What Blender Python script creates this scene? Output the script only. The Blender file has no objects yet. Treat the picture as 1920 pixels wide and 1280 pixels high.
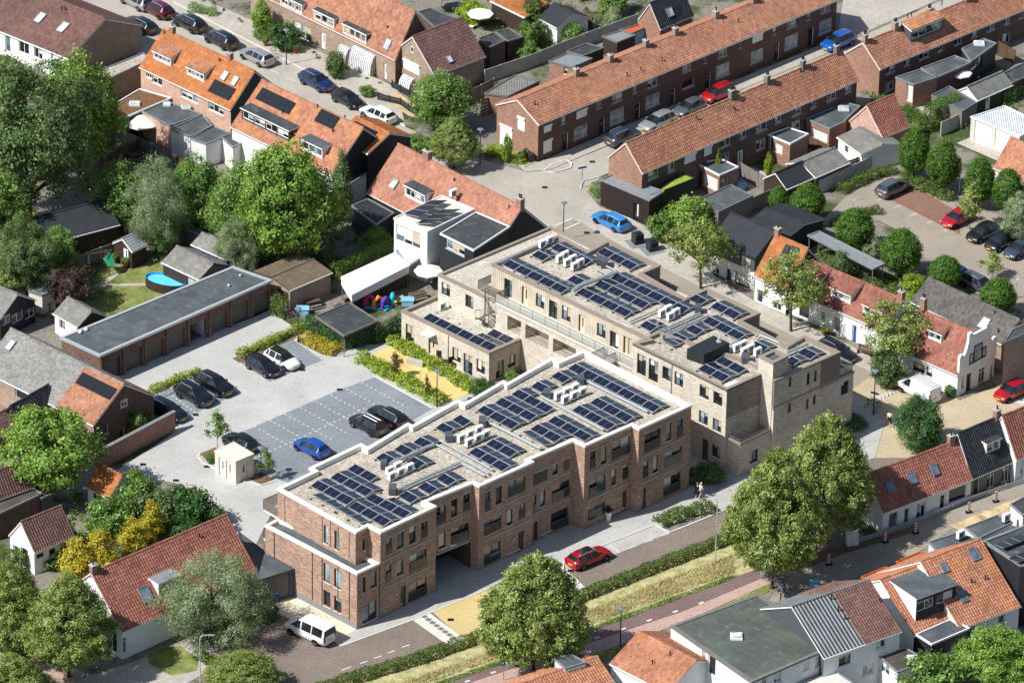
import bpy, math, random
import numpy as np
from mathutils import Matrix, Vector
R_ = math.radians
random.seed(7)
rng = np.random.default_rng(7)

# ---------------------------------------------------------------- camera, sky, sun, exposure
scene = bpy.context.scene
COL = scene.collection
cam_data = bpy.data.cameras.new('camera')
cam = bpy.data.objects.new('camera', cam_data)
COL.objects.link(cam)
CAM_PITCH, CAM_ROLL, CAM_DIST = R_(28.5), R_(1.07), 10400 / 18.5
_c, _s = math.cos(CAM_PITCH), math.sin(CAM_PITCH)
_f = Vector((0, _c, -_s)); _r0 = Vector((1, 0, 0)); _u0 = Vector((0, _s, _c))
_r = _r0 * math.cos(CAM_ROLL) + _u0 * math.sin(CAM_ROLL)
_u = _u0 * math.cos(CAM_ROLL) - _r0 * math.sin(CAM_ROLL)
_m = Matrix((_r, _u, -_f)).transposed().to_4x4()
_m.translation = -_f * CAM_DIST
cam.matrix_world = _m
cam_data.sensor_fit = 'HORIZONTAL'
cam_data.sensor_width = 36.0
cam_data.lens = 36.0 * 10400 / 1920
cam_data.clip_start = 1.0
cam_data.clip_end = 5000.0
scene.camera = cam

SUN_AZ, SUN_EL = R_(28.0), R_(47.0)      # direction the shadows fall, height of the sun
world = bpy.data.worlds.new('World'); scene.world = world; world.use_nodes = True
nt = world.node_tree; nt.nodes.clear()
sky = nt.nodes.new('ShaderNodeTexSky'); sky.sky_type = 'NISHITA'; sky.sun_disc = False
sky.sun_elevation = SUN_EL
sky.sun_rotation = math.atan2(-math.cos(SUN_AZ), -math.sin(SUN_AZ))
bg = nt.nodes.new('ShaderNodeBackground'); bg.inputs['Strength'].default_value = 0.086
out = nt.nodes.new('ShaderNodeOutputWorld')
nt.links.new(sky.outputs[0], bg.inputs[0]); nt.links.new(bg.outputs[0], out.inputs[0])
sun_l = bpy.data.lights.new('sun', 'SUN'); sun_l.energy = 4.6; sun_l.angle = R_(0.53); sun_l.color = (1.0, 0.985, 0.96)
sun = bpy.data.objects.new('sun', sun_l); COL.objects.link(sun)
_d = Vector((math.cos(SUN_AZ) * math.cos(SUN_EL), math.sin(SUN_AZ) * math.cos(SUN_EL), -math.sin(SUN_EL)))
sun.rotation_euler = _d.to_track_quat('-Z', 'Y').to_euler()
sun.location = (-60, -40, 120)
vs = scene.view_settings
vs.view_transform = 'Standard'; vs.look = 'None'; vs.exposure = 0.52; vs.gamma = 1.0; vs.use_curve_mapping = False

# ---------------------------------------------------------------- materials
MATS = {}
def lin(h):
    if isinstance(h, str):
        h = h.lstrip('#'); c = [int(h[i:i + 2], 16) / 255 for i in (0, 2, 4)]
        return tuple(x / 12.92 if x <= .04045 else ((x + .055) / 1.055) ** 2.4 for x in c)
    return tuple(h)
class NB:
    """small node-tree helper"""
    def __init__(s, name):
        s.m = bpy.data.materials.new(name); s.m.use_nodes = True; s.t = s.m.node_tree; s.t.nodes.clear()
        s.o = s.n('ShaderNodeOutputMaterial'); s.b = s.n('ShaderNodeBsdfPrincipled'); s.l(s.b.outputs[0], s.o.inputs[0])
        s.tc = s.n('ShaderNodeTexCoord')
    def n(s, k, **kw):
        x = s.t.nodes.new(k)
        for a, b in kw.items(): setattr(x, a, b)
        return x
    def l(s, a, b): s.t.links.new(a, b)
    def noise(s, scale, detail=3, vec=None, rough=.55):
        x = s.n('ShaderNodeTexNoise'); x.inputs['Scale'].default_value = scale; x.inputs['Detail'].default_value = detail
        x.inputs['Roughness'].default_value = rough
        s.l(vec or s.tc.outputs['Object'], x.inputs['Vector']); return x.outputs['Fac']
    def ramp(s, fac, stops):
        x = s.n('ShaderNodeValToRGB'); e = x.color_ramp.elements
        while len(e) < len(stops): e.new(.5)
        for i, (p, c) in enumerate(stops): e[i].position = p; e[i].color = (*lin(c), 1)
        s.l(fac, x.inputs[0]); return x.outputs[0]
    def mix(s, fac, a, b, mode='MIX'):
        x = s.n('ShaderNodeMix', data_type='RGBA', blend_type=mode)
        for v, k in ((fac, 0), (a, 6), (b, 7)):
            if hasattr(v, 'node'): s.l(v, x.inputs[k])
            elif k == 0: x.inputs[0].default_value = v
            else: x.inputs[k].default_value = (*lin(v), 1)
        return x.outputs[2]
    def math(s, op, a, b=0.):
        x = s.n('ShaderNodeMath', operation=op)
        for i, v in enumerate((a, b)):
            if hasattr(v, 'node'): s.l(v, x.inputs[i])
            else: x.inputs[i].default_value = v
        return x.outputs[0]
    def bump(s, h, strength=.4, dist=.02):
        x = s.n('ShaderNodeBump'); x.inputs['Strength'].default_value = strength; x.inputs['Distance'].default_value = dist
        s.l(h, x.inputs['Height']); s.l(x.outputs[0], s.b.inputs['Normal'])
    def done(s, col=None, rough=.8, metal=0., spec=.3):
        if col is not None:
            if hasattr(col, 'node'): s.l(col, s.b.inputs['Base Color'])
            else: s.b.inputs['Base Color'].default_value = (*lin(col), 1)
        s.b.inputs['Roughness'].default_value = rough; s.b.inputs['Metallic'].default_value = metal
        s.b.inputs['Specular IOR Level'].default_value = spec
        MATS[s.m.name] = s.m; return s.m
def brick(name, c1, c2, mortar, w=.22, h=.066, ms=.01, var=.5):
    b = NB(name); t = b.n('ShaderNodeTexBrick'); t.inputs['Scale'].default_value = 1
    t.inputs['Brick Width'].default_value = w; t.inputs['Row Height'].default_value = h; t.inputs['Mortar Size'].default_value = ms
    t.inputs['Color1'].default_value = (*lin(c1), 1); t.inputs['Color2'].default_value = (*lin(c2), 1); t.inputs['Mortar'].default_value = (*lin(mortar), 1)
    t.inputs['Bias'].default_value = 0.
    b.l(b.tc.outputs['UV'], t.inputs['Vector'])
    # per-brick lightness: white noise on the brick's cell
    sx = b.n('ShaderNodeSeparateXYZ'); b.l(b.tc.outputs['UV'], sx.inputs[0])
    cx = b.math('FLOOR', b.math('DIVIDE', sx.outputs[0], w * 1.6)); cy = b.math('FLOOR', b.math('DIVIDE', sx.outputs[1], h * 1.5))
    cc = b.n('ShaderNodeCombineXYZ'); b.l(cx, cc.inputs[0]); b.l(cy, cc.inputs[1])
    wn = b.n('ShaderNodeTexWhiteNoise', noise_dimensions='2D'); b.l(cc.outputs[0], wn.inputs['Vector'])
    g = b.ramp(wn.outputs['Value'], [(0, (1 - var * .6,) * 3), (.5, (1,) * 3), (1, (1 + var * .55,) * 3)])
    g2 = b.ramp(b.noise(.5, 4), [(.3, (.88,) * 3), (.7, (1.1,) * 3)])
    c = b.mix(1, b.mix(1, t.outputs[0], g, 'MULTIPLY'), g2, 'MULTIPLY')
    b.bump(t.outputs['Fac'], -.3, .01)
    return b.done(c, .9, spec=.15)
def tiles(name, cols, rough=.75, moss=0.):
    """roof tiles: UV holds the tile index, so every tile gets its own shade"""
    b = NB(name); fl = b.n('ShaderNodeVectorMath', operation='FLOOR'); b.l(b.tc.outputs['UV'], fl.inputs[0])
    wn = b.n('ShaderNodeTexWhiteNoise', noise_dimensions='2D'); b.l(fl.outputs[0], wn.inputs['Vector'])
    c = b.ramp(wn.outputs['Value'], [(i / (len(cols) - 1), x) for i, x in enumerate(cols)])
    c = b.mix(1, c, b.ramp(b.noise(.35, 4), [(.3, (.82,) * 3), (.7, (1.13,) * 3)]), 'MULTIPLY')
    c = b.mix(b.math('MULTIPLY', b.ramp(b.noise(1.3, 6, rough=.7), [(.56, (0,) * 3), (.72, (1,) * 3)]), .28), c, '5a5040')
    st_ = b.n('ShaderNodeMapping'); st_.inputs['Scale'].default_value = (.55, .06, 1); b.l(b.tc.outputs['UV'], st_.inputs[0])
    c = b.mix(b.math('MULTIPLY', b.ramp(b.noise(1.0, 5, st_.outputs[0], .7), [(.5, (0,) * 3), (.75, (1,) * 3)]), .28), c, '6b5548')
    if moss: c = b.mix(b.math('MULTIPLY', b.ramp(b.noise(.55, 6, rough=.7), [(.5, (0,) * 3), (.68, (1,) * 3)]), moss), c, 'c88a2e')
    return b.done(c, rough, spec=.25)
def plain(name, col, rough=.7, metal=0., spec=.3, var=.12, scale=1.5, fine=0.):
    b = NB(name); lo = 1 - var; hi = 1 + var
    c = b.mix(1, b.ramp(b.noise(scale, 5), [(.3, (lo,) * 3), (.7, (hi,) * 3)]), col, 'MULTIPLY')
    if fine: c = b.mix(1, c, b.ramp(b.noise(25, 3), [(.3, (1 - fine,) * 3), (.7, (1 + fine,) * 3)]), 'MULTIPLY')
    return b.done(c, rough, metal, spec)
def paving(name, cols, joint, w=.21, h=.105, rough=.9, patch=.1, stain=.0, rot=0.):
    b = NB(name); mp = b.n('ShaderNodeMapping'); mp.inputs['Rotation'].default_value[2] = rot; b.l(b.tc.outputs['Object'], mp.inputs[0])
    t = b.n('ShaderNodeTexBrick'); t.inputs['Scale'].default_value = 1; t.inputs['Brick Width'].default_value = w; t.inputs['Row Height'].default_value = h
    t.inputs['Mortar Size'].default_value = .006
    t.inputs['Color1'].default_value = (*lin(cols[0]), 1); t.inputs['Color2'].default_value = (*lin(cols[1]), 1); t.inputs['Mortar'].default_value = (*lin(joint), 1)
    b.l(mp.outputs[0], t.inputs['Vector'])
    c = b.mix(1, t.outputs[0], b.ramp(b.noise(.22, 5, mp.outputs[0]), [(.3, (1 - patch,) * 3), (.7, (1 + patch,) * 3)]), 'MULTIPLY')
    c = b.mix(1, c, b.ramp(b.noise(3.5, 4, mp.outputs[0], .7), [(.25, (.86,) * 3), (.75, (1.12,) * 3)]), 'MULTIPLY')
    if stain:
        c = b.mix(b.math('MULTIPLY', b.ramp(b.noise(.5, 6, mp.outputs[0], .7), [(.55, (0,) * 3), (.75, (1,) * 3)]), stain), c, '54504a')
    return b.done(c, rough, spec=.2)
def gravel(name, cols, scale=9, patch=None):
    b = NB(name); v = b.n('ShaderNodeTexVoronoi'); v.inputs['Scale'].default_value = scale; b.l(b.tc.outputs['Object'], v.inputs['Vector'])
    sp = b.n('ShaderNodeSeparateColor'); b.l(v.outputs['Color'], sp.inputs[0])
    c = b.ramp(sp.outputs[0], [(i / (len(cols) - 1), x) for i, x in enumerate(cols)])
    c = b.mix(1, c, b.ramp(b.noise(.45, 5), [(.3, (.86,) * 3), (.7, (1.1,) * 3)]), 'MULTIPLY')
    if patch: c = b.mix(b.math('MULTIPLY', b.ramp(b.noise(.8, 5, rough=.7), [(.52, (0,) * 3), (.68, (1,) * 3)]), .55), c, patch)
    b.bump(v.outputs['Distance'], .6, .04)
    return b.done(c, .95, spec=.1)
def leafmat(name, c_dark, c_mid, c_light, trans=.35):
    b = NB(name); at = b.n('ShaderNodeAttribute', attribute_name='shade')
    c = b.ramp(at.outputs['Fac'], [(0, c_dark), (.5, c_mid), (1, c_light)])
    b.done(c, .55, spec=.35)
    tr = b.n('ShaderNodeBsdfTranslucent'); b.l(b.mix(.35, c, (.55, .6, .08)), tr.inputs[0])
    ms = b.n('ShaderNodeMixShader'); ms.inputs[0].default_value = trans
    b.l(b.b.outputs[0], ms.inputs[1]); b.l(tr.outputs[0], ms.inputs[2]); b.l(ms.outputs[0], b.o.inputs[0])
    return b.m
def corrug(name, col, col2, pitch=.18, rough=.7, lich=None):
    b = NB(name); w = b.n('ShaderNodeTexWave'); w.inputs['Scale'].default_value = 1 / pitch / 3.14159 * 1.0
    w.bands_direction = 'X'; b.l(b.tc.outputs['UV'], w.inputs['Vector'])
    c = b.mix(w.outputs['Fac'], col2, col)
    c = b.mix(1, c, b.ramp(b.noise(.8, 5), [(.3, (.8,) * 3), (.7, (1.15,) * 3)]), 'MULTIPLY')
    if lich: c = b.mix(b.math('MULTIPLY', b.ramp(b.noise(2.2, 6, rough=.75), [(.5, (0,) * 3), (.66, (1,) * 3)]), .6), c, lich)
    b.bump(w.outputs['Fac'], .8, .05)
    return b.done(c, rough, spec=.25)
def glassmat(name, col, rough=.05, spec=.9):
    b = NB(name); c = b.mix(1, b.ramp(b.noise(.9, 2), [(.35, (.6,) * 3), (.65, (1.5,) * 3)]), col, 'MULTIPLY'); return b.done(c, rough, 0, spec)
def carpaint(name, col, metal=.0):
    b = NB(name); b.done(col, .32, metal, .5); b.b.inputs['Coat Weight'].default_value = .8; b.b.inputs['Coat Roughness'].default_value = .06; return b.m

brick('brick_red', '987664', 'a98672', 'a59486', var=.5)
brick('brick_pale', 'b8ad9d', 'c4b9a9', 'c4bcae', var=.28)
brick('brick_pale_shaded', 'aca091', 'baae9f', 'b6ad9f', var=.34)  # same pale brick, with the front walls' shade put into its colour
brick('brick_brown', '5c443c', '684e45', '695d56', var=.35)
brick('brick_rust', '8e6453', '9d715d', '8f7d70', var=.3)
brick('brick_tan', '8f7a69', '9d8775', '998a7b', var=.3)
brick('brick_garage', '6a483e', '785448', '75685f', var=.5)
brick('brick_pink', 'b58a76', 'c29884', 'b8a698', var=.3)
tiles('tile_orange', ['945f48', 'a46f55', 'b07e65', '9a664e'], moss=.35)
tiles('tile_bright', ['9a5c34', 'a86a3e', 'a26438', 'b2784a'])
tiles('tile_red', ['7e4c40', '8e5a4c', '9a6858', '865446'])
tiles('tile_pink', ['94604e', 'a06e5a', 'aa7c68', '9a6652'])
tiles('tile_brown', ['60443e', '6c5048', '765a52', '644844'])
tiles('tile_rust', ['885a48', '986a54', 'a67862', '8e604c'], moss=.25)
tiles('tile_grey', ['4c4a46', '5a5752', '68645e', '524f4a'])
tiles('tile_dark', ['26282c', '303338', '3a3d42', '2a2c30'], .6)
tiles('slate_grey', ['6c6c69', '7d7c78', '8a8883', '73726e'])
plain('white_paint', 'dcdcd8', .6, var=.06)
plain('white_frame', 'e6e6e3', .45, var=.03)
plain('white_wall', 'd6d6d4', .8, var=.08, fine=.05)
plain('cream', 'cbc5b6', .7, var=.06)
plain('cap_white', 'dbd8d0', .7, var=.1, scale=.9, fine=.04)
plain('cap_taupe', '8a7f73', .6, var=.06)
plain('taupe_metal', '6f665d', .55, var=.05)
plain('dark_frame', '2b2b2b', .45, var=.05)
plain('dark_metal', '33363a', .45, .3, var=.05)
plain('grey_metal', '7d858c', .4, .3, var=.08)
plain('light_metal', 'b4babd', .35, .5, var=.06)
plain('alu', 'c2c6c8', .35, .4, var=.04)
plain('black_clad', '26282c', .6, var=.1)
plain('grey_clad', '4b4f54', .6, var=.1)
plain('concrete', 'a8a49c', .9, var=.12, fine=.08)
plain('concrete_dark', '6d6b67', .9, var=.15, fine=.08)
plain('concrete_light', 'c4c0b6', .9, var=.08, fine=.05)
plain('plinth', '7f8083', .8, var=.06)
def felt(name, col):
    b = NB(name); t = b.n('ShaderNodeTexBrick'); t.inputs['Scale'].default_value = 1; t.inputs['Brick Width'].default_value = 9.; t.inputs['Row Height'].default_value = 1.; t.inputs['Mortar Size'].default_value = .03
    for k, f in (('Color1', .94), ('Color2', 1.08), ('Mortar', .72)): t.inputs[k].default_value = (f, f, f, 1)
    mp = b.n('ShaderNodeMapping'); mp.inputs['Rotation'].default_value[2] = .72; b.l(b.tc.outputs['Object'], mp.inputs[0]); b.l(mp.outputs[0], t.inputs['Vector'])
    c = b.mix(1, t.outputs[0], col, 'MULTIPLY'); c = b.mix(1, c, b.ramp(b.noise(.5, 6, rough=.65), [(.3, (.72,) * 3), (.7, (1.22,) * 3)]), 'MULTIPLY')
    c = b.mix(b.math('MULTIPLY', b.ramp(b.noise(.9, 6, rough=.75), [(.55, (0,) * 3), (.68, (1,) * 3)]), .4), c, '8a867c'); return b.done(c, .85, spec=.25)
felt('bitumen', '3f4245'); felt('bitumen_green', '50564f')
felt('bitumen_grey', '505659')
felt('bitumen_brown', '4f4a43')
plain('zinc', '878b8d', .5, .2, var=.12)
plain('wood_brown', '5b4636', .8, var=.2, scale=4)
plain('wood_grey', '77706a', .9, var=.2, scale=4)
plain('wood_dark', '3a2e28', .7, var=.15, scale=3)
plain('bark', '4a3c30', .95, var=.25, scale=3)
plain('bark_pale', '7d7264', .95, var=.25, scale=3)
plain('door_grey', '57564f', .6, var=.04)
plain('shutter_white', 'e4e2dc', .6, var=.03)
plain('plastic_white', 'e9e9e6', .5, var=.03)
plain('ac_grill', '6a6c6c', .6, var=.05)
plain('black_rubber', '15151a', .8, var=.05)
plain('rim', '9a9da0', .35, .6, var=.03)
plain('plate_yellow', 'e0b020', .5, var=.02)
plain('lamp_red', '8a1015', .3, var=.02)
plain('lamp_clear', 'c8ccd0', .15, var=.02)
plain('sign_blue', '1d4fa0', .5, var=.03)
plain('trim_navy', '1c2a48', .5, var=.03)
plain('sign_red', 'b8262a', .5, var=.03)
plain('green_bin', '2f5b34', .6, var=.05)
plain('net_green', '1f8f70', .7, var=.1)
plain('pool_blue', '2b9fd6', .25, var=.08)
plain('pool_water', '5fc4ea', .08, var=.12, scale=2)
plain('tarp_blue', '7fb2c8', .6, var=.15)
plain('red_paint', 'b02b24', .5, var=.05)
plain('terracotta', 'b4552f', .6, var=.08)
plain('skin', 'c99a7e', .6, var=.05)
plain('cloth_black', '1c1a22', .8, var=.1)
plain('cloth_white', 'dedcd6', .8, var=.05)
plain('cloth_blue', '3a4d78', .8, var=.1)
plain('cloth_grey', '8d8c86', .8, var=.1)
plain('hair_grey', 'b0aaa4', .8, var=.1)
plain('hair_brown', '5a4030', .8, var=.1)
plain('paint_white', 'c2c2be', .8, var=.1, scale=6)
plain('paint_yellow', 'c9a63c', .8)
plain('toy_pink', 'e0308c', .5); plain('toy_purple', '5b3aa0', .5); plain('toy_orange', 'f08a20', .5); plain('toy_cyan', '28a8c8', .5)
plain('rope_red', 'c43c2e', .7)
plain('moss_roof', '6b4e35', .95, var=.35, scale=3, fine=.2)
plain('sedum', '7f9434', .95, var=.3, scale=2, fine=.25)
plain('sand', 'b09c78', .95, var=.2, scale=1.2, fine=.12)
plain('soil', '6a5642', .95, var=.25, scale=1.5, fine=.15)
plain('timber_clad', 'cdb99c', .8, var=.08, scale=1)
glassmat('glass', '1c2226'); glassmat('glass_pale', '8f9a9c', .12, .6); glassmat('glass_sky', '5d6b74', .06, .8)
glassmat('glass_roof', 'b9c2c6', .15, .6)
plain('blind_white', 'cfcdc5', .7, var=.03); plain('blind_beige', 'b5a78c', .7, var=.05)
b = NB('rail_glass'); b.done('b9bcb4', .25, 0, .4); b.b.inputs['Alpha'].default_value = .42
b = NB('rail_glass_dark'); b.done('3b3f40', .15, 0, .6); b.b.inputs['Alpha'].default_value = .8
b = NB('mesh_rail'); b.done('8d8478', .5, .3, .4); b.b.inputs['Alpha'].default_value = .55
b = NB('corrugated_clear'); b.done('9fb6bd', .25, 0, .5); b.b.inputs['Alpha'].default_value = .7
corrug('corrugated_grey', '8b8a86', '5b5a56', .18, lich='a59a84')
corrug('corrugated_stripe', 'a0a2a2', '1c1d1f', .4)
corrug('corrugated_dark', '3b3e42', '232528', .2)
corrug('corrugated_brown', '7a6a58', '54483c', .18, lich='8e7f63')
corrug('sheet_white', 'cdd0d0', 'b0b5b6', .25, .5)
corrug('awning', 'dcdcd8', '77777c', .3, .8)
corrug('plank_grey', '77706a', '55504a', .14, .9)
corrug('plank_dark', '3c3230', '241c1a', .12, .8)
corrug('plank_timber', 'c2b7a5', 'b3a692', .3, .8)
corrug('roller_door', '6c6a62', '5f5d56', .16, .6)
# solar cells: two halves, dark-blue cells, fine light bus bars (UV 0..1 on the panel)
b = NB('solar_cell'); sp = b.n('ShaderNodeSeparateXYZ'); b.l(b.tc.outputs['UV'], sp.inputs[0])
def _line(co, n, wdt):
    f = b.math('FRACT', b.math('MULTIPLY', co, n)); return b.math('LESS_THAN', f, wdt)
g = b.math('MAXIMUM', b.math('MULTIPLY', _line(sp.outputs[0], 10, .05), .55), b.math('MULTIPLY', _line(sp.outputs[1], 6, .07), .75))
mid = b.math('LESS_THAN', b.math('ABSOLUTE', b.math('SUBTRACT', sp.outputs[0], .5)), .012)
g = b.math('MAXIMUM', g, mid)
b.done(b.mix(g, '0a0e1e', '565f78'), .14, 0, .45)
plain('panel_black', '16181d', .25, spec=.5, var=.05)
paving('pave_light', ('a9a8a3', 'b2b1ac'), '9a9994', patch=.1, stain=.34)
paving('pave_pale', ('a6a49e', 'b2b0aa'), '93918b', patch=.1, stain=.25)
paving('pave_grey', ('767b80', '858a8f'), '696e73', patch=.12, stain=.25)
paving('road_brick', ('75695f', '83776d'), '675c54', patch=.12, stain=.3)
paving('road_beige', ('9f998d', 'aaa498'), '8e887c', patch=.1, stain=.34)
paving('road_taupe', ('8f8577', '9a9082'), '80776b', patch=.08, stain=.25)
paving('pave_house', ('a19a8f', 'aea79c'), '8e877c', .3, .3, patch=.1, stain=.25)
paving('pave_yellow', ('bba572', 'c6b17e'), 'a89462', patch=.08, stain=.06)
paving('pave_sand', ('aa9b80', 'b6a78c'), '998b72', patch=.08, stain=.16)
paving('cycle_red', ('705c58', '7a6661'), '645350', patch=.12, stain=.3)
paving('path_pink', ('a88c82', 'b3988d'), '957b72', .3, .3, patch=.06, stain=.15)
paving('pave_red', ('7a5a4e', '876658'), '6a5046', patch=.1, stain=.3)
gravel('roof_gravel', ['837a6e', 'a59b8d', 'bcb2a4', '978d7f', 'ccc4b6'], 7, '8a8466')
gravel('roof_gravel_pale', ['9c9486', 'b5ad9f', 'c6bfb2', 'a9a193'], 7, '96907c')
gravel('gravel_yellow', ['bdb59c', 'd0c9b2', 'c6bea6', 'dad4c0'], 8)
gravel('court_sand', ['c9ad6c', 'd4b978', 'cbb070', 'd9c184'], 12)
b = NB('lawn'); b.done(b.mix(b.ramp(b.noise(.7, 6, rough=.7), [(.4, (0,) * 3), (.7, (1,) * 3)]), b.ramp(b.noise(14, 3), [(.3, '4e5e2c'), (.7, '6e7c42')]), '94905a'), .95, spec=.1)
b = NB('yard'); n1 = b.ramp(b.noise(.11, 5, rough=.65), [(.5, (0,) * 3), (.58, (1,) * 3)])
b.done(b.mix(n1, b.ramp(b.noise(2.5, 5), [(.3, '6a645b'), (.7, '8b847a')]), b.ramp(b.noise(3, 5), [(.3, '2e3a20'), (.7, '505c34')])), .95, spec=.1)
leafmat('leaf_linden', '4a5c28', '8a9a4e', 'c0ca84')
leafmat('leaf_green', '3c5a32', '6c9044', 'a6c26c')
leafmat('leaf_bright', '42602a', '7a9e42', 'b4cc68')
leafmat('leaf_dark', '344a2e', '5a7646', '94a86c')
leafmat('leaf_willow', '5a6c4e', '8ea078', 'bcc8a4')
leafmat('leaf_box', '22401a', '4a7426', '7ea23c')
leafmat('leaf_deep', '1c3a1e', '3a6436', '6a9450')
leafmat('leaf_purple', '2a1c20', '4a3438', '6e5458')
leafmat('leaf_gold', '66701e', 'bcac32', 'dcc852')
leafmat('leaf_lime', '5a7a1c', '92a830', 'c2cc58')
leafmat('leaf_dry', '8c8a52', 'bcae7c', 'd8cca0', .3)
leafmat('leaf_hedge', '2a431c', '536f2c', '86994c')
leafmat('leaf_redbrown', '3c2a20', '6a4a38', '8f7358')
leafmat('petal', '9fa78e', 'd5d7c4', 'efeee4')
for n_, c_, m_ in (('car_black', '0d0f14', 0), ('car_white', 'dcdcda', 0), ('car_silver', 'a4a7a8', .5), ('car_grey', '5d6166', .4), ('car_blue', '1450a0', .2), ('car_navy', '152a5c', .2),
                   ('car_sky', '1e86d0', .2), ('car_red', '9c0f1e', .1), ('car_maroon', '5a1026', .2), ('car_bluegrey', '3a4658', .3)):
    carpaint(n_, c_, m_)
def M(n): return MATS.get(n) or bpy.data.materials[n]
b = NB('straw'); b.done(b.mix(b.ramp(b.noise(1.2, 6, rough=.7), [(.4, (0,) * 3), (.7, (1,) * 3)]), b.ramp(b.noise(12, 3), [(.3, 'a89a70'), (.7, 'c4b890')]), '707a44'), .95, spec=.1)

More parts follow.
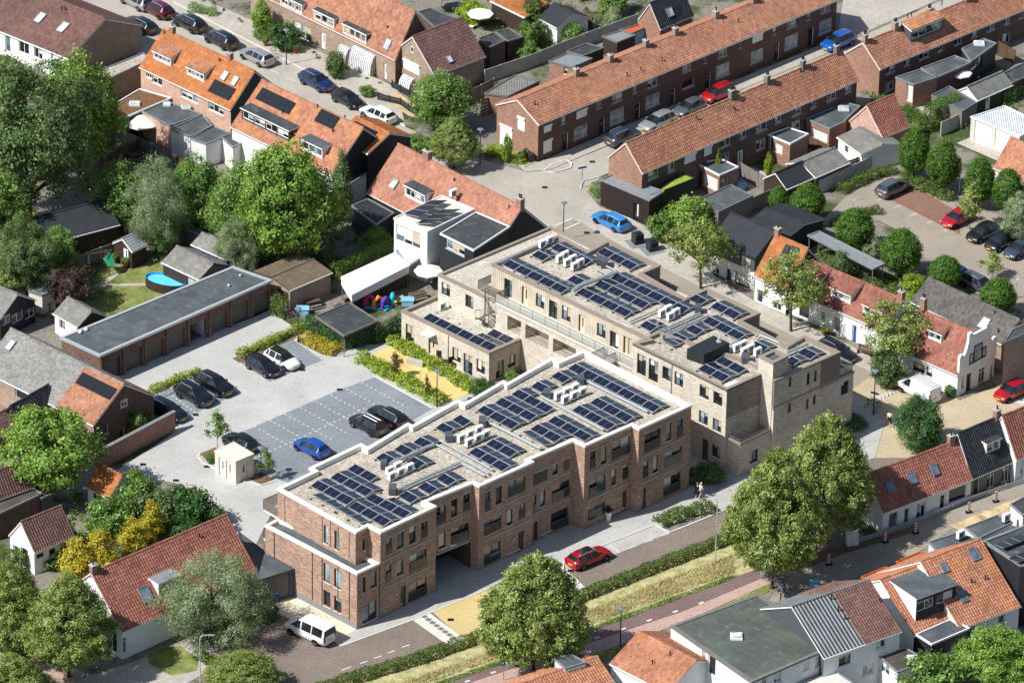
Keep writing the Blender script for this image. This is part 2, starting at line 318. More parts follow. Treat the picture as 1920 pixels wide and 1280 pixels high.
# ---------------------------------------------------------------- measured layout, all in metres (x right, y away, z up)
DATA = {}
DATA['SHEETS'] = [
 ('road',[(-54.05,92.55),(-41.84,85.72),(-39.29,79.31),(-27.88,66.85),(-19.06,57.26),(-12.07,48.51),(-5.56,42.03),(1.09,38.21),(8.27,42.99),(19.46,54.34),(36.62,71.31),(49.45,84.67),(55.34,81.33),(40.0,66.6),(9.22,37.53),(7.67,33.68),(9.07,30.24),(12.16,27.89),(16.59,22.69),(21.16,14.72),(24.99,9.47),(34.61,0.21),(39.18,-5.45),(40.38,-12.87),(36.02,-15.2),(18.4,0.71),(2.06,18.72),(-15.72,35.23),(-31.56,54.04),(-52.74,76.58)],0.01,'road_beige'),
 ('pavement',[(-41.83,85.58),(-39.25,83.51),(-27.1,71.91),(-13.2,58.05),(-12.06,48.39),(-19.06,57.13),(-27.88,66.72),(-39.28,79.18)],0.07,'pave_house'),
 ('pavement',[(2.45,40.44),(36.03,72.98),(37.85,71.93),(3.67,38.7),(1.09,38.09),(-0.37,40.84)],0.07,'pave_house'),
 ('pavement',[(21.16,14.61),(24.98,9.36),(34.59,-0.13),(39.17,-5.56),(38.15,-6.71),(33.41,-2.43),(23.98,6.99),(19.72,12.19),(12.64,19.75),(6.8,27.06),(7.66,31.68),(9.07,30.12),(12.16,27.77),(16.59,22.57)],0.07,'pave_house'),
 ('road_asphalt',[(4.33,25.6),(6.13,27.39),(6.63,26.92),(12.09,20.56),(19.72,12.18),(23.98,6.87),(33.41,-2.55),(36.5,-5.34),(37.47,-7.52),(33.6,-10.41),(18.49,5.27),(7.07,18.92)],0.01,'road_taupe'),
 ('pavement_square',[(32.11,-7.73),(34.21,-8.54),(36.5,-5.35),(39.17,-5.58),(44.76,-10.54),(52.09,-4.75),(51.29,-15.71),(45.92,-17.2),(38.81,-22.35),(35.67,-22.47),(33.33,-16.4)],0.02,'pave_sand'),
 ('pavement',[(-23.97,-50.11),(-15.44,-51.72),(17.98,-20.23),(24.24,-21.06),(34.15,-9.91),(37.08,-15.23),(35.67,-22.53),(31.39,-24.99),(23.94,-30.96),(20.01,-33.86),(14.6,-36.59),(13.99,-36.31),(5.27,-43.3),(5.18,-45.36),(-1.32,-48.32),(-8.71,-54.53),(-15.17,-59.37),(-16.1,-58.0),(-21.31,-53.84)],0.05,'pave_pale'),
 ('gravel_forecourt',[(-22.09,-52.94),(-19.75,-49.78),(-13.8,-56.24),(-14.74,-57.41),(-19.27,-55.21)],0.06,'gravel_yellow'),
 ('road_brick',[(-27.77,-61.99),(-23.63,-56.89),(-20.02,-54.87),(-16.11,-57.75),(-15.17,-59.31),(-8.71,-54.47),(-1.32,-48.26),(5.18,-45.3),(14.07,-38.14),(17.15,-36.22),(20.28,-33.58),(28.2,-27.12),(35.71,-21.61),(39.38,-21.47),(31.18,-30.11),(22.73,-37.52),(16.54,-42.03),(7.58,-49.1),(-5.12,-59.14),(-14.95,-65.4),(-18.62,-70.33),(-27.26,-70.63)],0.01,'road_brick'),
 ('parking_bay',[(5.27,-43.24),(13.99,-36.25),(15.4,-37.6),(5.58,-45.58)],0.02,'pave_pale'),
 ('crossing',[(-6.92,-52.89),(-1.32,-48.08),(1.72,-54.2),(-3.81,-58.17)],0.02,'pave_yellow'),
 ('speed_table',[(-8.71,-54.49),(-7.16,-53.15),(-3.71,-57.85),(-5.22,-58.97)],0.02,'concrete_light'),
 ('speed_table',[(5.23,-45.61),(5.83,-45.19),(7.73,-48.92),(7.17,-49.32)],0.02,'concrete_light'),
 ('verge',[(-18.62,-70.32),(-14.95,-65.39),(-5.12,-59.13),(7.58,-49.09),(16.54,-42.02),(22.73,-37.51),(24.58,-43.4),(16.4,-49.54),(-0.33,-61.75),(-7.16,-66.3)],0.0,'straw'),
 ('cycle_path',[(-9.08,-67.29),(-0.33,-61.57),(16.4,-49.36),(21.09,-45.8),(23.55,-44.04),(23.74,-45.89),(16.36,-52.05),(-3.3,-65.27),(-5.67,-68.08)],0.01,'cycle_red'),
 ('footpath',[(-5.67,-68.09),(-3.3,-65.28),(16.36,-52.06),(23.74,-45.91),(24.73,-46.55),(16.32,-53.97),(-0.87,-66.11),(-2.28,-68.88)],0.02,'path_pink'),
 ('verge',[(-2.28,-68.86),(-0.87,-66.09),(16.32,-53.95),(24.73,-46.53),(24.42,-48.29),(15.22,-54.84),(9.35,-60.67),(0.61,-68.76)],0.01,'lawn'),
 ('road_works',[(24.44,-49.79),(27.33,-43.81),(30.49,-41.04),(35.97,-36.82),(44.77,-30.36),(51.7,-25.59),(51.36,-30.12),(42.36,-35.91),(38.67,-40.74),(31.62,-46.28),(28.08,-50.95)],0.01,'road_taupe'),
 ('sand_strip',[(26.02,-42.55),(28.43,-41.63),(30.72,-39.71),(35.95,-37.34),(38.97,-35.2),(39.25,-36.38),(31.85,-41.0),(27.31,-44.48)],0.02,'soil'),
 ('trench_soil',[(42.23,-35.27),(43.48,-34.37),(48.4,-30.43),(49.76,-29.52),(49.64,-31.24),(48.42,-32.66),(43.35,-36.58)],0.03,'sand'),
 ('courtyard',[(-40.73,-8.56),(-24.86,5.5),(-21.12,0.84),(-17.21,-2.4),(-12.15,-0.51),(-9.18,-0.4),(-0.96,-11.75),(-4.06,-16.75),(-22.26,-33.14),(-24.31,-43.25),(-26.67,-36.85),(-32.2,-29.92),(-38.26,-28.07),(-33.07,-20.2),(-35.37,-13.07)],0.02,'pave_light'),
 ('parking_bays',[(-28.03,-21.3),(-25.36,-18.75),(-16.92,-10.63),(-13.59,-8.08),(-7.75,-14.31),(-13.4,-21.38),(-21.4,-29.52),(-23.53,-28.05)],0.03,'pave_grey'),
 ('parking_bays',[(-27.18,-5.63),(-22.09,-0.72),(-19.03,-4.75),(-24.12,-9.42)],0.03,'pave_grey'),
 ('parking_bays',[(-34.89,-12.3),(-30.29,-7.28),(-27.11,-11.89),(-32.89,-17.96)],0.03,'pave_grey'),
 ('planting_bed',[(-28.08,-4.75),(-21.27,1.95),(-20.59,1.18),(-27.39,-5.62)],0.03,'soil'),
 ('planting_bed',[(-21.63,0.0),(-17.21,-2.42),(-17.7,-3.9),(-19.05,-3.62),(-21.8,-0.91)],0.03,'soil'),
 ('planting_bed',[(-30.22,-24.13),(-28.73,-22.81),(-28.36,-24.9),(-29.34,-25.78)],0.03,'soil'),
 ('planting_bed',[(-25.57,-28.65),(-24.07,-27.46),(-22.72,-28.86),(-23.95,-29.94)],0.03,'soil'),
 ('sand_court',[(-14.64,-3.84),(-12.26,-1.48),(-4.06,-10.94),(-6.6,-13.35)],0.03,'court_sand'),
 ('terrace',[(-9.59,-3.27),(-8.17,-2.46),(-3.38,-8.26),(-4.61,-9.79),(-6.27,-6.89)],0.03,'concrete_light'),
 ('terrace',[(-5.72,-7.62),(-4.48,-6.64),(-3.38,-8.27),(-4.62,-9.06)],0.04,'pave_grey'),
 ('lawn',[(-44.11,9.66),(-42.12,15.29),(-36.93,15.5),(-34.36,10.05),(-37.25,6.41),(-41.29,3.92),(-43.62,5.77)],0.01,'lawn'),
 ('lawn',[(-55.38,26.12),(-51.0,27.53),(-47.79,22.75),(-51.28,17.77),(-54.6,17.64)],0.01,'lawn'),
 ('garden_path',[(-43.38,9.87),(-40.88,13.53),(-40.5,13.35),(-41.97,10.72),(-37.56,11.09),(-37.71,10.49),(-42.85,10.17)],0.02,'pave_house'),
 ('parking_lot',[(32.17,27.22),(35.26,33.55),(38.61,38.1),(42.09,38.88),(45.24,33.96),(54.5,28.13),(53.01,7.79),(47.31,12.81),(42.77,20.36),(41.36,25.15),(37.08,29.89),(33.55,26.67)],0.01,'road_taupe'),
 ('parking_lot_bays',[(38.24,35.17),(41.48,38.21),(47.29,30.3),(46.99,25.36),(44.88,27.73)],0.02,'pave_red'),
 ('yard_paving',[(47.98,47.01),(49.85,48.85),(53.23,46.8),(52.18,42.84)],0.01,'pave_house'),
 ('front_garden',[(-14.54,54.88),(-13.22,57.19),(-9.73,51.51),(-9.9,50.17),(-11.68,50.98)],0.07,'sand'),
 ('front_garden',[(-3.15,43.44),(-0.27,46.61),(2.48,41.51),(1.14,39.09)],0.07,'lawn'),
 ('yard_paving',[(23.4,39.07),(25.37,40.44),(27.99,37.98),(25.21,34.89)],0.01,'concrete'),
 ('yard_paving',[(41.89,57.41),(43.13,58.37),(46.3,54.91),(44.96,52.17)],0.01,'pave_house'),
 ('forecourt',[(-28.01,-57.8),(-34.07,-62.67),(-40.99,-67.5),(-31.22,-68.97),(-25.79,-62.38)],0.01,'pave_house'),
 ('cycle_path',[(-47.0,-59.89),(-43.5,-60.7),(-38.3,-64.67),(-39.06,-67.44),(-44.31,-62.58),(-47.32,-61.76)],0.01,'path_pink'),
 ('lawn',[(-32.93,-61.06),(-30.06,-59.71),(-28.11,-62.14),(-28.16,-64.0),(-30.39,-65.0),(-32.64,-62.92)],0.02,'lawn'),
 ('pavement',[(36.1,73.11),(38.15,92.23),(60.49,93.23),(48.18,83.9),(39.18,74.65)],0.01,'pave_house'),
]
DATA['MARKS'] = [
 ((-25.22,-18.57),(-20.45,-23.44),0.12,'paint_white',0.04,(0.26,0.4)),
 ((-23.77,-17.26),(-19.01,-22.14),0.12,'paint_white',0.04,(0.26,0.4)),
 ((-22.31,-15.93),(-17.55,-20.84),0.12,'paint_white',0.04,(0.26,0.4)),
 ((-20.85,-14.61),(-16.09,-19.54),0.12,'paint_white',0.04,(0.26,0.4)),
 ((-19.38,-13.28),(-14.62,-18.23),0.12,'paint_white',0.04,(0.26,0.4)),
 ((-17.91,-11.94),(-13.15,-16.91),0.12,'paint_white',0.04,(0.26,0.4)),
 ((-16.43,-10.6),(-12.12,-15.11),0.12,'paint_white',0.04,(0.26,0.4)),
 ((-14.94,-9.25),(-10.64,-13.79),0.12,'paint_white',0.04,(0.26,0.4)),
 ((-13.45,-7.89),(-9.14,-12.45),0.12,'paint_white',0.04,(0.26,0.4)),
 ((-25.84,-25.87),(-14.27,-14.34),0.12,'paint_white',0.04,(0.26,0.4)),
 ((-34.06,-12.15),(-30.97,-16.23),0.13,'paint_white',0.04,(0.27,0.38)),
 ((-24.86,-3.43),(-21.79,-7.43),0.13,'paint_white',0.04,(0.27,0.38)),
 ((-15.02,-63.5),(-14.14,-62.85),0.14,'paint_white',0.02,None),
 ((-13.34,-62.26),(-12.7,-61.81),0.14,'paint_white',0.02,None),
 ((-12.06,-61.29),(-11.42,-60.83),0.14,'paint_white',0.02,None),
 ((-10.86,-60.31),(-10.21,-59.91),0.14,'paint_white',0.02,None),
 ((-9.57,-59.26),(-8.88,-58.86),0.14,'paint_white',0.02,None),
 ((11.37,-40.72),(12.14,-40.19),0.14,'paint_white',0.02,None),
 ((13.0,-39.49),(13.78,-38.96),0.14,'paint_white',0.02,None),
 ((14.55,-38.26),(15.33,-37.73),0.14,'paint_white',0.02,None),
 ((9.59,-40.12),(10.6,-41.52),0.14,'paint_white',0.02,None),
 ((-7.88,-53.66),(-7.48,-53.94),0.5,'concrete_dark',0.03,None),
 ((-7.48,-54.19),(-7.07,-54.47),0.5,'concrete_dark',0.03,None),
 ((-7.08,-54.72),(-6.67,-55.0),0.5,'concrete_dark',0.03,None),
 ((-6.68,-55.25),(-6.27,-55.52),0.5,'concrete_dark',0.03,None),
 ((-6.27,-55.78),(-5.87,-56.05),0.5,'concrete_dark',0.03,None),
 ((-5.87,-56.3),(-5.47,-56.58),0.5,'concrete_dark',0.03,None),
 ((-5.47,-56.83),(-5.07,-57.1),0.5,'concrete_dark',0.03,None),
 ((-5.08,-57.35),(-4.67,-57.62),0.5,'concrete_dark',0.03,None),
 ((-4.68,-57.88),(-4.27,-58.15),0.5,'concrete_dark',0.03,None),
 ((-7.56,-53.33),(-3.82,-57.74),0.25,'paint_white',0.03,None),
 ((-3.7,-65.1),(-3.27,-64.79),0.25,'paint_white',0.03,None),
 ((-1.36,-63.53),(-0.92,-63.21),0.25,'paint_white',0.03,None),
 ((1.0,-61.94),(1.44,-61.62),0.25,'paint_white',0.03,None),
 ((3.37,-60.35),(3.81,-60.03),0.25,'paint_white',0.03,None),
 ((5.76,-58.75),(6.2,-58.42),0.25,'paint_white',0.03,None),
 ((8.16,-57.14),(8.6,-56.81),0.25,'paint_white',0.03,None),
 ((10.57,-55.52),(11.02,-55.19),0.25,'paint_white',0.03,None),
 ((13.0,-53.89),(13.45,-53.56),0.25,'paint_white',0.03,None),
 ((15.43,-52.25),(15.89,-51.92),0.25,'paint_white',0.03,None),
 ((17.89,-50.6),(18.34,-50.27),0.25,'paint_white',0.03,None),
 ((4.33,25.62),(6.13,27.42),0.2,'paint_white',0.02,None),
 ((5.17,24.8),(6.91,26.46),0.2,'paint_white',0.02,None),
 ((36.52,-9.99),(36.97,-10.52),0.2,'paint_white',0.03,None),
 ((36.91,-9.68),(37.36,-10.21),0.2,'paint_white',0.03,None),
 ((37.3,-9.37),(37.75,-9.9),0.2,'paint_white',0.03,None),
 ((37.69,-9.06),(38.14,-9.59),0.2,'paint_white',0.03,None),
 ((38.08,-8.75),(38.53,-9.28),0.2,'paint_white',0.03,None),
 ((38.47,-8.44),(38.93,-8.97),0.2,'paint_white',0.03,None),
 ((36.28,-11.1),(38.62,-8.99),0.2,'paint_white',0.03,None),
 ((40.92,35.07),(38.65,32.97),0.3,'pave_house',0.02,None),
 ((42.6,33.32),(40.34,31.23),0.3,'pave_house',0.02,None),
 ((44.28,31.58),(42.01,29.5),0.3,'pave_house',0.02,None),
 ((45.95,29.84),(43.68,27.78),0.3,'pave_house',0.02,None),
 ((47.61,28.12),(45.34,26.07),0.3,'pave_house',0.02,None),
 ((-27.62,62.43),(-26.37,61.11),0.12,'paint_white',0.01,None),
 ((-25.53,60.23),(-24.5,59.36),0.12,'paint_white',0.01,None),
 ((-13.99,49.27),(-12.76,47.34),0.12,'paint_white',0.01,None),
 ((-40.84,75.66),(-39.74,74.28),0.12,'paint_white',0.01,None),
 ((-36.08,70.66),(-35.01,69.53),0.12,'paint_white',0.01,None),
 ((49.83,-10.03),(50.61,-10.98),0.2,'paint_white',0.03,None),
 ((50.25,-10.18),(51.03,-11.13),0.2,'paint_white',0.03,None),
 ((50.66,-10.33),(51.44,-11.28),0.2,'paint_white',0.03,None),
 ((51.08,-10.48),(51.86,-11.43),0.2,'paint_white',0.03,None),
 ((51.49,-10.62),(52.27,-11.58),0.2,'paint_white',0.03,None),
]
DATA['KERBS'] = [
 ([(-16.1,-57.92),(-15.17,-59.29),(-8.71,-54.45),(-1.32,-48.24)],0.14,0.07,'concrete_light'),
 ([(-1.32,-48.24),(5.18,-45.28),(5.28,-43.22),(13.99,-36.22),(15.4,-37.58),(17.15,-36.21),(20.02,-33.77),(23.94,-30.87)],0.16,0.09,'concrete_light'),
 ([(-39.29,79.33),(-27.89,66.86),(-19.07,57.27),(-12.07,48.53)],0.14,0.11,'concrete_light'),
 ([(6.8,27.2),(12.64,19.89),(19.73,12.32),(23.99,7.13),(33.42,-2.3),(38.16,-6.58)],0.14,0.09,'concrete'),
 ([(-13.6,-8.03),(-7.75,-14.26)],0.15,0.1,'concrete_light'),
 ([(-15.27,-4.2),(-6.49,-13.56)],0.12,0.12,'concrete_light'),
 ([(-30.22,-24.08),(-30.33,-24.82),(-29.85,-25.95),(-25.52,-29.63),(-23.95,-30.09),(-22.54,-29.21)],0.15,0.12,'concrete_light'),
 ([(-27.19,-5.58),(-22.1,-0.36)],0.15,0.1,'concrete_dark'),
 ([(-35.21,-13.66),(-31.18,-9.65)],0.15,0.1,'concrete_dark'),
 ([(2.98,38.24),(4.03,40.0),(5.48,41.14),(6.06,40.3),(5.96,39.22),(4.23,38.08),(2.98,38.24)],0.15,0.12,'concrete_light'),
 ([(7.01,34.37),(7.3,36.29),(9.03,37.22)],0.15,0.12,'concrete_light'),
 ([(-0.22,41.12),(1.05,39.23),(2.29,40.57)],0.15,0.14,'concrete'),
]
DATA['B1'] = {'pts':[(-14.04,-54.37),(-12.96,-53.17),(-11.76,-54.33),(-6.74,-49.32),(-7.65,-48.52),(-3.39,-44.89),(-2.8,-45.47),(2.26,-40.69),(1.86,-40.32),(5.99,-36.56),(7.09,-37.48),(11.58,-33.33),(12.25,-34.03),(17.33,-29.16),(7.05,-18.64),(4.61,-20.99),(3.92,-20.24),(-0.39,-25.51),(-0.76,-25.02),(-4.43,-29.67),(-5.08,-29.04),(-9.31,-34.14),(-9.76,-33.71),(-13.42,-38.56),(-14.11,-37.82),(-18.8,-42.67),(-18.32,-43.2),(-21.59,-46.63)],'z':9.3,'segs':{2:[('wr',0.7,6.59,1.47,8.28),('w0',2.12,6.55,3.01,8.29),('w0',3.66,6.47,4.55,8.3),('wr',5.21,6.47,6.04,8.25),('wr',0.67,3.6,1.45,5.34),('w0',2.1,3.69,2.98,5.3),('wr',3.7,3.44,5.97,5.22),('d',2.61,0.27,3.33,2.33),('wf',3.62,0.22,6.01,2.14)],4:[('wr',1.19,6.29,2.35,8.19),('w0',2.96,6.42,3.76,8.36),('wr',4.44,6.47,5.28,8.39),('w0',1.53,3.53,2.36,5.12),('wr',2.99,3.4,5.19,5.18)],6:[('wr',0.78,6.21,1.48,8.29),('w0',2.15,6.36,2.96,8.31),('wr',3.69,6.54,5.95,8.26),('wr',0.72,3.56,2.93,4.98),('w0',3.65,3.52,4.37,5.2),('wr',5.15,3.57,5.97,5.26),('wf',0.73,0.28,2.88,2.27),('d',5.12,0.48,5.88,2.29)],8:[('wr',0.54,6.28,2.31,7.52),('w0',2.98,6.41,3.7,7.56),('wr',4.42,6.38,5.14,7.57),('wr',0.56,3.08,0.99,5.2),('w0',1.51,3.54,2.16,5.31),('wr',3.01,3.44,5.26,5.25),('d',0.69,0.05,1.22,2.19),('wf',2.93,0.25,5.19,2.25)],10:[('wr',0.74,6.41,1.43,8.34),('w0',2.14,6.34,2.89,8.3),('wr',3.56,6.36,5.94,8.31),('wr',0.67,3.32,2.83,5.17),('w0',3.54,3.53,4.25,5.28),('wr',5.07,3.6,5.83,5.24),('wf',0.64,0.76,2.82,2.23),('d',5.13,0.25,5.72,2.34)],12:[('wr',0.79,6.31,2.94,8.38),('w0',3.69,6.45,4.45,8.45),('wr',5.22,6.33,5.98,8.3),('wr',0.73,3.53,1.44,5.37),('w0',2.07,3.57,2.78,5.41),('wr',3.64,3.61,5.94,5.23),('d',0.74,0.29,1.28,2.4),('wf',3.61,0.39,5.9,2.38)],27:[('w0',6.42,6.24,7.06,8.21,None,'glass_pale'),('w0',7.89,6.25,8.57,8.26,None,'glass_pale')],0:[('w0',0.9,6.9,1.3,8.2)]}}
DATA['B1PASS'] = (1.15,5.44,3.2)
DATA['B1LOW'] = {'pts':[(-22.67,-47.97),(-13.84,-56.36),(-11.86,-54.47),(-12.93,-53.36),(-21.56,-46.65)],'z':6.1,'segs':{0:[('w0',7.75,3.39,8.67,5.4,None,'glass_pale'),('w0',9.16,3.35,10.12,5.38,None,'glass_pale'),('w0',7.75,0.79,8.67,2.46),('w0',9.16,0.83,10.13,2.44)],1:[('w0',0.74,3.63,1.09,5.32),('w0',1.72,3.73,2.48,5.4),('w',0.7,0.32,2.5,2.25)]}}
DATA['B2UP'] = {'pts':[(-2.2,-0.71),(13.43,-15.98),(11.88,-16.81),(20.82,-25.78),(24.9,-21.94),(25.46,-23.9),(28.23,-21.33),(32.1,-17.76),(28.7,-14.5),(27.01,-16.54),(22.64,-11.75),(24.49,-10.07),(19.32,-4.98),(17.15,-7.16),(12.97,-2.09),(14.78,-0.3),(9.57,4.96),(7.53,2.54),(4.51,5.93)],'z':9.2,'z0':5.9,'segs':{0:[('wf',1.84,6.21,2.97,8.35),('d',4.31,6.13,5.26,8.39,'timber_clad'),('w',6.29,6.85,7.48,8.35),('wf',8.12,6.15,9.28,8.34),('w',9.91,6.8,11.13,8.41),('d',12.25,6.07,13.1,8.28,'timber_clad'),('w',14.78,6.85,15.99,8.31),('wf',16.58,6.06,17.76,8.16),('wf',18.41,5.99,19.58,8.27)],5:[('w0',1.99,8.51,2.41,9.19,None,'glass_sky')],6:[('w0',0.75,7.03,1.19,8.36),('w0',1.72,7.06,2.16,8.34)]}}
DATA['B2R'] = {'pts':[(11.88,-16.81),(20.82,-25.78),(24.9,-21.94),(23.41,-19.95),(14.4,-14.18)],'z':9.2,'segs':{0:[('wf',0.58,6.09,1.8,8.36),('wf',2.18,6.04,3.45,8.42),('w',4.03,6.88,5.21,8.34),('w',5.67,6.9,6.85,8.4),('w',9.07,6.93,10.31,8.36),('w',10.91,6.94,12.12,8.36),('w',9.11,4.09,10.31,5.47),('w',10.96,4.03,12.1,5.4),('d',9.68,0.44,10.49,2.57),('w',10.96,1.13,12.1,2.5)]}}
DATA['B2LO'] = {'pts':[(-7.6,2.42),(12.24,-16.83),(15.81,-13.41),(25.52,-23.8),(33.62,-16.39),(3.79,13.4)],'z':6.3,'segs':{0:[('w',0.51,4.2,1.74,5.63),('w',3.92,4.09,5.08,5.54)],3:[('w0',1.9,6.31,2.42,7.84,None,'glass_sky'),('w0',1.95,4.39,2.5,5.77,None,'glass_sky'),('w0',4.47,4.32,4.85,5.48),('w0',5.42,4.63,5.83,5.46),('w',9.3,4.12,10.36,5.56)]}}
DATA['B2LOG'] = [
 ('l',9.89,3.18,11.83,5.41),
 ('l',12.42,2.93,15.67,5.4),
 ('l',16.28,2.96,19.42,5.33),
]
DATA['B2POD'] = {'pts':[(20.77,-25.2),(22.28,-26.61),(25.42,-23.6),(23.91,-22.12)],'z':3.7,'segs':{1:[('w',1.49,0.81,2.58,2.19)]}}
DATA['B2TOW'] = {'pts':[(23.92,-22.25),(25.29,-23.66),(26.83,-22.05),(25.5,-20.75)],'z':11.0}
DATA['B2ANN'] = {'pts':[(-11.21,-0.28),(-2.25,-8.87),(1.26,-5.5),(-7.44,3.37)],'z':3.5,'segs':{0:[('wf',0.6,0.05,1.83,2.26),('d',3.88,-0.0,4.93,1.84,'timber_clad'),('w',7.25,0.65,8.46,2.18),('wf',8.85,-0.05,10.11,2.11),('w',10.66,0.67,11.86,2.19)],1:[('wf',0.99,0.05,2.09,2.02),('w',2.58,0.71,3.69,2.06)]}}
DATA['GAL'] = {'front':[(-1.41,-3.67),(7.07,-11.82),(11.89,-15.55)]}
DATA['SOLAR'] = [
 ('solar panel rows nearest the left end of the brick building',[(-17.86,-44.81,-14.31,-48.24,3,[0,1,2],[0,1,2]),(-16.08,-43.26,-12.62,-46.56,3,[0,1,2],[0,1,2]),(-14.5,-41.62,-12.28,-43.85,2,[0,1],[]),(-18.36,-47.59,-16.03,-49.92,2,[],[0,1])],8.8),
 ('solar panel rows along the front parapet corner of the brick building',[(-15.87,-50.15,-13.67,-52.54,2,[],[0,1]),(-14.18,-48.62,-10.8,-52.02,3,[0,1,2],[0,1,2]),(-12.68,-47.02,-8.99,-50.5,3,[0,1,2],[1,2])],8.8),
 ('three small solar panel pairs behind the front parapet',[(-9.56,-46.44,-8.36,-47.73,1,[0],[0]),(-7.83,-44.73,-6.63,-46.03,1,[0],[0]),(-6.12,-43.07,-4.92,-44.37,1,[0],[0])],8.8),
 ('small solar panel pairs along the courtyard parapet of the brick building',[(-11.94,-39.39,-10.77,-40.53,1,[0],[0]),(-10.25,-37.7,-9.04,-38.88,1,[0],[0]),(-8.51,-36.23,-7.26,-37.38,1,[0],[0]),(-9.01,-40.07,-7.85,-41.29,1,[0],[0])],8.8),
 ('solar panel pairs beside the middle duct box of the brick building',[(-6.43,-33.4,-5.26,-34.6,1,[0],[0]),(-4.79,-31.8,-3.69,-33.06,1,[0],[]),(2.58,-24.93,3.71,-26.05,1,[0],[0]),(4.58,-22.86,5.77,-24.15,1,[0],[0])],8.8),
 ('large middle solar array on the brick building',[(-2.54,-29.91,0.88,-33.37,3,[0,1,2],[0,1,2]),(-0.84,-28.29,2.58,-31.68,3,[0,1,2],[0,1,2]),(0.74,-26.58,4.17,-30.07,3,[0,1,2],[0])],8.8),
 ('solar panel rows below the six heat pumps, middle of the brick building',[(-3.18,-38.02,0.08,-41.47,3,[0,1,2],[0,1,2]),(-1.59,-36.36,0.76,-38.75,2,[0,1],[0,1])],8.8),
 ('solar panel rows in front of the long duct on the brick building',[(1.05,-34.9,3.24,-37.46,2,[],[0,1]),(2.62,-33.3,4.99,-35.78,2,[0,1],[0,1]),(4.27,-31.71,7.84,-35.46,3,[0,1,2],[0,1,2])],8.8),
 ('solar panel rows between the two long ducts of the brick building',[(6.59,-29.5,10.07,-33.2,3,[0,1,2],[0,1,2]),(8.31,-27.95,11.8,-31.67,3,[0,1,2],[0,1,2])],8.8),
 ('long seven panel solar row at the far end of the brick building',[(6.2,-21.2,14.42,-29.53,7,[0,1,2,3,4,5,6],[0,1,2,3,4,5,6])],8.8),
 ('solar row along the timber edge of the pale building',[(-0.37,0.26,5.58,-5.67,5,[0,1,2,3,4],[0,1,2,3,4])],8.8),
 ('solar panels between the heat pumps at the far end of the pale building',[(2.51,2.37,3.69,1.15,1,[0],[0]),(4.44,4.0,7.97,0.42,3,[0,1,2],[0,1,2])],8.8),
 ('single solar panel pair beside the big pipe bend',[(6.1,-2.82,7.22,-3.97,1,[0],[0])],8.8),
 ('solar panels on the street side projection by the waste containers',[(9.14,3.26,12.55,-0.41,3,[0,1,2],[0,1,2])],8.8),
 ('big central solar array on the pale building',[(10.44,-2.29,17.57,-9.44,6,[0,1,2,3,4,5],[0,1,2,3,4,5]),(8.76,-3.79,13.62,-8.54,4,[0,1,2,3],[0,1,2,3]),(7.01,-5.54,11.9,-10.36,4,[0,1,2,3],[0,1,2,3])],8.8),
 ('single solar panel pair near the white roof edge of the pale building',[(13.24,-12.14,14.38,-13.3,1,[0],[0])],8.8),
 ('solar panels on the second street side projection',[(18.21,-6.44,19.38,-7.63,1,[0],[0]),(20.29,-7.95,22.66,-10.39,2,[0,1],[0,1])],8.8),
 ('solar array around the black plant box',[(19.47,-11.04,22.95,-14.71,3,[0,1,2],[0,1,2]),(17.75,-12.76,18.88,-13.92,1,[0],[0]),(16.08,-14.46,17.29,-15.7,1,[0],[0]),(14.54,-15.98,15.71,-17.3,1,[],[0])],8.8),
 ('solar panels at the near corner of the pale building',[(20.55,-19.16,22.88,-21.6,2,[0,1],[]),(18.81,-20.83,21.22,-23.25,2,[0,1],[0,1])],8.8),
 ('solar panels just behind the brick tower',[(23.9,-15.96,25.17,-17.19,1,[0],[0])],8.8),
 ('solar panels on the end block right of the tower',[(28.63,-17.16,29.88,-18.38,1,[0],[0]),(27.34,-18.91,28.16,-19.81,1,[0],[0])],8.8),
 ('solar row on the low annex roof',[(-8.32,-0.83,-1.39,-7.46,6,[0,1,2,3,4,5],[4,5]),(-1.85,-3.89,0.26,-5.91,2,[0,1],[])],3.1),
]
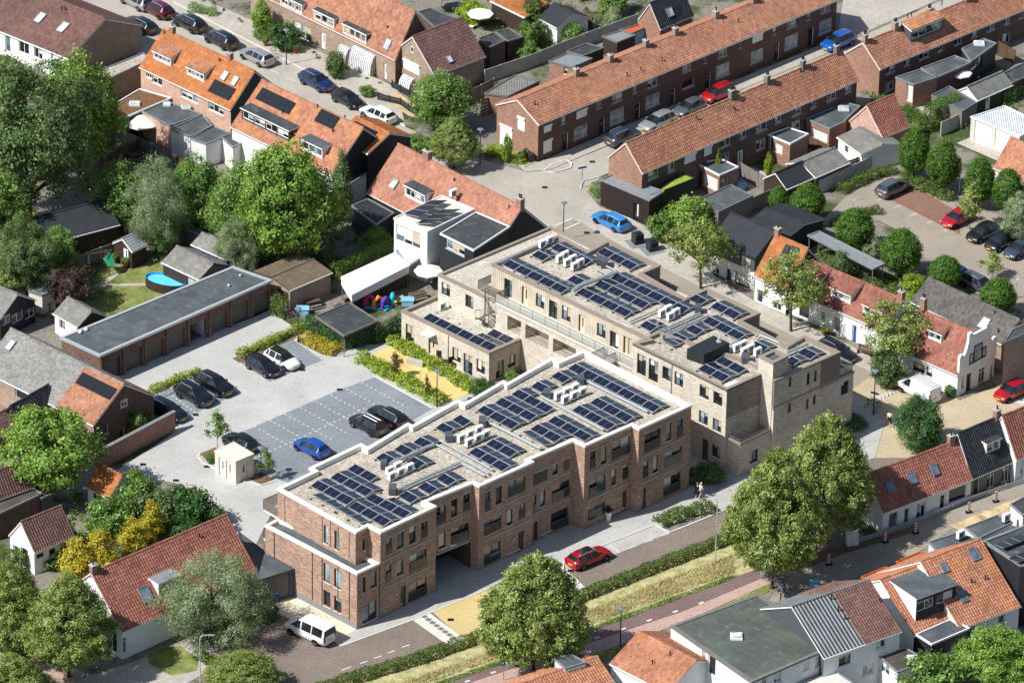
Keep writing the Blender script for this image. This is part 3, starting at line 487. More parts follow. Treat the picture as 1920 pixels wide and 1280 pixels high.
DATA['AC'] = [
 (-11.21,-42.88,8.8,'back left white heat pump in the near cluster on the brick building'),
 (-10.49,-41.99,8.8,'back right white heat pump in the near cluster on the brick building'),
 (-10.98,-43.89,8.8,'front left white heat pump in the near cluster on the brick building'),
 (-10.19,-43.08,8.8,'front middle white heat pump in the near cluster on the brick building'),
 (-9.39,-42.26,8.8,'front right white heat pump in the near cluster on the brick building'),
 (-4.62,-36.45,8.8,'back left white heat pump in the middle cluster on the brick building'),
 (-3.81,-35.61,8.8,'back middle white heat pump in the middle cluster on the brick building'),
 (-2.99,-34.78,8.8,'back right white heat pump in the middle cluster on the brick building'),
 (-3.86,-37.22,8.8,'front left white heat pump in the middle cluster on the brick building'),
 (-3.04,-36.39,8.8,'front middle white heat pump in the middle cluster on the brick building'),
 (-2.3,-35.64,8.8,'front right white heat pump in the middle cluster on the brick building'),
 (4.55,-27.82,8.8,'back left white heat pump in the far cluster on the brick building'),
 (5.35,-26.97,8.8,'back middle white heat pump in the far cluster on the brick building'),
 (6.16,-26.19,8.8,'back right white heat pump in the far cluster on the brick building'),
 (5.23,-28.54,8.8,'front left white heat pump in the far cluster on the brick building'),
 (6.08,-27.68,8.8,'front middle white heat pump in the far cluster on the brick building'),
 (6.88,-26.91,8.8,'front right white heat pump in the far cluster on the brick building'),
 (2.89,3.66,8.8,'left white heat pump at the far corner of the pale building'),
 (3.65,4.52,8.8,'right white heat pump at the far corner of the pale building'),
 (4.67,0.56,8.8,'front left white heat pump in the six unit group on the pale building'),
 (5.42,-0.22,8.8,'front middle white heat pump in the six unit group on the pale building'),
 (6.18,-1.0,8.8,'front right white heat pump in the six unit group on the pale building'),
 (5.17,1.3,8.8,'back left white heat pump in the six unit group on the pale building'),
 (5.97,0.52,8.8,'back middle white heat pump in the six unit group on the pale building'),
 (6.72,-0.26,8.8,'back right white heat pump in the six unit group on the pale building'),
 (14.8,-10.6,8.8,'front left white heat pump in the four unit group on the pale building'),
 (15.61,-11.26,8.8,'front right white heat pump in the four unit group on the pale building'),
 (15.39,-9.79,8.8,'back left white heat pump in the four unit group on the pale building'),
 (16.16,-10.46,8.8,'back right white heat pump in the four unit group on the pale building'),
 (21.99,-17.47,8.8,'front left white heat pump between the plant box and the tower'),
 (22.75,-18.2,8.8,'front right white heat pump between the plant box and the tower'),
 (22.62,-16.84,8.8,'back left white heat pump between the plant box and the tower'),
 (23.34,-17.58,8.8,'back middle white heat pump between the plant box and the tower'),
 (24.01,-18.24,8.8,'back right white heat pump between the plant box and the tower'),
 (-7.12,0.64,3.1,'white heat pump on the low annex roof'),
 (42.56,-43.5,3.4,'white heat pump on a flat roof, bottom right'),
 (47.09,-40.16,3.4,'white heat pump on the long flat roof at the right'),
 (-6.39,20.16,6.0,'white heat pump on the white upper extension'),
 (27.87,43.64,3.0,'left of two heat pumps on the brick extension roof'),
 (28.62,44.11,3.0,'right of two heat pumps on the brick extension roof'),
]
DATA['DUCT'] = [
 ([(-11.48,-41.66,9.15),(-7.88,-38.03,9.15),(-7.21,-37.53,9.15)],0.16,'fat duct running to the near heat pumps'),
 ([(-10.49,-46.31,9.15),(-7.75,-43.64,9.15),(-4.71,-40.93,9.15)],0.16,'fat duct behind the front parapet'),
 ([(-6.68,-36.62,9.1),(-1.56,-42.06,9.1)],0.1,'upper of three parallel pipes'),
 ([(-6.98,-37.43,9.1),(-1.94,-42.71,9.1)],0.1,'middle of three parallel pipes'),
 ([(-4.63,-40.84,9.1),(-2.33,-43.19,9.1)],0.1,'short lowest of three parallel pipes'),
 ([(-2.23,-32.82,9.1),(2.88,-37.86,9.1)],0.13,'long pipe beside the middle solar array'),
 ([(2.9,-27.65,9.1),(8.88,-34.03,9.1)],0.13,'long pipe through the far solar rows'),
 ([(6.84,-24.01,9.1),(13.13,-30.3,9.1)],0.13,'long pipe beside the seven panel row'),
 ([(5.93,-6.58,9.4),(7.01,-5.12,9.4),(10.44,-2.31,9.4)],0.22,'big grey duct crossing the pale roof'),
 ([(8.19,-1.12,9.2),(9.36,-2.51,9.2)],0.1,'short pipe from the grey vent boxes'),
 ([(9.37,-0.72,9.2),(10.44,-1.93,9.2)],0.1,'second short pipe from the grey vent boxes'),
 ([(-1.45,-0.31,9.1),(1.63,2.89,9.1)],0.13,'pipe along the far edge parapet'),
 ([(11.52,-12.28,9.1),(15.02,-9.0,9.1)],0.1,'pipe beside the four heat pumps'),
 ([(14.2,-14.35,9.1),(18.55,-10.19,9.1)],0.14,'upper of two pipes on the pale roof'),
 ([(14.68,-15.02,9.1),(19.36,-10.68,9.1)],0.14,'lower of two pipes on the pale roof'),
 ([(23.85,-15.0,9.1),(24.27,-14.47,9.1),(25.31,-15.29,9.1),(27.06,-16.76,9.1),(28.26,-15.35,9.1)],0.1,'bent pipe along the street parapet'),
 ([(26.79,-18.25,9.2),(28.98,-16.29,9.2)],0.16,'fat pipe end behind the tower'),
 ([(23.25,-19.98,9.1),(23.92,-20.72,9.1)],0.12,'short pipe into the tower'),
 ([(21.35,-16.56,9.1),(22.19,-15.75,9.1)],0.1,'short pipe from the plant box'),
]
DATA['VBOX'] = [
 (-11.83,-41.53,8.8,0.9,0.6,0.6,'grey vent box by the near heat pumps'),
 (-10.88,-46.19,8.8,1.2,0.7,0.6,'grey vent box at the near duct end'),
 (-5.82,-36.06,8.8,1.1,0.7,0.6,'grey vent box by the middle heat pumps'),
 (-2.66,-33.04,8.8,1.2,0.7,0.6,'grey vent box at the head of the long pipe'),
 (3.48,-27.24,8.8,1.1,0.7,0.6,'grey vent box by the far heat pumps'),
 (6.68,-24.31,8.8,1.1,0.7,0.6,'grey vent box beside the seven panel row'),
 (8.63,0.56,8.8,1.1,0.6,0.6,'left grey vent box on the pale roof'),
 (9.13,-0.06,8.8,1.1,0.7,0.7,'right grey vent box on the pale roof'),
 (18.37,-9.47,8.8,0.9,0.6,0.7,'grey vent box on the pale roof by the pipes'),
 (22.79,-19.44,8.8,1.2,0.8,0.6,'grey vent box beside the tower'),
]
DATA['PLANT'] = [
 (17.07,-19.15),
 (18.71,-20.27),
 (21.25,-17.79),
 (19.7,-16.31),
]
DATA['GAR'] = [
 (-40.94,-10.64),
 (-24.73,5.94),
 (-28.71,8.65),
 (-45.03,-7.13),
]
DATA['KIOSK'] = [
 (-28.52,-27.96),
 (-26.41,-29.96),
 (-24.76,-28.44),
 (-26.81,-26.22),
]
DATA['CARS'] = [
 ('wagon',(-43.46,78.26),5.48,'car_silver','silver car cut off by the top edge','cars parked along the upper street'),
 ('suv',(-40.96,76.08),5.48,'car_maroon','maroon car parked near the top left','cars parked along the upper street'),
 ('suv',(-37.06,72.57),5.48,'car_black','black estate with roof rails behind the maroon car','cars parked along the upper street'),
 ('suv',(-33.28,68.39),5.48,'car_black','black car in front of the silver estate','cars parked along the upper street'),
 ('wagon',(-29.07,64.27),5.48,'car_silver','silver estate beside the street lamp','cars parked along the upper street'),
 ('wagon',(-42.62,72.04),5.49,'car_black','dark car half hidden behind the brown roof','cars parked along the upper street'),
 ('suv',(-22.16,58.16),2.34,'car_navy','dark blue car on the upper street','cars parked along the upper street'),
 ('hatch',(-18.54,53.88),2.34,'car_black','black hatchback behind the white hatchback','cars parked along the upper street'),
 ('wagon',(-15.09,50.3),5.48,'car_white','white hatchback by the corner garden fence','cars parked along the upper street'),
 ('suv',(11.62,45.79),3.93,'car_bluegrey','dark blue grey car nearest the junction beside the terrace','cars along the terrace street'),
 ('wagon',(15.44,49.75),0.79,'car_silver','silver estate in front of the brick terrace','cars along the terrace street'),
 ('hatch',(19.01,53.34),0.79,'car_grey','grey car partly behind the orange ridge','cars along the terrace street'),
 ('mpv',(22.19,56.95),0.79,'car_red','red car in front of the brick terrace','cars along the terrace street'),
 ('suv',(36.09,70.84),0.79,'car_blue','bright blue car at the end of the terrace street','cars along the terrace street'),
 ('wagon',(10.16,25.88),5.48,'car_sky','bright blue estate beside the timber annex',None),
 ('hatch',(-24.89,-7.28),2.36,'car_black','black hatchback beside the white hatchback in the courtyard','cars in the courtyard'),
 ('hatch',(-23.04,-5.76),2.36,'car_white','white hatchback with black roof in the courtyard','cars in the courtyard'),
 ('suv',(-31.41,-13.47),2.37,'car_black','black car nearest the farmhouse bay hedge','cars in the courtyard'),
 ('suv',(-29.53,-11.32),2.37,'car_black','black car right of its twin by the garages','cars in the courtyard'),
 ('wagon',(-33.86,-16.6),2.38,'car_black','dark car hidden behind the garden wall','cars in the courtyard'),
 ('hatch',(-26.39,-22.73),5.52,'car_black','black hatchback behind the cream kiosk','cars in the courtyard'),
 ('hatch',(-19.37,-23.52),5.51,'car_blue','blue hatchback in the grey parking bay','cars in the courtyard'),
 ('mpv',(-14.06,-18.75),5.5,'car_black','black small car with red and white trim','cars in the courtyard'),
 ('wagon',(-12.12,-16.96),5.5,'car_black','black car parked next to the striped small car','cars in the courtyard'),
 ('mpv',(40.41,34.7),3.93,'car_grey','grey car alone in the right parking lot','cars in the right parking lot'),
 ('hatch',(46.83,27.99),0.82,'car_red','red hatchback in the right parking lot','cars in the right parking lot'),
 ('hatch',(49.27,24.78),0.81,'car_black','black car next to the red hatchback','cars in the right parking lot'),
 ('mpv',(51.16,22.91),0.81,'car_black','black car third from the red hatchback','cars in the right parking lot'),
 ('hatch',(52.94,21.16),0.81,'car_bluegrey','dark car at the right edge of the lot','cars in the right parking lot'),
 ('wagon',(48.18,13.22),2.31,'car_grey','dark grey car behind the grey tiled house','cars in the right parking lot'),
 ('hatch',(46.31,15.03),2.31,'car_navy','navy car between the round trees','cars in the right parking lot'),
 ('wagon',(7.63,-43.41),3.84,'car_red','red estate in the roadside bay',None),
 ('van',(-18.13,-57.72),5.6,'car_white','white people carrier beside the brick corner',None),
 ('panel_van',(40.62,-9.72),5.42,'car_white','white van with ladder rack by the blue trimmed house',None),
 ('hatch',(49.94,-9.58),0.74,'car_red','small red car with dark roof at the right edge',None),
 ('wagon',(32.87,-1.79),2.33,'car_black','black car half hidden behind the pale building',None),
]
DATA['TREES'] = [
 ('linden',(2.51,-63.39),12.79,10.8,'linden at the bottom centre by the cycle path','linden_tree','tree',None,None),
 ('linden2',(24.8,-47.49),15.17,9.59,'big linden with visible trunk right of the crossroads','linden_tree','tree',None,None),
 ('linden',(29.8,-38.75),14.12,10.13,'big linden behind the first one','linden_tree','tree',None,None),
 ('linden2',(-39.7,-65.43),11.06,8.5,'street tree in front of the white house gable','street_tree','tree',None,None),
 ('linden',(-45.12,-62.31),10.2,8.06,'street tree at the lower left edge','street_tree','tree',None,None),
 ('linden',(-23.8,-67.79),4.42,7.25,'tree top rising from the bottom edge','street_tree','tree',None,None),
 ('linden2',(-44.53,-71.22),5.91,7.22,'bushy tree in the bottom left corner','street_tree','tree',None,None),
 ('willow',(-27.05,-59.15),9.52,9.82,'grey green willow before the brown tiled roof','willow_tree','tree',None,None),
 ('maple',(-44.03,-33.4),9.79,9.24,'bright green maple by the farmhouse','maple_tree','tree',None,None),
 ('dark',(-50.9,24.35),19.3,12.95,'huge dark maple at the left edge','maple_tree','tree',None,None),
 ('green',(-46.52,35.24),14.82,8.58,'sunlit green crown behind the dark maple','maple_tree','tree',None,'leaf_bright'),  # brighter leaf colour stands in for sunlight on this crown
 ('green',(-55.61,34.86),13.87,7.44,'green tree cut by the left edge','maple_tree','tree',None,'leaf_bright'),
 ('willow',(-37.22,17.76),11.6,6.57,'pale willow left of the bushy trees','willow_tree','tree',None,None),
 ('green',(-33.24,20.93),9.98,6.27,'bushy green tree beside the pale willow','bushy_tree','tree',None,None),
 ('maple2',(-23.66,15.32),14.95,9.98,'large bright green tree behind the garages','bushy_tree','tree',None,None),
 ('green',(-28.53,16.31),11.78,6.67,'tree with drooping branches left of the large green one','bushy_tree','tree',None,None),
 ('spruce',(-18.23,25.81),8.98,3.27,'narrow dark spruce by the pink roof','spruce_tree','tree',None,None),
 ('green',(-20.77,19.02),8.73,6.13,'green tree beside the spruce','bushy_tree','tree',None,None),
 ('dark',(-49.82,7.22),9.33,6.03,'dark tree in the left garden','garden_tree','tree',None,None),
 ('green',(-46.97,12.6),5.58,4.15,'green tree above the play cabin lawn','garden_tree','tree',None,None),
 ('linden2',(-51.72,7.14),6.46,4.94,'tree by the barn at the left edge','garden_tree','tree',None,None),
 ('purple',(-44.84,5.1),4.8,4.64,'purple leaved plum in the left garden','plum_tree','tree',None,None),
 ('green',(-36.25,17.44),4.56,3.34,'small green tree by the play cabin','garden_tree','tree',None,None),
 ('green',(-14.37,19.28),2.82,2.79,'shrub behind the white tent','garden_tree','tree',None,None),
 ('green',(-8.15,47.78),7.09,6.98,'street tree beside the steep brown house','street_tree','tree',None,None),
 ('linden2',(-6.59,38.67),6.26,5.45,'street tree casting a shadow on the junction','street_tree','tree',None,None),
 ('street',(19.39,12.19),7.99,5.78,'street tree in front of the black clad house','street_tree','tree',None,None),
 ('bush',(18.44,25.46),3.66,5.62,'bright bush by the timber annex','garden_tree','tree',None,'leaf_bright'),
 ('street',(28.39,3.16),8.82,6.07,'street tree in front of the white cottages','street_tree','tree',None,None),
 ('street',(38.24,-4.91),7.71,6.31,'street tree beside the white stepped gable','street_tree','tree',None,None),
 ('ball',(42.75,38.3),5.87,3.66,'clipped egg shaped tree left of three by the white garage','clipped_tree','tree','round clipped trees by the parking lot',None),
 ('ball',(45.66,35.26),6.03,3.87,'second clipped egg shaped tree by the white garage','clipped_tree','tree','round clipped trees by the parking lot',None),
 ('ball',(49.31,31.66),5.82,3.51,'third clipped tree near the lamp post','clipped_tree','tree','round clipped trees by the parking lot',None),
 ('ball',(52.18,30.53),5.18,3.5,'clipped tree at the right edge','clipped_tree','tree','round clipped trees by the parking lot',None),
 ('ball',(30.87,27.19),4.67,3.83,'clipped round tree by the concrete fence','clipped_tree','tree','round clipped trees by the parking lot',None),
 ('ball',(27.96,29.54),3.17,2.26,'small clipped ball tree by the wooden fence','clipped_tree','tree','round clipped trees by the parking lot',None),
 ('ball',(35.62,21.3),4.76,4.35,'clipped ball tree at the parking lot corner','clipped_tree','tree','round clipped trees by the parking lot',None),
 ('ball',(40.12,15.5),5.47,4.64,'largest clipped ball tree behind the canopy','clipped_tree','tree','round clipped trees by the parking lot',None),
 ('ball',(44.55,12.72),3.91,3.63,'clipped ball tree over the grey roof','clipped_tree','tree','round clipped trees by the parking lot',None),
 ('ball',(49.65,7.45),4.19,3.93,'clipped ball tree by the grey roof end','clipped_tree','tree','round clipped trees by the parking lot',None),
 ('young',(48.08,26.67),5.54,3.37,'small open tree by the parking lamp','young_tree','tree',None,None),
 ('young',(49.72,15.88),2.99,2.87,'thin young tree in the parking lot','young_tree','tree',None,None),
 ('green',(52.9,23.21),6.26,3.91,'silvery tree at the right edge','garden_tree','tree',None,'leaf_willow'),
 ('bush',(37.46,20.17),2.51,2.23,'grey shrub by the canopy','garden_tree','tree',None,'leaf_willow'),
 ('yew',(40.08,-20.16),5.74,5.01,'dense dark yew on the sandy square','yew_tree','tree',None,None),
 ('bush',(37.67,-7.7),4.07,3.3,'round evergreen shrub under the street tree','shrub','shrub',None,'leaf_dark'),
 ('maple2',(44.57,-64.48),6.52,7.26,'bright green tree in the bottom right corner','garden_tree','tree',None,None),
 ('bush',(38.67,-65.6),4.26,5.8,'green bush at the bottom edge','garden_tree','tree',None,'leaf_green'),
 ('maple2',(48.4,-65.26),6.51,6.28,'bright tree cut by the bottom right corner','garden_tree','tree',None,None),
 ('young',(-28.56,-23.18),4.59,2.4,'staked young tree by the cream kiosk','young_tree','tree',None,'leaf_green'),
 ('young',(-23.48,-29.04),3.68,1.76,'young tree beside the kiosk path','young_tree','tree',None,'leaf_green'),
 ('young',(-11.62,-8.06),3.04,1.6,'young tree in the sand court','young_tree','tree',None,'leaf_redbrown'),
 ('young',(-8.36,-12.76),3.15,0.74,'thin bare sapling in the sand court','young_tree','tree',None,'leaf_redbrown'),
 ('gold',(-40.33,-47.91),4.46,3.11,'golden yew nearest the small white cottage','golden_yew','tree','golden columnar yews',None),
 ('gold',(-38.29,-46.47),4.41,3.51,'second golden yew in the row','golden_yew','tree','golden columnar yews',None),
 ('gold',(-35.47,-43.82),4.31,2.82,'third golden yew in the row','golden_yew','tree','golden columnar yews',None),
 ('gold',(-33.81,-41.38),4.79,2.53,'tallest golden yew in the row','golden_yew','tree','golden columnar yews',None),
 ('bush',(-37.93,-39.74),4.1,4.82,'green shrub mass left of the golden yews','shrub','shrub',None,'leaf_green'),
 ('bush',(-35.67,-35.63),4.23,4.6,'light green shrub by the garden wall','shrub','shrub',None,'leaf_green'),
 ('bush',(-30.18,-37.95),4.11,5.35,'round leafed shrub by the white house roof','shrub','shrub',None,'leaf_deep'),
 ('bush',(-33.22,-38.06),3.81,4.58,'dark shrub behind the tallest golden yew','shrub','shrub',None,'leaf_dark'),
 ('bush',(-42.5,-45.84),1.75,3.02,'low shrub between cottage and yews','shrub','shrub',None,'leaf_hedge'),
 ('bush',(-28.79,71.98),3.97,2.41,'climbing green shrub on the upper street house','shrub','shrub',None,'leaf_bright'),
 ('bush',(-25.83,67.64),3.3,3.72,'umbrella trimmed tree by the street lamp','shrub','shrub',None,'leaf_deep'),
 ('bush',(-19.95,60.62),3.27,2.37,'dark shrub in the front garden','shrub','shrub',None,'leaf_dark'),
 ('bush',(-10.47,42.48),2.12,3.58,'green shrub on the street corner','shrub','shrub',None,'leaf_green'),
 ('bush',(-16.38,56.04),1.31,1.77,'shrub by the awning house','shrub','shrub',None,'leaf_green'),
 ('bush',(0.89,68.39),3.63,2.4,'green garden shrub by the long fence','shrub','shrub',None,'leaf_green'),
 ('bush',(2.37,70.54),2.78,2.04,'dark conifer shrub by the long fence','shrub','shrub',None,'leaf_dark'),
 ('bush',(6.27,70.71),2.52,3.12,'round shrub near the white shed','shrub','shrub',None,'leaf_green'),
 ('bush',(1.08,66.59),2.18,2.75,'shrub in front of the long fence','shrub','shrub',None,'leaf_green'),
 ('bush',(1.75,74.02),4.18,3.62,'big shrub at the top edge','shrub','shrub',None,'leaf_hedge'),
 ('bush',(-4.91,75.85),2.13,4.24,'flowering shrub near the parasols','shrub','shrub',None,'leaf_lime'),
 ('bush',(10.8,74.42),2.66,2.42,'grey bush by the blue house','shrub','shrub',None,'leaf_willow'),
 ('bush',(-0.93,40.31),3.53,1.04,'ball tree in the corner front garden','shrub','shrub',None,'leaf_bright'),
 ('bush',(15.48,22.9),3.27,2.8,'shrub beside the timber annex','shrub','shrub',None,'leaf_green'),
 ('bush',(21.65,35.53),4.46,0.57,'narrow conifer in the terrace yard','shrub','shrub',None,'leaf_lime'),
 ('bush',(27.16,38.29),2.88,0.92,'narrow bright conifer by the yard fence','shrub','shrub',None,'leaf_lime'),
 ('bush',(10.83,78.68),3.0,3.64,'bush behind the dark tiled house','shrub','shrub',None,'leaf_green'),
 ('bush',(-15.38,42.92),1.61,1.16,'weeds by the wall','shrub','shrub',None,'leaf_green'),
 ('bush',(41.23,12.59),2.05,2.42,'bush behind the cottages','shrub','shrub',None,'leaf_lime'),
 ('bush',(33.91,15.25),3.12,2.54,'dark shrub behind the cottages','shrub','shrub',None,'leaf_dark'),
 ('bush',(33.36,-15.82),0.91,3.68,'low evergreen bed at the pale corner','shrub','shrub',None,'leaf_dark'),
 ('bush',(19.39,-27.44),1.91,3.1,'dark ground cover bed between the buildings','shrub','shrub',None,'leaf_dark'),
 ('bush',(18.08,-28.0),1.96,2.06,'dark shrub by the brick building end','shrub','shrub',None,'leaf_dark'),
 ('bush',(-2.82,-11.46),1.94,2.65,'green shrub at the annex corner','shrub','shrub',None,'leaf_deep'),
 ('bush',(0.07,-8.38),1.22,1.17,'leafy plant by the annex end wall','shrub','shrub',None,'leaf_bright'),
 ('bush',(-42.02,24.23),5.65,3.94,'white hydrangea bed under the trees','shrub','shrub',None,'petal'),
 ('bush',(-39.3,25.56),2.52,2.26,'dark bush beside the hydrangeas','shrub','shrub',None,'leaf_dark'),
 ('bush',(-41.64,-40.87),1.46,1.52,'bush near the cottage roof','shrub','shrub',None,'leaf_dark'),
 ('bush',(-36.7,-20.63),2.99,2.1,'climbing plant on the garden wall','shrub','shrub',None,'leaf_green'),
 ('bush',(-35.76,-18.99),1.8,1.58,'second climber on the garden wall','shrub','shrub',None,'leaf_green'),
 ('bush',(-39.94,-22.87),2.09,1.36,'grey bush by the farmhouse gable','shrub','shrub',None,'leaf_willow'),
 ('bush',(-44.36,-67.6),2.83,3.87,'green hedge mass at the bottom left','shrub','shrub',None,'leaf_green'),
 ('bush',(-31.04,-40.48),2.64,3.04,'deep green shrub behind the tiled roof','shrub','shrub',None,'leaf_deep'),
 ('bush',(-29.08,-25.92),1.19,0.83,'low plant in the kiosk bed','shrub','shrub',None,'leaf_green'),
 ('green',(-41.37,23.03),8.14,6.18,'shaded tree behind the pale willow','garden_tree','tree',None,None),
 ('green',(-52.94,17.72),9.31,6.13,'dark tree low on the left edge','garden_tree','tree',None,None),
 ('green',(-30.21,18.64),7.79,4.46,'small tree between the willow and the large green tree','garden_tree','tree',None,None),
 ('maple2',(-26.15,15.22),12.38,6.65,'bright tree left of the large green tree','garden_tree','tree',None,None),
 ('green',(-35.43,22.06),6.89,5.05,'tree between the willow and the bushy tree','garden_tree','tree',None,None),
 ('dark',(-44.52,39.14),7.33,5.18,'dark crown right of the sunlit maple','garden_tree','tree',None,None),
 ('willow',(-28.51,12.75),7.43,4.42,'hanging willow branches beside the garages','garden_tree','tree',None,None),
]
DATA['UNDER'] = [
 ('garden_plants',[(-45.48,44.25),(-41.63,47.02),(-36.43,38.2),(-31.15,35.87),(-29.98,24.72),(-36.64,14.8),(-42.33,16.95),(-47.33,24.01)],480,0.9,'leaf_green','tangled shady garden greenery behind the orange row'),
 ('garden_plants',[(-31.15,35.87),(-23.17,36.2),(-15.48,27.77),(-13.54,19.31),(-18.92,14.32),(-24.49,15.28),(-29.1,18.69)],420,0.9,'leaf_green','garden greenery under the large green tree'),
 ('garden_plants',[(-6.16,78.64),(4.14,87.78),(10.86,82.26),(12.62,75.2),(-2.93,62.03),(-4.27,73.05)],300,0.8,'leaf_hedge','mixed back garden plants near the top'),
 ('garden_plants',[(-53.39,16.51),(-45.09,16.84),(-41.64,7.54),(-47.54,6.15),(-52.75,9.43)],160,0.8,'leaf_dark','mixed plants in the left garden'),
 ('garden_plants',[(34.82,56.88),(39.67,59.78),(46.31,52.05),(52.71,60.34),(56.57,56.47),(55.99,48.51),(47.9,49.48),(42.72,50.58)],160,0.7,'leaf_green','back garden plants behind the right terrace'),
 ('garden_plants',[(31.74,23.56),(35.51,20.09),(40.59,10.81),(37.34,11.85),(32.11,18.75)],120,0.9,'leaf_hedge','plants between the canopy and the cottages'),
 ('garden_plants',[(-48.65,-36.11),(-41.25,-32.79),(-33.38,-35.55),(-31.1,-39.49),(-40.1,-47.71),(-44.75,-45.92)],200,0.9,'leaf_green','garden plants around the golden yews'),
 ('garden_plants',[(-39.31,84.39),(-32.89,78.9),(-27.11,72.06),(-19.01,64.08),(-13.51,58.86),(-14.65,57.46),(-22.03,65.32),(-33.34,76.02)],120,0.5,'leaf_hedge','front garden plants of the upper street'),
 ('garden_plants',[(-46.3,-62.16),(-41.14,-65.66),(-37.06,-68.25),(-42.69,-70.26),(-45.73,-68.56)],120,0.4,'leaf_green','rough green verge in the bottom left corner'),
 ('garden_plants',[(23.82,41.98),(30.94,47.46),(34.32,45.0),(27.74,38.31)],60,0.6,'leaf_green','yard plants behind the long terrace'),
]
DATA['CLUT'] = [
 ('t',31.21,41.56,0.0,'round terrace table in the brick extension yard'),
 ('t',-40.81,39.29,0.5,'wooden table set in the shade by the big parasol'),
 ('t',-35.07,12.61,1.0,'white garden table by the pool'),
 ('c',28.8,-47.5,1.5,'blue tarpaulin bundle under the big linden'),
 ('p',29.1,42.34,2.0,'potted shrub left of the terrace table'),
 ('p',28.6,41.67,2.5,'small potted plant by the yard fence'),
 ('p',1.13,41.39,0.0,'potted plant at the terrace corner'),
 ('p',0.55,40.5,0.5,'second potted plant at the terrace corner'),
 ('l',-4.87,74.38,1.0,'white lounger near the top parasol'),
 ('l',51.21,63.75,1.5,'white lounger behind the right terrace'),
 ('s',-11.53,8.23,2.0,'sandbox beside the inflatable toys'),
 ('h',-14.99,7.31,2.5,'grey hutch beside the inflatable toys'),
 ('c',-10.77,7.48,0.0,'blue covered crate by the white parasol'),
 ('t',-9.7,8.69,0.5,'wooden table under the white parasol'),
 ('p',-40.2,14.39,1.0,'potted plant by the play cabin porch'),
 ('p',-41.38,15.34,1.5,'second potted plant by the play cabin'),
 ('h',-47.76,4.85,2.0,'grey hutch by the black shed'),
 ('t',-2.16,76.4,2.5,'wooden table under the orange pavilion'),
 ('p',-28.3,68.19,0.0,'potted plant in the upper front garden'),
 ('p',-24.81,66.47,0.5,'plant pot on the upper pavement'),
 ('c',24.06,34.87,1.0,'blue crate in the terrace yard'),
 ('t',25.66,37.05,1.5,'wooden table in the terrace yard'),
 ('p',43.59,-9.72,2.0,'potted plant at the white house corner'),
 ('h',-17.48,5.03,2.5,'grey hutch under the pergola'),
 ('c',-21.44,5.16,0.0,'blue covered crate by the garages end'),
 ('t',-20.54,6.64,0.5,'wooden table before the open brick garage'),
 ('p',44.4,-54.34,1.0,'potted plant by the white annex gate'),
 ('p',-41.43,-34.23,1.5,'potted plant behind the orange shed'),
]
DATA['DRAINS'] = [
 (-17.07,-10.8,0.28),
 (-31.09,-16.45,0.28),
 (-20.96,-6.87,0.28),
 (-32.23,-29.47,0.28),
 (-35.63,-26.48,0.28),
 (-29.4,-26.67,0.28),
 (3.18,34.51,0.28),
 (8.28,40.82,0.28),
 (-5.21,-54.3,0.28),
 (-2.34,-51.86,0.28),
 (5.93,-45.06,0.28),
 (7.64,24.17,0.28),
 (-34.32,-21.07,0.28),
 (-23.75,-0.93,0.28),
 (29.4,5.72,0.28),
 (39.2,-15.06,0.28),
 (7.61,-48.27,0.28),
]
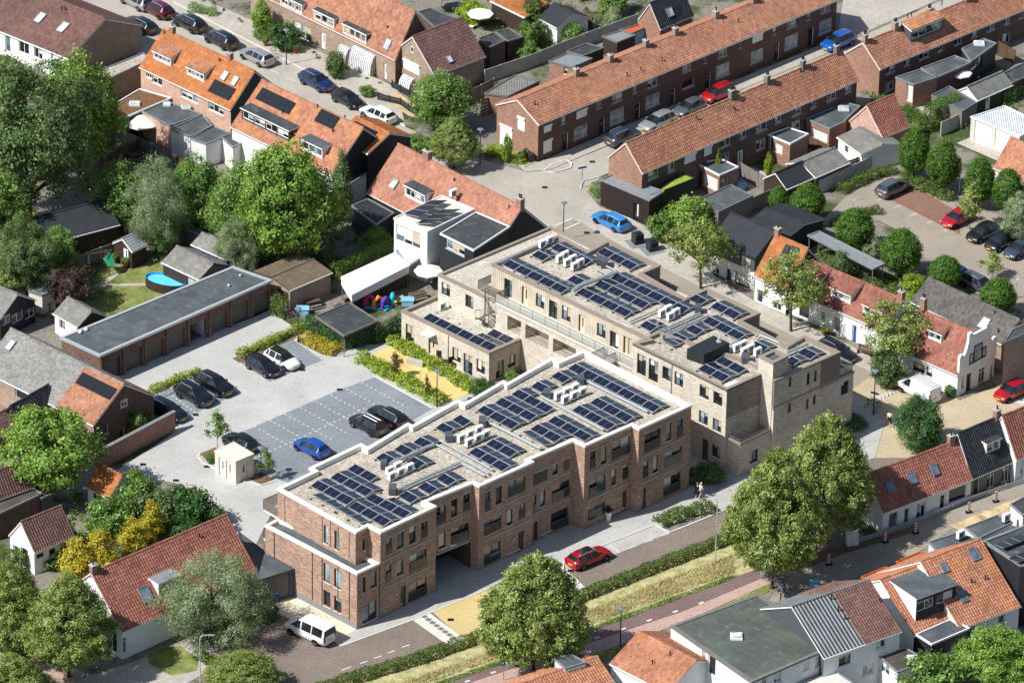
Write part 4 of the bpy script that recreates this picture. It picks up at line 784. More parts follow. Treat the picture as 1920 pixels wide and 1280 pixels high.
DATA['HEDGES'] = [
 ([(-17.99,-68.04),(-13.98,-65.35),(-7.76,-61.54),(-2.44,-57.62),(2.46,-53.77),(7.42,-49.66),(16.53,-42.41),(20.13,-39.6),(23.76,-36.97)],1.2,0.75,'leaf_hedge','low clipped hedge along the brick road',150,0.16),
 ([(-35.84,-12.29),(-33.45,-9.79),(-31.22,-7.83)],0.7,0.6,'leaf_lime','light green hedge behind the two black cars',110,0.2),
 ([(-27.45,-4.45),(-24.27,-1.29),(-21.26,1.67)],0.7,0.7,'leaf_lime','light green hedge behind the white hatchback',110,0.2),
 ([(-15.2,-4.64),(-12.49,-7.43),(-9.75,-10.3),(-6.87,-13.36)],1.3,0.9,'leaf_lime','leafy hedge between the bays and the sand court',110,0.22),
 ([(-12.09,-0.81),(-9.37,-3.97),(-6.62,-6.98),(-3.73,-10.73)],1.3,0.8,'leaf_lime','leafy hedge between sand court and annex terrace',110,0.22),
 ([(-21.18,-0.26),(-19.39,-1.89),(-17.61,-3.39)],1.6,0.7,'leaf_gold','yellow green shrub bed beside the ivy fence',130,0.18),
 ([(-20.87,1.45),(-18.89,-0.74),(-16.68,-2.35),(-14.04,-0.55)],0.6,1.9,'leaf_deep','ivy covered fence beside the pergola',120,0.2),
 ([(-14.02,-1.11),(-12.18,0.43),(-11.29,1.6)],0.6,2.0,'leaf_deep','dark ivy hedge left of the annex',120,0.2),
 ([(-24.33,5.04),(-23.15,3.94)],0.7,2.2,'leaf_hedge','speckled hedge at the end of the garages',120,0.18),
 ([(34.77,34.46),(38.19,38.0),(40.79,39.81)],1.0,0.8,'leaf_hedge','low hedge along the concrete fence',130,0.17),
 ([(41.66,38.14),(43.83,35.68),(46.56,33.26)],1.2,0.8,'leaf_hedge','green edge of the parking lot',120,0.2),
 ([(45.08,50.87),(46.76,52.72),(48.52,54.13)],1.6,2.4,'leaf_box','tall clipped box hedge behind the terrace',170,0.15),
 ([(42.4,53.87),(43.78,52.15),(45.61,49.79)],1.2,1.2,'leaf_hedge','hedge in the corner garden',130,0.17),
 ([(53.34,57.02),(56.22,59.86)],1.2,1.6,'leaf_bright','bright hedge at the right edge',120,0.2),
 ([(-46.98,-47.15),(-44.41,-45.74),(-41.68,-43.99)],1.8,1.8,'leaf_hedge','garden hedge before the small white cottage',110,0.22),
 ([(-27.46,-57.7),(-25.3,-56.35),(-21.6,-53.99)],1.8,1.3,'leaf_deep','dark hedge beside the willow',120,0.2),
 ([(-28.31,-61.49),(-26.58,-62.98)],1.2,0.6,'leaf_hedge','low hedge by the bottom lamp post',120,0.2),
 ([(14.33,-36.25),(16.67,-34.46),(19.63,-32.99)],1.6,0.7,'leaf_hedge','planted bed before the walking couple',110,0.2),
 ([(3.06,-45.66),(4.58,-43.95)],0.8,0.5,'leaf_hedge','small planted corner by the linden top',110,0.2),
 ([(-29.44,70.95),(-27.94,69.14)],1.0,0.7,'leaf_hedge','trimmed shrubs in the front garden of the upper street',130,0.17),
 ([(-2.96,43.38),(-1.39,41.5),(0.75,39.87)],1.0,0.5,'leaf_lime','low plants in the corner front garden',120,0.18),
 ([(8.64,34.23),(9.01,32.14)],1.0,0.9,'leaf_green','weeds beside the timber annex',130,0.17),
 ([(-18.58,12.56),(-14.58,16.87),(-13.26,19.32)],0.8,1.6,'leaf_bright','bright hedge behind the white tent',130,0.17),
 ([(0.19,-6.21),(1.26,-5.04)],0.6,0.6,'leaf_green','plants at the annex end wall',130,0.17),
 ([(-44.56,18.02),(-41.76,20.57)],1.0,1.0,'leaf_green','hedge behind the play cabin',130,0.17),
 ([(33.55,26.69),(37.07,29.67),(38.8,30.23)],1.0,0.6,'leaf_hedge','low hedge at the parking lot entrance',130,0.17),
 ([(40.56,10.22),(43.69,7.44)],1.0,0.9,'leaf_lime','bush row behind the cottages',130,0.17),
 ([(-37.28,77.25),(-34.36,75.95)],1.0,0.8,'leaf_green','front garden shrubs at the top',130,0.17),
 ([(-46.5,-59.95),(-43.8,-62.66)],2.0,0.3,'leaf_hedge','grassy verge shrubs at the left edge',90,0.2),
]
DATA['GRASS'] = [
 ('dry_grass',[(-10.32,-65.95),(-1.43,-59.83),(7.86,-51.95),(16.48,-44.97),(21.2,-41.55),(21.42,-44.69),(16.42,-48.37),(-0.34,-60.72),(-7.18,-65.38)],26,0.55,'leaf_dry','tall dry yellow grass on the verge'),
 ('green_grass',[(-7.17,-65.84),(-0.34,-61.09),(16.42,-48.76),(21.1,-45.29),(21.49,-45.76),(16.4,-49.53),(-0.33,-61.83),(-6.2,-66.08)],45,0.4,'leaf_green','green grass edge along the cycle path'),
 ('green_grass',[(-0.87,-66.07),(16.32,-54.31),(23.43,-47.93),(23.67,-48.5),(15.41,-54.91),(9.35,-60.38),(0.6,-67.84)],30,0.25,'leaf_dry','short dry verge beside the footpath'),
]
DATA['LAMPS'] = [
 ('disc',(5.17,22.49),4.46,'disc lamp at the junction by the pale building',0),
 ('disc',(-3.8,39.68),4.35,'disc lamp beside the corner front garden',0),
 ('disc',(35.96,-13.78),5.06,'disc lamp by the bicycles',0),
 ('disc',(10.49,-58.47),4.25,'disc lamp on the green verge',0),
 ('disc',(-7.33,-13.92),4.16,'disc lamp in the sand court',0),
 ('disc',(-21.63,-1.07),3.98,'slim lamp by the ivy fence',0),
 ('disc',(-24.06,-28.34),3.33,'disc lamp by the cream kiosk',0),
 ('disc',(-25.71,63.51),4.4,'disc lamp in front of the awning houses',0),
 ('arm',(19.59,-43.09),7.04,'tall grey lamp with curved arm before the walking couple',2.67),
 ('arm',(-27.62,-67.92),6.23,'lamp post with a double sign at the bottom left',0),
 ('arm',(47.48,35.08),4.27,'grey lamp in the right parking lot',3.0),
 ('arm',(35.72,28.62),2.28,'lamp at the parking lot entrance',0.3),
 ('arm',(51.78,11.25),2.3,'lamp at the right edge of the parking lot',0.5),
 ('disc',(25.49,-50.7),2.24,'grey lamp behind the flat roofed white house',0),
]
DATA['FENCES'] = [
 ([(-3.56,59.66),(1.38,63.67),(6.37,68.52),(13.48,74.95)],1.7,'concrete','long concrete panel fence between the gardens',1.9,0,'concrete'),
 ([(-5.26,54.09),(-2.54,57.35)],1.8,'wood_grey','grey wooden fence beside the street tree',1.8,0,'concrete'),
 ([(-3.85,51.47),(-0.35,55.19),(0.64,55.68)],2.0,'wood_grey','open slatted wooden gate fence',1.5,5,'wood_grey'),
 ([(32.46,34.16),(36.87,38.58),(41.24,43.06)],1.7,'concrete','concrete panel fence by the clipped trees',1.9,0,'concrete'),
 ([(46.33,48.72),(50.08,52.41)],1.7,'concrete','concrete fence by the white garages',1.9,0,'concrete'),
 ([(24.14,37.84),(25.99,35.37),(27.29,33.94)],1.8,'wood_grey','wooden yard fence by the ball tree',1.6,0,'wood_grey'),
 ([(24.28,28.8),(27.02,31.62)],1.7,'wood_grey','wooden fence behind the black clad house',1.6,0,'wood_grey'),
 ([(31.82,45.05),(33.58,42.96)],1.6,'wood_brown','slatted fence between the brick extensions',1.6,6,'wood_brown'),
 ([(35.72,38.75),(37.72,40.33)],1.8,'wood_brown','brown louvre fence by the green bin',1.6,6,'wood_brown'),
 ([(-17.12,5.28),(-14.83,7.9),(-10.78,11.6)],1.7,'wood_brown','brown wooden fence beside the toys',1.8,0,'wood_brown'),
 ([(-15.24,55.01),(-12.74,53.77),(-10.9,50.95),(-9.84,51.66)],0.9,'dark_metal','low black railing round the corner garden',1.4,3,'dark_metal'),
 ([(-45.48,42.69),(-42.6,45.86)],1.8,'wood_brown','wooden fence by the big parasol',1.8,0,'wood_brown'),
 ([(-45.52,13.58),(-41.5,16.94)],1.6,'wood_grey','old garden wall behind the play cabin',1.8,0,'concrete'),
 ([(45.03,-54.79),(45.97,-55.71)],1.5,'wood_brown','small wooden gate by the white annex',1.2,5,'wood_brown'),
 ([(53.99,69.42),(55.64,67.17)],1.8,'wood_brown','garden fence by the right terrace',1.4,6,'wood_brown'),
 ([(-13.79,58.17),(-9.85,53.65)],0.9,'dark_metal','front railing of the steep brown house',1.4,3,'dark_metal'),
 ([(33.31,-38.91),(35.96,-37.14),(38.98,-35.0),(44.42,-30.52),(49.96,-26.86)],0.6,'light_metal','low barrier fence along the roadworks',2.4,2,'light_metal'),
 ([(11.86,-58.81),(11.19,-59.46)],1.0,'dark_metal','short rail by the orange roof',1.0,3,'dark_metal'),
 ([(-43.73,44.07),(-40.54,41.23),(-36.37,37.18)],1.7,'wood_grey','grey garden fence behind the parasol yard',1.8,0,'concrete'),
 ([(-40.54,41.23),(-42.48,38.58),(-44.29,35.96)],1.7,'wood_brown','brown garden fence beside the dark maple',1.8,0,'wood_brown'),
 ([(-36.37,37.18),(-32.15,33.31),(-27.96,29.11)],1.6,'wood_brown','brown fence behind the bushy trees',1.8,0,'wood_brown'),
 ([(-1.58,76.0),(2.37,71.94)],1.5,'wood_grey','short fence near the white shed',1.6,0,'concrete'),
 ([(4.76,77.7),(8.39,74.31)],1.5,'wood_brown','brown fence near the blue house',1.6,0,'wood_brown'),
]
DATA['WALL'] = [
 (-40.17,-28.11),
 (-33.0,-19.53),
]
DATA['PX'] = {'pool':[(-35.74,10.01)],'benches':[(-10.49,-52.66),(0.34,-42.25),(3.48,-38.64),(10.35,-34.21),(14.26,-31.68)],'couple':[(18.47,-31.01),(18.09,-30.84)],'walker':[(37.44,-15.99)],'containers':[(12.96,22.01),(14.47,20.46)],'bikes':[(35.64,-12.16),(36.41,-12.79),(36.01,-13.24),(25.91,-48.26),(26.31,-48.89),(-27.17,65.44)],'benchst':[(35.67,-1.45)],'sandbench':[(-12.59,-5.95),(-9.64,-5.28),(-7.97,-11.33)],'parasols':[(-40.67,44.63),(49.53,62.53),(49.11,60.46),(-8.74,11.09),(-4.25,73.7)],'greenbin':[(43.94,-9.89),(38.34,41.21),(1.71,40.55)],'mini':[(-58.96,79.04)],'planter':[(9.54,-35.59),(31.87,2.4)],'plays':[(-14.61,6.74),(-13.78,6.58),(-13.04,6.61),(-12.34,7.61)],'barr':[(35.88,-38.65),(38.88,-36.86),(44.22,-32.76),(46.97,-30.6),(30.33,-43.02)],'box':[(32.7,-39.27)],'slide':[(-42.96,12.88)],'signp':[(7.16,34.68),(-21.36,-53.76),(-0.2,-64.67)],'chairs':[(-7.32,-4.51),(-5.96,-5.67),(-6.63,-5.7)],'garageman':[(-33.04,-1.1)],'trampoline':[(-42.44,13.3)],'umb2':[(-8.71,78.51)],'toilet':[(38.33,41.0)],'barrtall':[(14.27,-57.15),(14.84,-57.76)]}
DATA['STAIR'] = (-2.78,-2.84)
DATA['STAIRZ'] = 3.1
DATA['BALC'] = [
 [(-24.1,-42.85),(-21.82,-39.95),(-21.8,-41.56),(-21.63,-45.24)],
]
DATA['BALCR'] = [
 [(-24.14,-42.52),(-21.87,-40.71),(-21.72,-43.99)],
]
DATA['PVX'] = [
 ([(-11.49,15.89),(-8.69,19.06),(-6.92,18.52),(-9.89,14.54)],'left row of black panels on the white upper extension',6.05),
 ([(-10.15,13.72),(-7.35,17.07),(-5.58,16.53),(-8.56,13.1)],'right row of black panels on the white upper extension',6.05),
 ([(45.14,-49.82),(47.61,-47.93),(48.35,-49.21),(45.88,-51.1)],'upper row of dark panels on the black block at the right edge',6.5),
 ([(46.21,-52.39),(48.58,-50.51),(49.32,-51.79),(47.03,-53.65)],'lower row of dark panels on the black block at the right edge',6.5),
]
DATA['HOUSES'] = [
 {'name':'terraced_house','label':'long brown tiled house with two roof windows, top left corner','o':(-63.3,69.46),'yaw':-0.69,'L':18.0,'w':11.53,'he':3.0,'hr':5.78,'bf':0.5,'front':[('w',8.08,0.7,8.86,2.82),('d',8.68,0.34,9.41,2.67,'cream'),('w',10.2,1.27,11.78,2.87),('w',12.56,1.36,13.86,2.77)],'sky':[(10.7,0.52,1.0,1.5),(14.3,0.51,1.0,1.5)],'pipe':[(12.81,0.84),(12.31,0.83)],'wall':'white_wall','roof':'tile_brown','gable_mat':'brick_tan','skyglass':'glass_roof'},
 {'name':'terraced_house','label':'bright orange roofed house row with two tiled dormers and black roof panel','o':(-41.1,52.13),'yaw':-0.77,'L':14.44,'w':7.0,'he':5.0,'hr':8.29,'bf':0.5,'front':[('w',0.85,3.99,1.74,4.95),('w',1.86,3.8,3.46,4.69),('w',6.46,3.8,9.19,4.54),('w',10.88,3.63,13.31,4.6)],'sky':[(11.28,0.61,0.8,1.1),(12.92,0.6,0.8,1.1)],'pipe':[(9.49,0.84),(0.43,0.89)],'pv':[(10.42,0.13,13.76,0.45,4,2)],'chim':[(1.37,3.5),(10.59,3.5)],'dorm':[{'kind':'shed','n':4,'tiles':'tile_orange','pitch':0.3,'u0':1.07,'u1':3.87,'v':0.93,'h':1.05},{'kind':'shed','n':4,'tiles':'tile_orange','pitch':0.3,'u0':6.49,'u1':9.22,'v':0.92,'h':1.05}],'wall':'brick_pink','roof':'tile_bright','gr_mat':'black_clad'},
 {'name':'terraced_house','label':'orange roofed house with wide flat dormer and large black roof panels','o':(-30.43,39.11),'yaw':-0.78,'L':15.69,'w':8.85,'he':4.4,'hr':8.34,'bf':0.5,'pipe':[(5.12,0.59),(8.85,0.96),(12.56,0.68)],'pv':[(0.78,0.63,5.97,0.88,6,2),(9.52,0.73,12.31,0.99,3,2)],'dorm':[{'n':4,'side':'black_clad','wall':'grey_clad','u0':0.68,'u1':8.11,'v':0.79,'h':1.35},{'n':3,'wall':'white_paint','roof':'bitumen_grey','u0':10.17,'u1':13.44,'v':0.66,'h':1.3}],'wall':'white_wall','roof':'tile_orange','gr_mat':'black_clad'},
 {'name':'terraced_house','label':'orange roofed end house with black panels and dark slate gable','o':(-19.23,34.59),'yaw':-0.8,'L':5.25,'w':6.09,'he':5.6,'hr':6.94,'bf':0.5,'front':[('s',0.45,3.69,3.72,4.91)],'pipe':[(-0.82,0.71),(0.66,1.03)],'pv':[(0.6,0.25,4.11,0.81,3,2)],'wall':'black_clad','roof':'tile_bright'},
 {'name':'terraced_house','label':'weathered pink tiled house with flat grey dormer at the junction','o':(-15.44,26.92),'yaw':-0.82,'L':19.14,'w':8.5,'he':3.0,'hr':7.2,'bf':0.5,'sky':[(2.57,0.33,0.9,1.1)],'pipe':[(9.51,0.84),(17.86,0.86),(9.57,1.03)],'chim':[(4.51,4.25,0.9,0.9,0.6),(18.94,4.25,0.9,0.7,0.6)],'dorm':[{'n':2,'roof':'bitumen','u0':4.74,'u1':7.89,'v':0.93,'h':1.35}],'wall':'black_clad','roof':'tile_pink','gr_mat':'black_clad'},
 {'name':'terraced_house','label':'orange weathered house row with dormers and striped awnings','o':(-30.33,76.65),'yaw':-0.81,'L':24.46,'w':5.76,'he':3.3,'hr':8.08,'bf':0.5,'front':[('w',-5.51,-0.84,-4.32,0.43),('w',-3.61,-0.51,-2.5,0.67),('d',-1.58,-0.92,-0.87,1.13,'white_paint'),('w',7.42,-0.4,10.34,1.87),('d',12.01,-0.2,12.77,2.07,'white_paint'),('a',15.51,-0.38,17.01,1.82),('a',17.62,-0.72,21.2,2.45),('d',22.56,-0.47,23.04,2.02,'white_paint')],'sky':[(22.74,0.18,0.9,1.2)],'pipe':[(21.74,0.43)],'dorm':[{'n':3,'u0':5.3,'u1':9.03,'v':-0.17,'h':1.3},{'n':3,'u0':10.98,'u1':14.35,'v':-0.11,'h':1.3},{'n':4,'side':'brick_brown','u0':15.85,'u1':19.73,'v':-0.1,'h':1.3}],'wall':'brick_tan','roof':'tile_rust','gr_mat':'brick_brown'},
 {'name':'corner_house','label':'steep brown roofed house with white roller shutter and small roof window','o':(-9.06,55.42),'yaw':0.75,'L':7.42,'w':7.23,'he':3.1,'hr':6.36,'bf':0.5,'left':[('d',1.36,-1.26,2.12,1.11,'wood_dark'),('a',2.2,-0.84,3.97,1.35)],'gable_l':[('s',2.11,1.99,4.76,3.18),('w',3.34,4.41,3.78,5.11)],'sky':[(2.75,0.2,0.7,0.9)],'wall':'brick_tan','roof':'tile_brown','gr_mat':'brick_tan'},
 {'name':'terraced_house','label':'long brown brick terrace with orange tiles and white front windows','o':(2.4,40.58),'yaw':0.78,'L':47.1,'w':6.4,'he':4.62,'hr':6.32,'bf':0.5,'front':[('s',0.85,3.16,1.96,3.97),('w0',3.49,3.57,4.13,4.11),('s',5.79,3.17,7.35,4.13),('s',0.83,0.69,2.09,2.21),('d',3.7,0.05,4.63,2.01),('w0',5.46,0.76,7.55,2.22,'white_frame','glass_pale'),('w',11.28,3.26,12.85,4.22),('w0',8.87,3.73,9.54,4.16),('d',9.32,0.11,10.22,1.99),('w0',10.99,0.65,13.2,2.37,'white_frame','glass_pale'),('w',16.73,3.32,18.28,4.23),('w0',14.48,3.69,15.08,4.19),('d',14.87,0.16,15.72,2.02),('w0',16.52,0.84,18.73,2.34,'white_frame','glass_pale'),('d',20.33,0.28,21.19,1.97),('w',22.2,3.5,23.63,4.35),('w',27.89,3.42,29.33,4.34),('w0',25.59,3.83,26.05,4.34),('d',25.87,0.22,26.81,2.12),('w0',27.58,0.88,29.85,2.45,'white_frame','glass_pale'),('s',33.34,3.42,35.0,4.44),('w0',31.16,3.9,31.63,4.3),('w0',33.19,0.93,35.25,2.37,'white_frame','glass_pale'),('w',38.92,3.41,40.47,4.47),('w0',36.65,3.91,37.2,4.4),('d',37.0,0.26,37.88,2.19),('w0',38.72,0.81,40.88,2.46,'white_frame','glass_pale'),('w',44.49,3.53,46.05,4.6),('w0',42.2,3.92,42.76,4.41),('d',42.48,0.39,43.45,2.31),('w0',44.27,0.93,46.48,2.57,'white_frame','glass_pale'),('w0',22.22,1.31,24.15,2.32,'white_frame','glass')],'left':[('s',0.56,0.11,2.45,2.54)],'gable_l':[('s',3.27,2.84,4.34,4.41)],'pipe':[(1.31,0.6),(14.47,0.3),(16.58,0.29),(19.99,0.32),(32.78,0.54)],'chim':[(8.83,3.2),(14.07,3.2),(19.61,3.2),(24.24,3.2),(30.68,3.2),(36.7,3.2)],'roof':'tile_rust','wall':'brick_brown','gl_mat':'brick_rust','chim_mat':'brick_tan'},
 {'name':'terraced_house','label':'long brick terrace with orange tiles and rear extensions','o':(13.39,28.75),'yaw':0.78,'L':33.41,'w':4.93,'he':5.0,'hr':7.52,'bf':0.5,'front':[('w',0.95,3.62,2.53,4.67),('w',3.93,3.56,4.97,4.8),('s',6.42,3.67,8.13,4.69),('s',9.44,3.6,10.6,4.71),('w',11.97,3.82,13.53,4.69),('w',14.97,3.78,15.95,4.73),('w',17.49,3.68,19.23,4.67),('w',20.43,3.78,21.42,4.74),('w',23.09,3.76,24.59,4.77),('w',26.02,3.76,27.03,4.83),('w',28.58,3.89,30.16,4.78),('w',31.55,3.78,32.6,4.84),('d',14.71,0.75,15.65,2.47,'white_paint'),('w',17.58,1.5,19.06,2.73),('w',12.19,2.14,13.46,2.78),('w',23.12,2.34,24.51,2.85)],'pipe':[(10.14,0.8),(15.46,0.6),(26.57,0.88)],'chim':[(16.0,2.46,0.9,0.5,0.5),(21.59,2.46,0.9,0.5,0.5),(27.19,2.46,0.9,0.5,0.5),(32.58,2.46,0.9,0.5,0.5)],'roof':'tile_rust','wall':'brick_brown','gl_mat':'brick_rust','chim_mat':'concrete_dark'},
 {'name':'terraced_house','label':'brick terrace in the top right corner with a tiled green dormer','o':(39.97,58.06),'yaw':0.76,'L':30.83,'w':5.23,'he':3.61,'hr':5.77,'bf':0.5,'front':[('w',1.03,2.4,2.52,3.36),('w',3.97,2.46,4.91,3.48),('w',6.43,2.45,8.01,3.49),('w',9.4,2.51,10.35,3.53),('w',12.12,2.65,13.38,3.47),('w',14.93,2.54,15.87,3.58),('w',17.49,2.74,18.83,3.65),('w',20.31,2.75,21.3,3.78),('w',22.8,2.76,23.61,3.74),('w',20.24,-0.57,21.51,1.38),('w',1.09,0.41,2.47,1.29),('d',2.78,-1.13,3.5,0.96,'white_paint')],'pipe':[(7.64,1.21),(8.17,1.19),(13.22,1.22)],'chim':[(0.2,2.61,0.9,0.5,0.5),(5.04,2.61,0.9,0.6,0.5),(10.54,2.61,0.9,0.5,0.5),(16.59,2.61,0.9,0.5,0.5)],'dorm':[{'kind':'shed','n':2,'tiles':'tile_orange','pitch':0.3,'wall':'grey_clad','side':'grey_clad','u0':5.96,'u1':11.05,'v':0.98,'h':1.5}],'roof':'tile_rust','wall':'brick_brown','gl_mat':'brick_rust','chim_mat':'brick_tan'},
 {'name':'brick_shed','label':'steep red tiled outbuilding with pink brick gable behind the terrace','o':(39.56,43.01),'yaw':0.75,'L':4.03,'w':4.95,'he':2.69,'hr':5.43,'bf':0.5,'roof':'tile_red','wall':'brick_rust','gl_mat':'brick_pink','cat':'outbuilding'},
 {'name':'village_house','label':'black clad house with dark ribbed roof and white ground floor','o':(20.5,15.91),'yaw':-0.74,'L':5.91,'w':6.02,'he':3.92,'hr':5.81,'bf':0.5,'front':[('w',0.41,2.52,1.7,3.58),('w',4.16,2.23,5.32,3.5),('w',0.08,-0.02,1.14,1.11),('d',2.04,-0.76,2.74,1.28,'black_clad'),('w0',3.3,-0.33,5.3,1.4,'dark_frame','blind_white')],'roof':'corrugated_dark','wall':'grey_clad','front_mat':'white_wall','fascia':'dark_metal','gutter_mat':'dark_metal','gr_mat':'black_clad'},
 {'name':'garden_house','label':'dark ribbed low roof behind the black clad house','o':(24.24,21.5),'yaw':-0.72,'L':5.06,'w':6.56,'he':2.8,'hr':3.4,'bf':0.5,'roof':'corrugated_dark','wall':'black_clad','fascia':'white_paint','cat':'outbuilding'},
 {'name':'village_house','label':'narrow bright orange roofed white house with black roof panels','o':(24.83,9.73),'yaw':-0.75,'L':4.27,'w':6.09,'he':3.09,'hr':6.54,'bf':0.5,'front':[('d',0.34,0.2,1.11,1.53,'trim_navy'),('w',2.48,0.07,3.66,0.73)],'sky':[(3.15,0.39,0.8,1.5)],'pv':[(1.75,0.42,2.44,0.9,1,2),(2.57,0.69,3.68,0.93,2,1)],'chim':[(0.2,3.04)],'roof':'tile_bright','wall':'white_wall','gr_mat':'black_clad'},
 {'name':'village_house','label':'white cottage row with red tiled dormers behind the street trees','o':(28.07,7.42),'yaw':-0.74,'L':12.78,'w':5.72,'he':2.84,'hr':5.16,'bf':0.5,'front':[('w0',1.7,0.24,2.99,1.87,'dark_frame'),('w',4.5,0.47,5.07,1.82),('w0',6.27,0.2,7.08,1.85,'white_frame','glass_pale'),('d',8.7,-0.33,9.25,1.85,'sign_blue'),('w',10.49,0.04,11.37,1.0)],'pipe':[(7.7,1.17)],'chim':[(12.52,2.86)],'dorm':[{'kind':'shed','n':3,'tiles':'tile_red','pitch':0.3,'roof':'tile_red','u0':0.74,'u1':3.4,'v':0.64,'h':1.1},{'kind':'shed','n':3,'tiles':'tile_red','pitch':0.3,'u0':5.15,'u1':7.73,'v':0.7,'h':1.1},{'kind':'shed','n':3,'tiles':'tile_red','pitch':0.3,'u0':9.55,'u1':12.01,'v':0.47,'h':1.1}],'roof':'tile_red','wall':'white_wall'},
 {'name':'gabled_house','label':'white house with stepped bell gable and deep blue window trim','o':(38.97,-4.91),'yaw':-0.74,'L':7.42,'w':5.9,'he':2.7,'hr':6.0,'bf':0.5,'front':[('w0',1.71,1.1,3.21,1.83,'dark_frame'),('w0',3.43,1.23,4.21,1.76,'dark_frame')],'right':[('d',1.45,-0.3,2.36,2.0,'trim_navy'),('wt',3.46,-0.18,4.51,1.77),('wt',5.29,-0.37,6.35,1.51),('w',0.67,0.69,1.13,2.11)],'gable_r':[('w',2.56,2.91,3.07,3.85,'trim_navy'),('w',3.21,2.81,4.32,4.2,'trim_navy'),('w',4.47,2.7,5.01,3.55,'trim_navy')],'chim':[(0.36,2.95,1.4,0.5,0.5)],'dorm':[{'kind':'shed','n':2,'tiles':'tile_red','pitch':0.3,'u0':2.4,'u1':4.06,'v':1.32,'h':1.1}],'roof':'tile_red','wall':'white_wall','gr_mat':'white_wall'},
 {'name':'long_house','label':'long grey tiled house behind the white stepped gable','o':(40.62,4.34),'yaw':-0.79,'L':12.14,'w':4.89,'he':3.2,'hr':4.99,'bf':0.5,'sky':[(9.04,0.35,1.0,1.3)],'pipe':[(9.4,0.77),(11.08,0.25)],'roof':'tile_grey','wall':'brick_tan'},
 {'name':'street_house','label':'white fronted cottages with red tiles and roof windows beside the roadworks','o':(35.66,-36.98),'yaw':0.65,'L':11.13,'w':4.88,'he':2.47,'hr':5.39,'bf':0.5,'front':[('w0',0.79,0.13,1.95,1.82,'white_frame','glass_sky'),('d',2.75,-0.13,3.36,1.75,'green_bin'),('w',4.3,0.04,5.42,1.76),('d',7.24,-0.04,7.9,1.73,'black_clad'),('w0',8.34,0.39,10.56,1.94,'white_frame','glass')],'sky':[(4.48,0.51,0.9,1.1),(7.3,0.52,0.8,1.1),(1.74,0.51,0.9,1.1)],'chim':[(10.37,2.44)],'roof':'tile_red','wall':'white_wall','skyglass':'glass_sky'},
 {'name':'street_house','label':'dark tiled house with hipped dormer and grey brick front','o':(44.59,-30.09),'yaw':0.7,'L':5.84,'w':4.48,'he':2.48,'hr':6.26,'bf':0.5,'front':[('d',0.33,-0.07,1.06,2.17),('wt',2.09,0.31,3.1,2.05),('wt',4.08,0.31,5.02,2.08)],'chim':[(5.12,2.24)],'dorm':[{'n':2,'roof':'tile_dark','wall':'white_paint','u0':2.45,'u1':4.27,'v':0.72,'h':1.2}],'roof':'tile_dark','wall':'brick_tan','front_mat':'taupe_metal'},
 {'name':'street_house','label':'red tiled street house cut by the right edge below the small red car','o':(49.01,-27.19),'yaw':0.68,'L':5.62,'w':4.5,'he':3.0,'hr':6.66,'bf':0.5,'front':[('w',0.71,0.93,1.05,2.52)],'roof':'tile_red','wall':'white_wall'},
 {'name':'row_house','label':'gabled house half ribbed grey half brown tiles','o':(28.67,-67.68),'yaw':0.6,'L':8.63,'w':9.95,'he':5.0,'hr':7.79,'bf':0.5,'front':[('w',1.72,3.47,3.08,4.35,'dark_frame'),('w',5.91,3.89,7.08,4.75),('w',4.53,1.48,5.8,2.4)],'pipe':[(3.98,0.89),(3.97,0.66),(4.09,0.49),(8.34,0.57)],'roof':'tile_brown','wall':'white_wall','gl_mat':'grey_clad','segs':[(0,0.52,'corrugated_stripe'),(0.52,1,'tile_brown')]},
 {'name':'row_house','label':'orange tiled house with white side wall and black box dormer','o':(37.31,-60.25),'yaw':0.63,'L':4.82,'w':10.24,'he':3.0,'hr':6.32,'bf':0.5,'dorm':[{'n':2,'wall':'black_clad','side':'white_wall','roof':'bitumen_grey','sill':1.0,'gap':0.25,'u0':0.82,'u1':5.52,'v':0.89,'h':2.5}],'roof':'tile_orange','wall':'black_clad','gl_mat':'white_wall'},
 {'name':'row_house','label':'big orange tiled roof with four roof windows, bottom right','o':(41.57,-58.88),'yaw':0.63,'L':7.14,'w':11.9,'he':3.0,'hr':7.11,'bf':0.5,'front':[('w',4.65,1.81,5.44,2.7)],'sky':[(5.57,0.84,0.9,1.3),(1.84,0.81,0.7,1.0),(2.0,0.37,0.8,1.2)],'pipe':[(3.67,0.49),(5.24,0.47)],'roof':'tile_orange','wall':'white_wall','skyglass':'glass_sky'},
 {'name':'corner_house','label':'orange roof with a red vent cut by the bottom edge','o':(9.52,-66.46),'yaw':-0.75,'L':6.91,'w':7.45,'he':3.2,'hr':4.87,'bf':0.5,'pipe':[(4.43,0.8),(3.61,0.41)],'roof':'tile_orange','wall':'white_wall'},
 {'name':'corner_house','label':'hipped orange roof beside the white box at the bottom edge','o':(2.52,-74.32),'yaw':0.62,'L':8.81,'w':5.05,'he':3.0,'hr':4.23,'bf':0.5,'roof':'tile_orange','wall':'white_wall'},
 {'name':'old_house','label':'white walled house with long brown tiled roof beside the brick building','o':(-35.09,-62.31),'yaw':0.75,'L':16.02,'w':8.59,'he':3.14,'hr':7.31,'bf':0.5,'front':[('wt',0.01,0.55,0.57,2.24)],'left':[('wt',6.16,0.19,7.81,3.07)],'sky':[(4.0,0.36,1.1,1.5)],'pipe':[(12.14,0.83)],'chim':[(0.22,4.29,0.7)],'dorm':[{'n':2,'wall':'white_paint','roof':'zinc','u0':5.19,'u1':7.59,'v':1.0,'h':1.4}],'roof':'tile_red','wall':'white_wall','gl_mat':'white_wall','skyglass':'glass_sky','segs':[(0,1,'tile_red')]},
